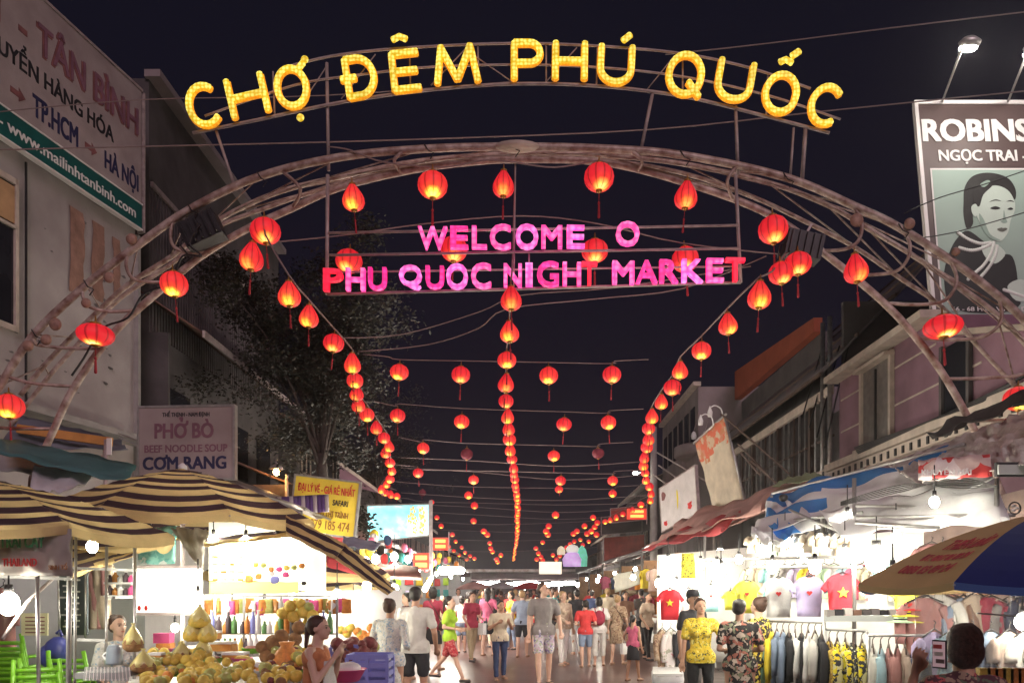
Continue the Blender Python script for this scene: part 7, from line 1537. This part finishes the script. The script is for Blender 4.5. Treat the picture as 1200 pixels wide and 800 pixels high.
# hanging packets over the cabinet and the counter
for i in range(26):
    px = 246+i*6.4+rnd.uniform(-2,2); y = 700+rnd.uniform(0,4); k = ("pk", i % 5)
    if k not in BM: BM[k] = MB().sheet((-.05,0,0),(.05,0,0),(.055,0,-.16),(-.055,0,-.16),3,4,0,.03,.02,seed=i).mesh("hanging_packet", M[['orangefruit','greenfruit','amberglass','whitepl','pinkpl'][i % 5]])
    o = link("hanging_packet", BM[k], None, P(px, y, 8.5)); tag(o, f"{['orange','green','amber','white','pink'][i % 5]} packet hanging under the drinks board, {['left end','left of the middle','middle','right of the middle','right end'][min(4,i//5)]}", "packet", "packets under the drinks board"); o.rotation_euler.z = R(rnd.uniform(-30,30))
# wall of goods behind the left stalls: shelves with boxes
for s_i, (x0, x1, d) in enumerate([(388,432,10.6),(430,470,12.4)]):
    sh_ = thing("goods_shelf", ["white shelf unit of goods behind the child in green","white shelf unit of goods left of the man in the white T-shirt"][s_i], "shelf", P((x0+x1)/2, VY+1440/d, d))
    for y in (702, 716, 730, 744):
        MB().beam(P(x0,y,d), P(x1,y,d), .22, .025).build("shelf_board", M['steel'], sh_)
        for i in range(7):
            w = rnd.uniform(.05,.09); h = rnd.uniform(.06,.12); p = P(x0+(x1-x0)*(i+.5)/7, y, d); q = MB().box((0,0,h/2), (w,w,h)); c = rnd.choice(['red','yellow','teal','orange','navy','green','brown','white','pink'])
            o = link("goods_box", q.mesh("goods_box", cloth(c, COLS[c])), None, p+V((0,0,.014))); tag(o, f"{c} goods box on the shelf unit {['behind the child in green','left of the man in the white T-shirt'][s_i]}", "box", "goods on the shelf units")
    for x in (x0, x1): MB().tube([P(x,696,d), P(x,VY+1440/d,d)], .015, 6).build("upright", M['steel'], sh_)
# items around the seated vendor
sh_ = thing("wall_shelf", "small wall shelf with jars above the seated vendor", "shelf", P(145,700,8.2))
for y in (683, 698): MB().beam(P(126,y,8.2), P(158,y,8.2), .15, .02).build("shelf_board", M['whitepl'], sh_)
for i in range(10):
    y = 683 if i < 5 else 698; bottle(129+(i % 5)*6.2, y-.5, 8.2, ['darkjar','amberglass','whitepl','darkjar','pinkpl'][i % 5], [.09,.12][i % 2], "small jar on the wall shelf above the seated vendor", "jars above the vendor")
for i, (px, c) in enumerate([(108,'rosebrown'),(116,'beige'),(4,'rosebrown')]): garment(P(px,655 if i < 2 else 690,8.8), .25, .8, c, R(10), ["rose brown curtain strip behind the vendor","beige curtain strip behind the vendor","rose brown cloth at the photo's left edge"][i], "cloth strips in the left shelter")
# upper wall of the T-shirt stall: flat shirts and bags hung high
ucol = ['cream','lilac','skyblue','offwhite','palegreen','beige','yellow','pink','grey','white','cyan','rosebrown']
for i in range(18):
    f = i/17; d = 14.6-3.6*f; garment(P(885+196*f, 664-3*f, d), .42, .55, ucol[(i*5) % 12], R(-20+rnd.uniform(-12,12)), "folded-out shirt on the stall's back wall, half lost in the glare", "shirts high on the stall's back wall")
for i in range(13):
    f = i/12; d = 10.9-2.0*f; garment(P(1092+150*f, 640+rnd.uniform(-4,4), d), .42, .8, rnd.choice(['darknavy','rosebrown','taupe','brown','grey','denim','wine','beige']), R(-15+rnd.uniform(-20,20)), "dark garment hanging on the brown wall behind the tan and blue umbrella", "garments on the brown wall")
for i in range(9):
    garment(P(1084+i*15,700+rnd.uniform(-3,3),7.6), .40, .85, ['rosebrown','offwhite','brown','denim','beige','wine','taupe','grey','darknavy'][i], R(rnd.uniform(-40,20)), f"{['rose brown','off-white','brown','denim','beige','wine','taupe','grey','navy'][i]} garment hanging close behind the clear plastic curtain", "garments close behind the plastic curtain")
# bunting-like small goods on the left tin roofed stalls
for i in range(30):
    px = 430+rnd.random()*105; d = 14+(px-430)/105*14; c = rnd.choice(['red','yellow','teal','green','orange','pink','white','navy'])
    k = ("bg", c)
    if k not in BM: BM[k] = MB().ell((0,0,0), (.09,.06,.12), 8, 6, jit=.1).mesh("hanging_bag", cloth(c, COLS[c]))
    o = link("hanging_bag", BM[k], None, P(px, 692-(2.25+.5*rnd.random()-1.6)*F/d, d)); tag(o, f"small {c} bag hanging under the left row's tin roofs", "bag", "bags under the tin roofs")
# signs and boxes on the left tin roof edge
for i in range(7):
    d = 16+i*3.2; p = V((-3.95, d, 2.62)); MB().box(p, (.03, 1.5, .34)).build("stall_sign", cloth(['red','yellow','white','teal','orange','pink','green'][i], COLS[['red','yellow','white','teal','orange','pink','green'][i]]), label=f"{['red','yellow','white','teal','orange','pink','green'][i]} fascia board on the roof edge of the left row", cat="sign", group="fascia boards, left row")

# ================================================================ HAZE: thin volume added to give the lamps a camera-like bloom
hz = MB().box((0,60,6.6), (90,190,18)); hm_ = bpy.data.materials.new("bloom_haze_air"); hm_.use_nodes = True; n = hm_.node_tree.nodes; n.remove(n["Principled BSDF"])
pv_ = n.new("ShaderNodeVolumePrincipled"); pv_.inputs["Density"].default_value = .0010; pv_.inputs["Anisotropy"].default_value = .85; pv_.inputs["Color"].default_value = (.9,.84,.84,1)
hm_.node_tree.links.new(pv_.outputs[0], n["Material Output"].inputs["Volume"])
o = link("bloom_haze", hz.mesh("bloom_haze", hm_)); o['kind'] = 'stuff'

for i in range(16):
    d = 16.5+i*1.15; garment(V((4.05+.25*rnd.random(), d, 2.15+.2*rnd.random())), .42, .7, rnd.choice(['rosebrown','orange','wine','taupe','red','khaki','beige','brown']), R(rnd.uniform(0,50)), f"{['rose','ochre','dark','faded'][i % 4]} garment hanging along the street edge of the right row's stalls", "garments along the right row's edge")

# open baskets, trays and little boxes standing in the fruit
for i in range(16):
    px = 170+i*11.5+rnd.uniform(-3,3); d = 6.7+.6*(i % 3); k = ("tray", i % 4)
    if k not in BM:
        BM[k] = (MB().lathe([(.07,0),(.10,.05),(.105,.055),(.092,.05),(.065,.012)], n=16).mesh("tray_rim", M[['whitepl','lilacpl','pinkpl','lime'][i % 4]]), MB().ell((0,0,.045), (.08,.08,.035), 12, 6, jit=.12).mesh("tray_contents", M[['orangefruit','ink_white','yellowfruit','redfruit'][i % 4]]))
    t = thing("small_basket", f"small {['white','lilac','pink','lime'][i % 4]} basket of {['orange','white','yellow','dark red'][i % 4]} goods {['in the front row','in the middle row','in the back row'][i % 3]} of the fruit counter", "basket", (cx(px, d), d, .86+.05*(i % 3)), "small baskets on the fruit counter"); link("tray_rim", BM[k][0], t); link("tray_contents", BM[k][1], t)
# faint print on the drinks board
for i in range(16):
    MB().box(P(252+(i % 4)*10, 652+(i//4)*9, 8.45), (.07*rnd.uniform(.5,1),.006,.022)).build("print_line", M['orangefruit'] if i % 3 == 0 else M['stallgrey'], bp_)
for i in range(7): MB().ell(P(300+i*9, 664+rnd.uniform(-3,3), 8.45), (.035,.006,.03), 10, 5, jit=.2).build("picture", M[['yellowfruit','greenfruit','orangefruit','pinkpl'][i % 4]], bp_)

# goods hung on the stalls' side walls, facing the camera
for si, (a_, b_) in enumerate(ys_[:5]):
    for i in range(14):
        x = -3.95-(i % 7)*.42; z = 1.35+(i//7)*.55+rnd.uniform(-.05,.05); c = rnd.choice(['red','yellow','teal','green','orange','pink','white','navy','lilac','cream']); k = ("wb", c)
        if k not in BM: BM[k] = MB().sheet((-.13,0,0),(.13,0,0),(.15,0,-.36),(-.15,0,-.36),5,6,0,.05,.05,seed=len(c)).mesh("hanging_bag", cloth(c, COLS[c]))
        o = link("hanging_bag", BM[k], None, (x, b_-.14, z+.3)); tag(o, f"{c} bag hung on the side wall of the {ORD[si]} left row stall", "bag", "bags on the left row's side walls"); o.rotation_euler.z = R(rnd.uniform(-15,15))
for si, (a_, b_) in enumerate([(15.6,20),(20.1,25.2),(25.3,31),(31.1,38)]):
    for i in range(12):
        garment(V((3.95+(i % 6)*.5, b_-.25, 1.45+(i//6)*.85)), .42, .62, rnd.choice(['orange','wine','cream','teal','khaki','pink','navy','beige','rosebrown','yellow']), R(rnd.uniform(-25,25)), f"garment hung on the ochre side wall of the {ORD[si]} right row stall", "garments on the right row's side walls")
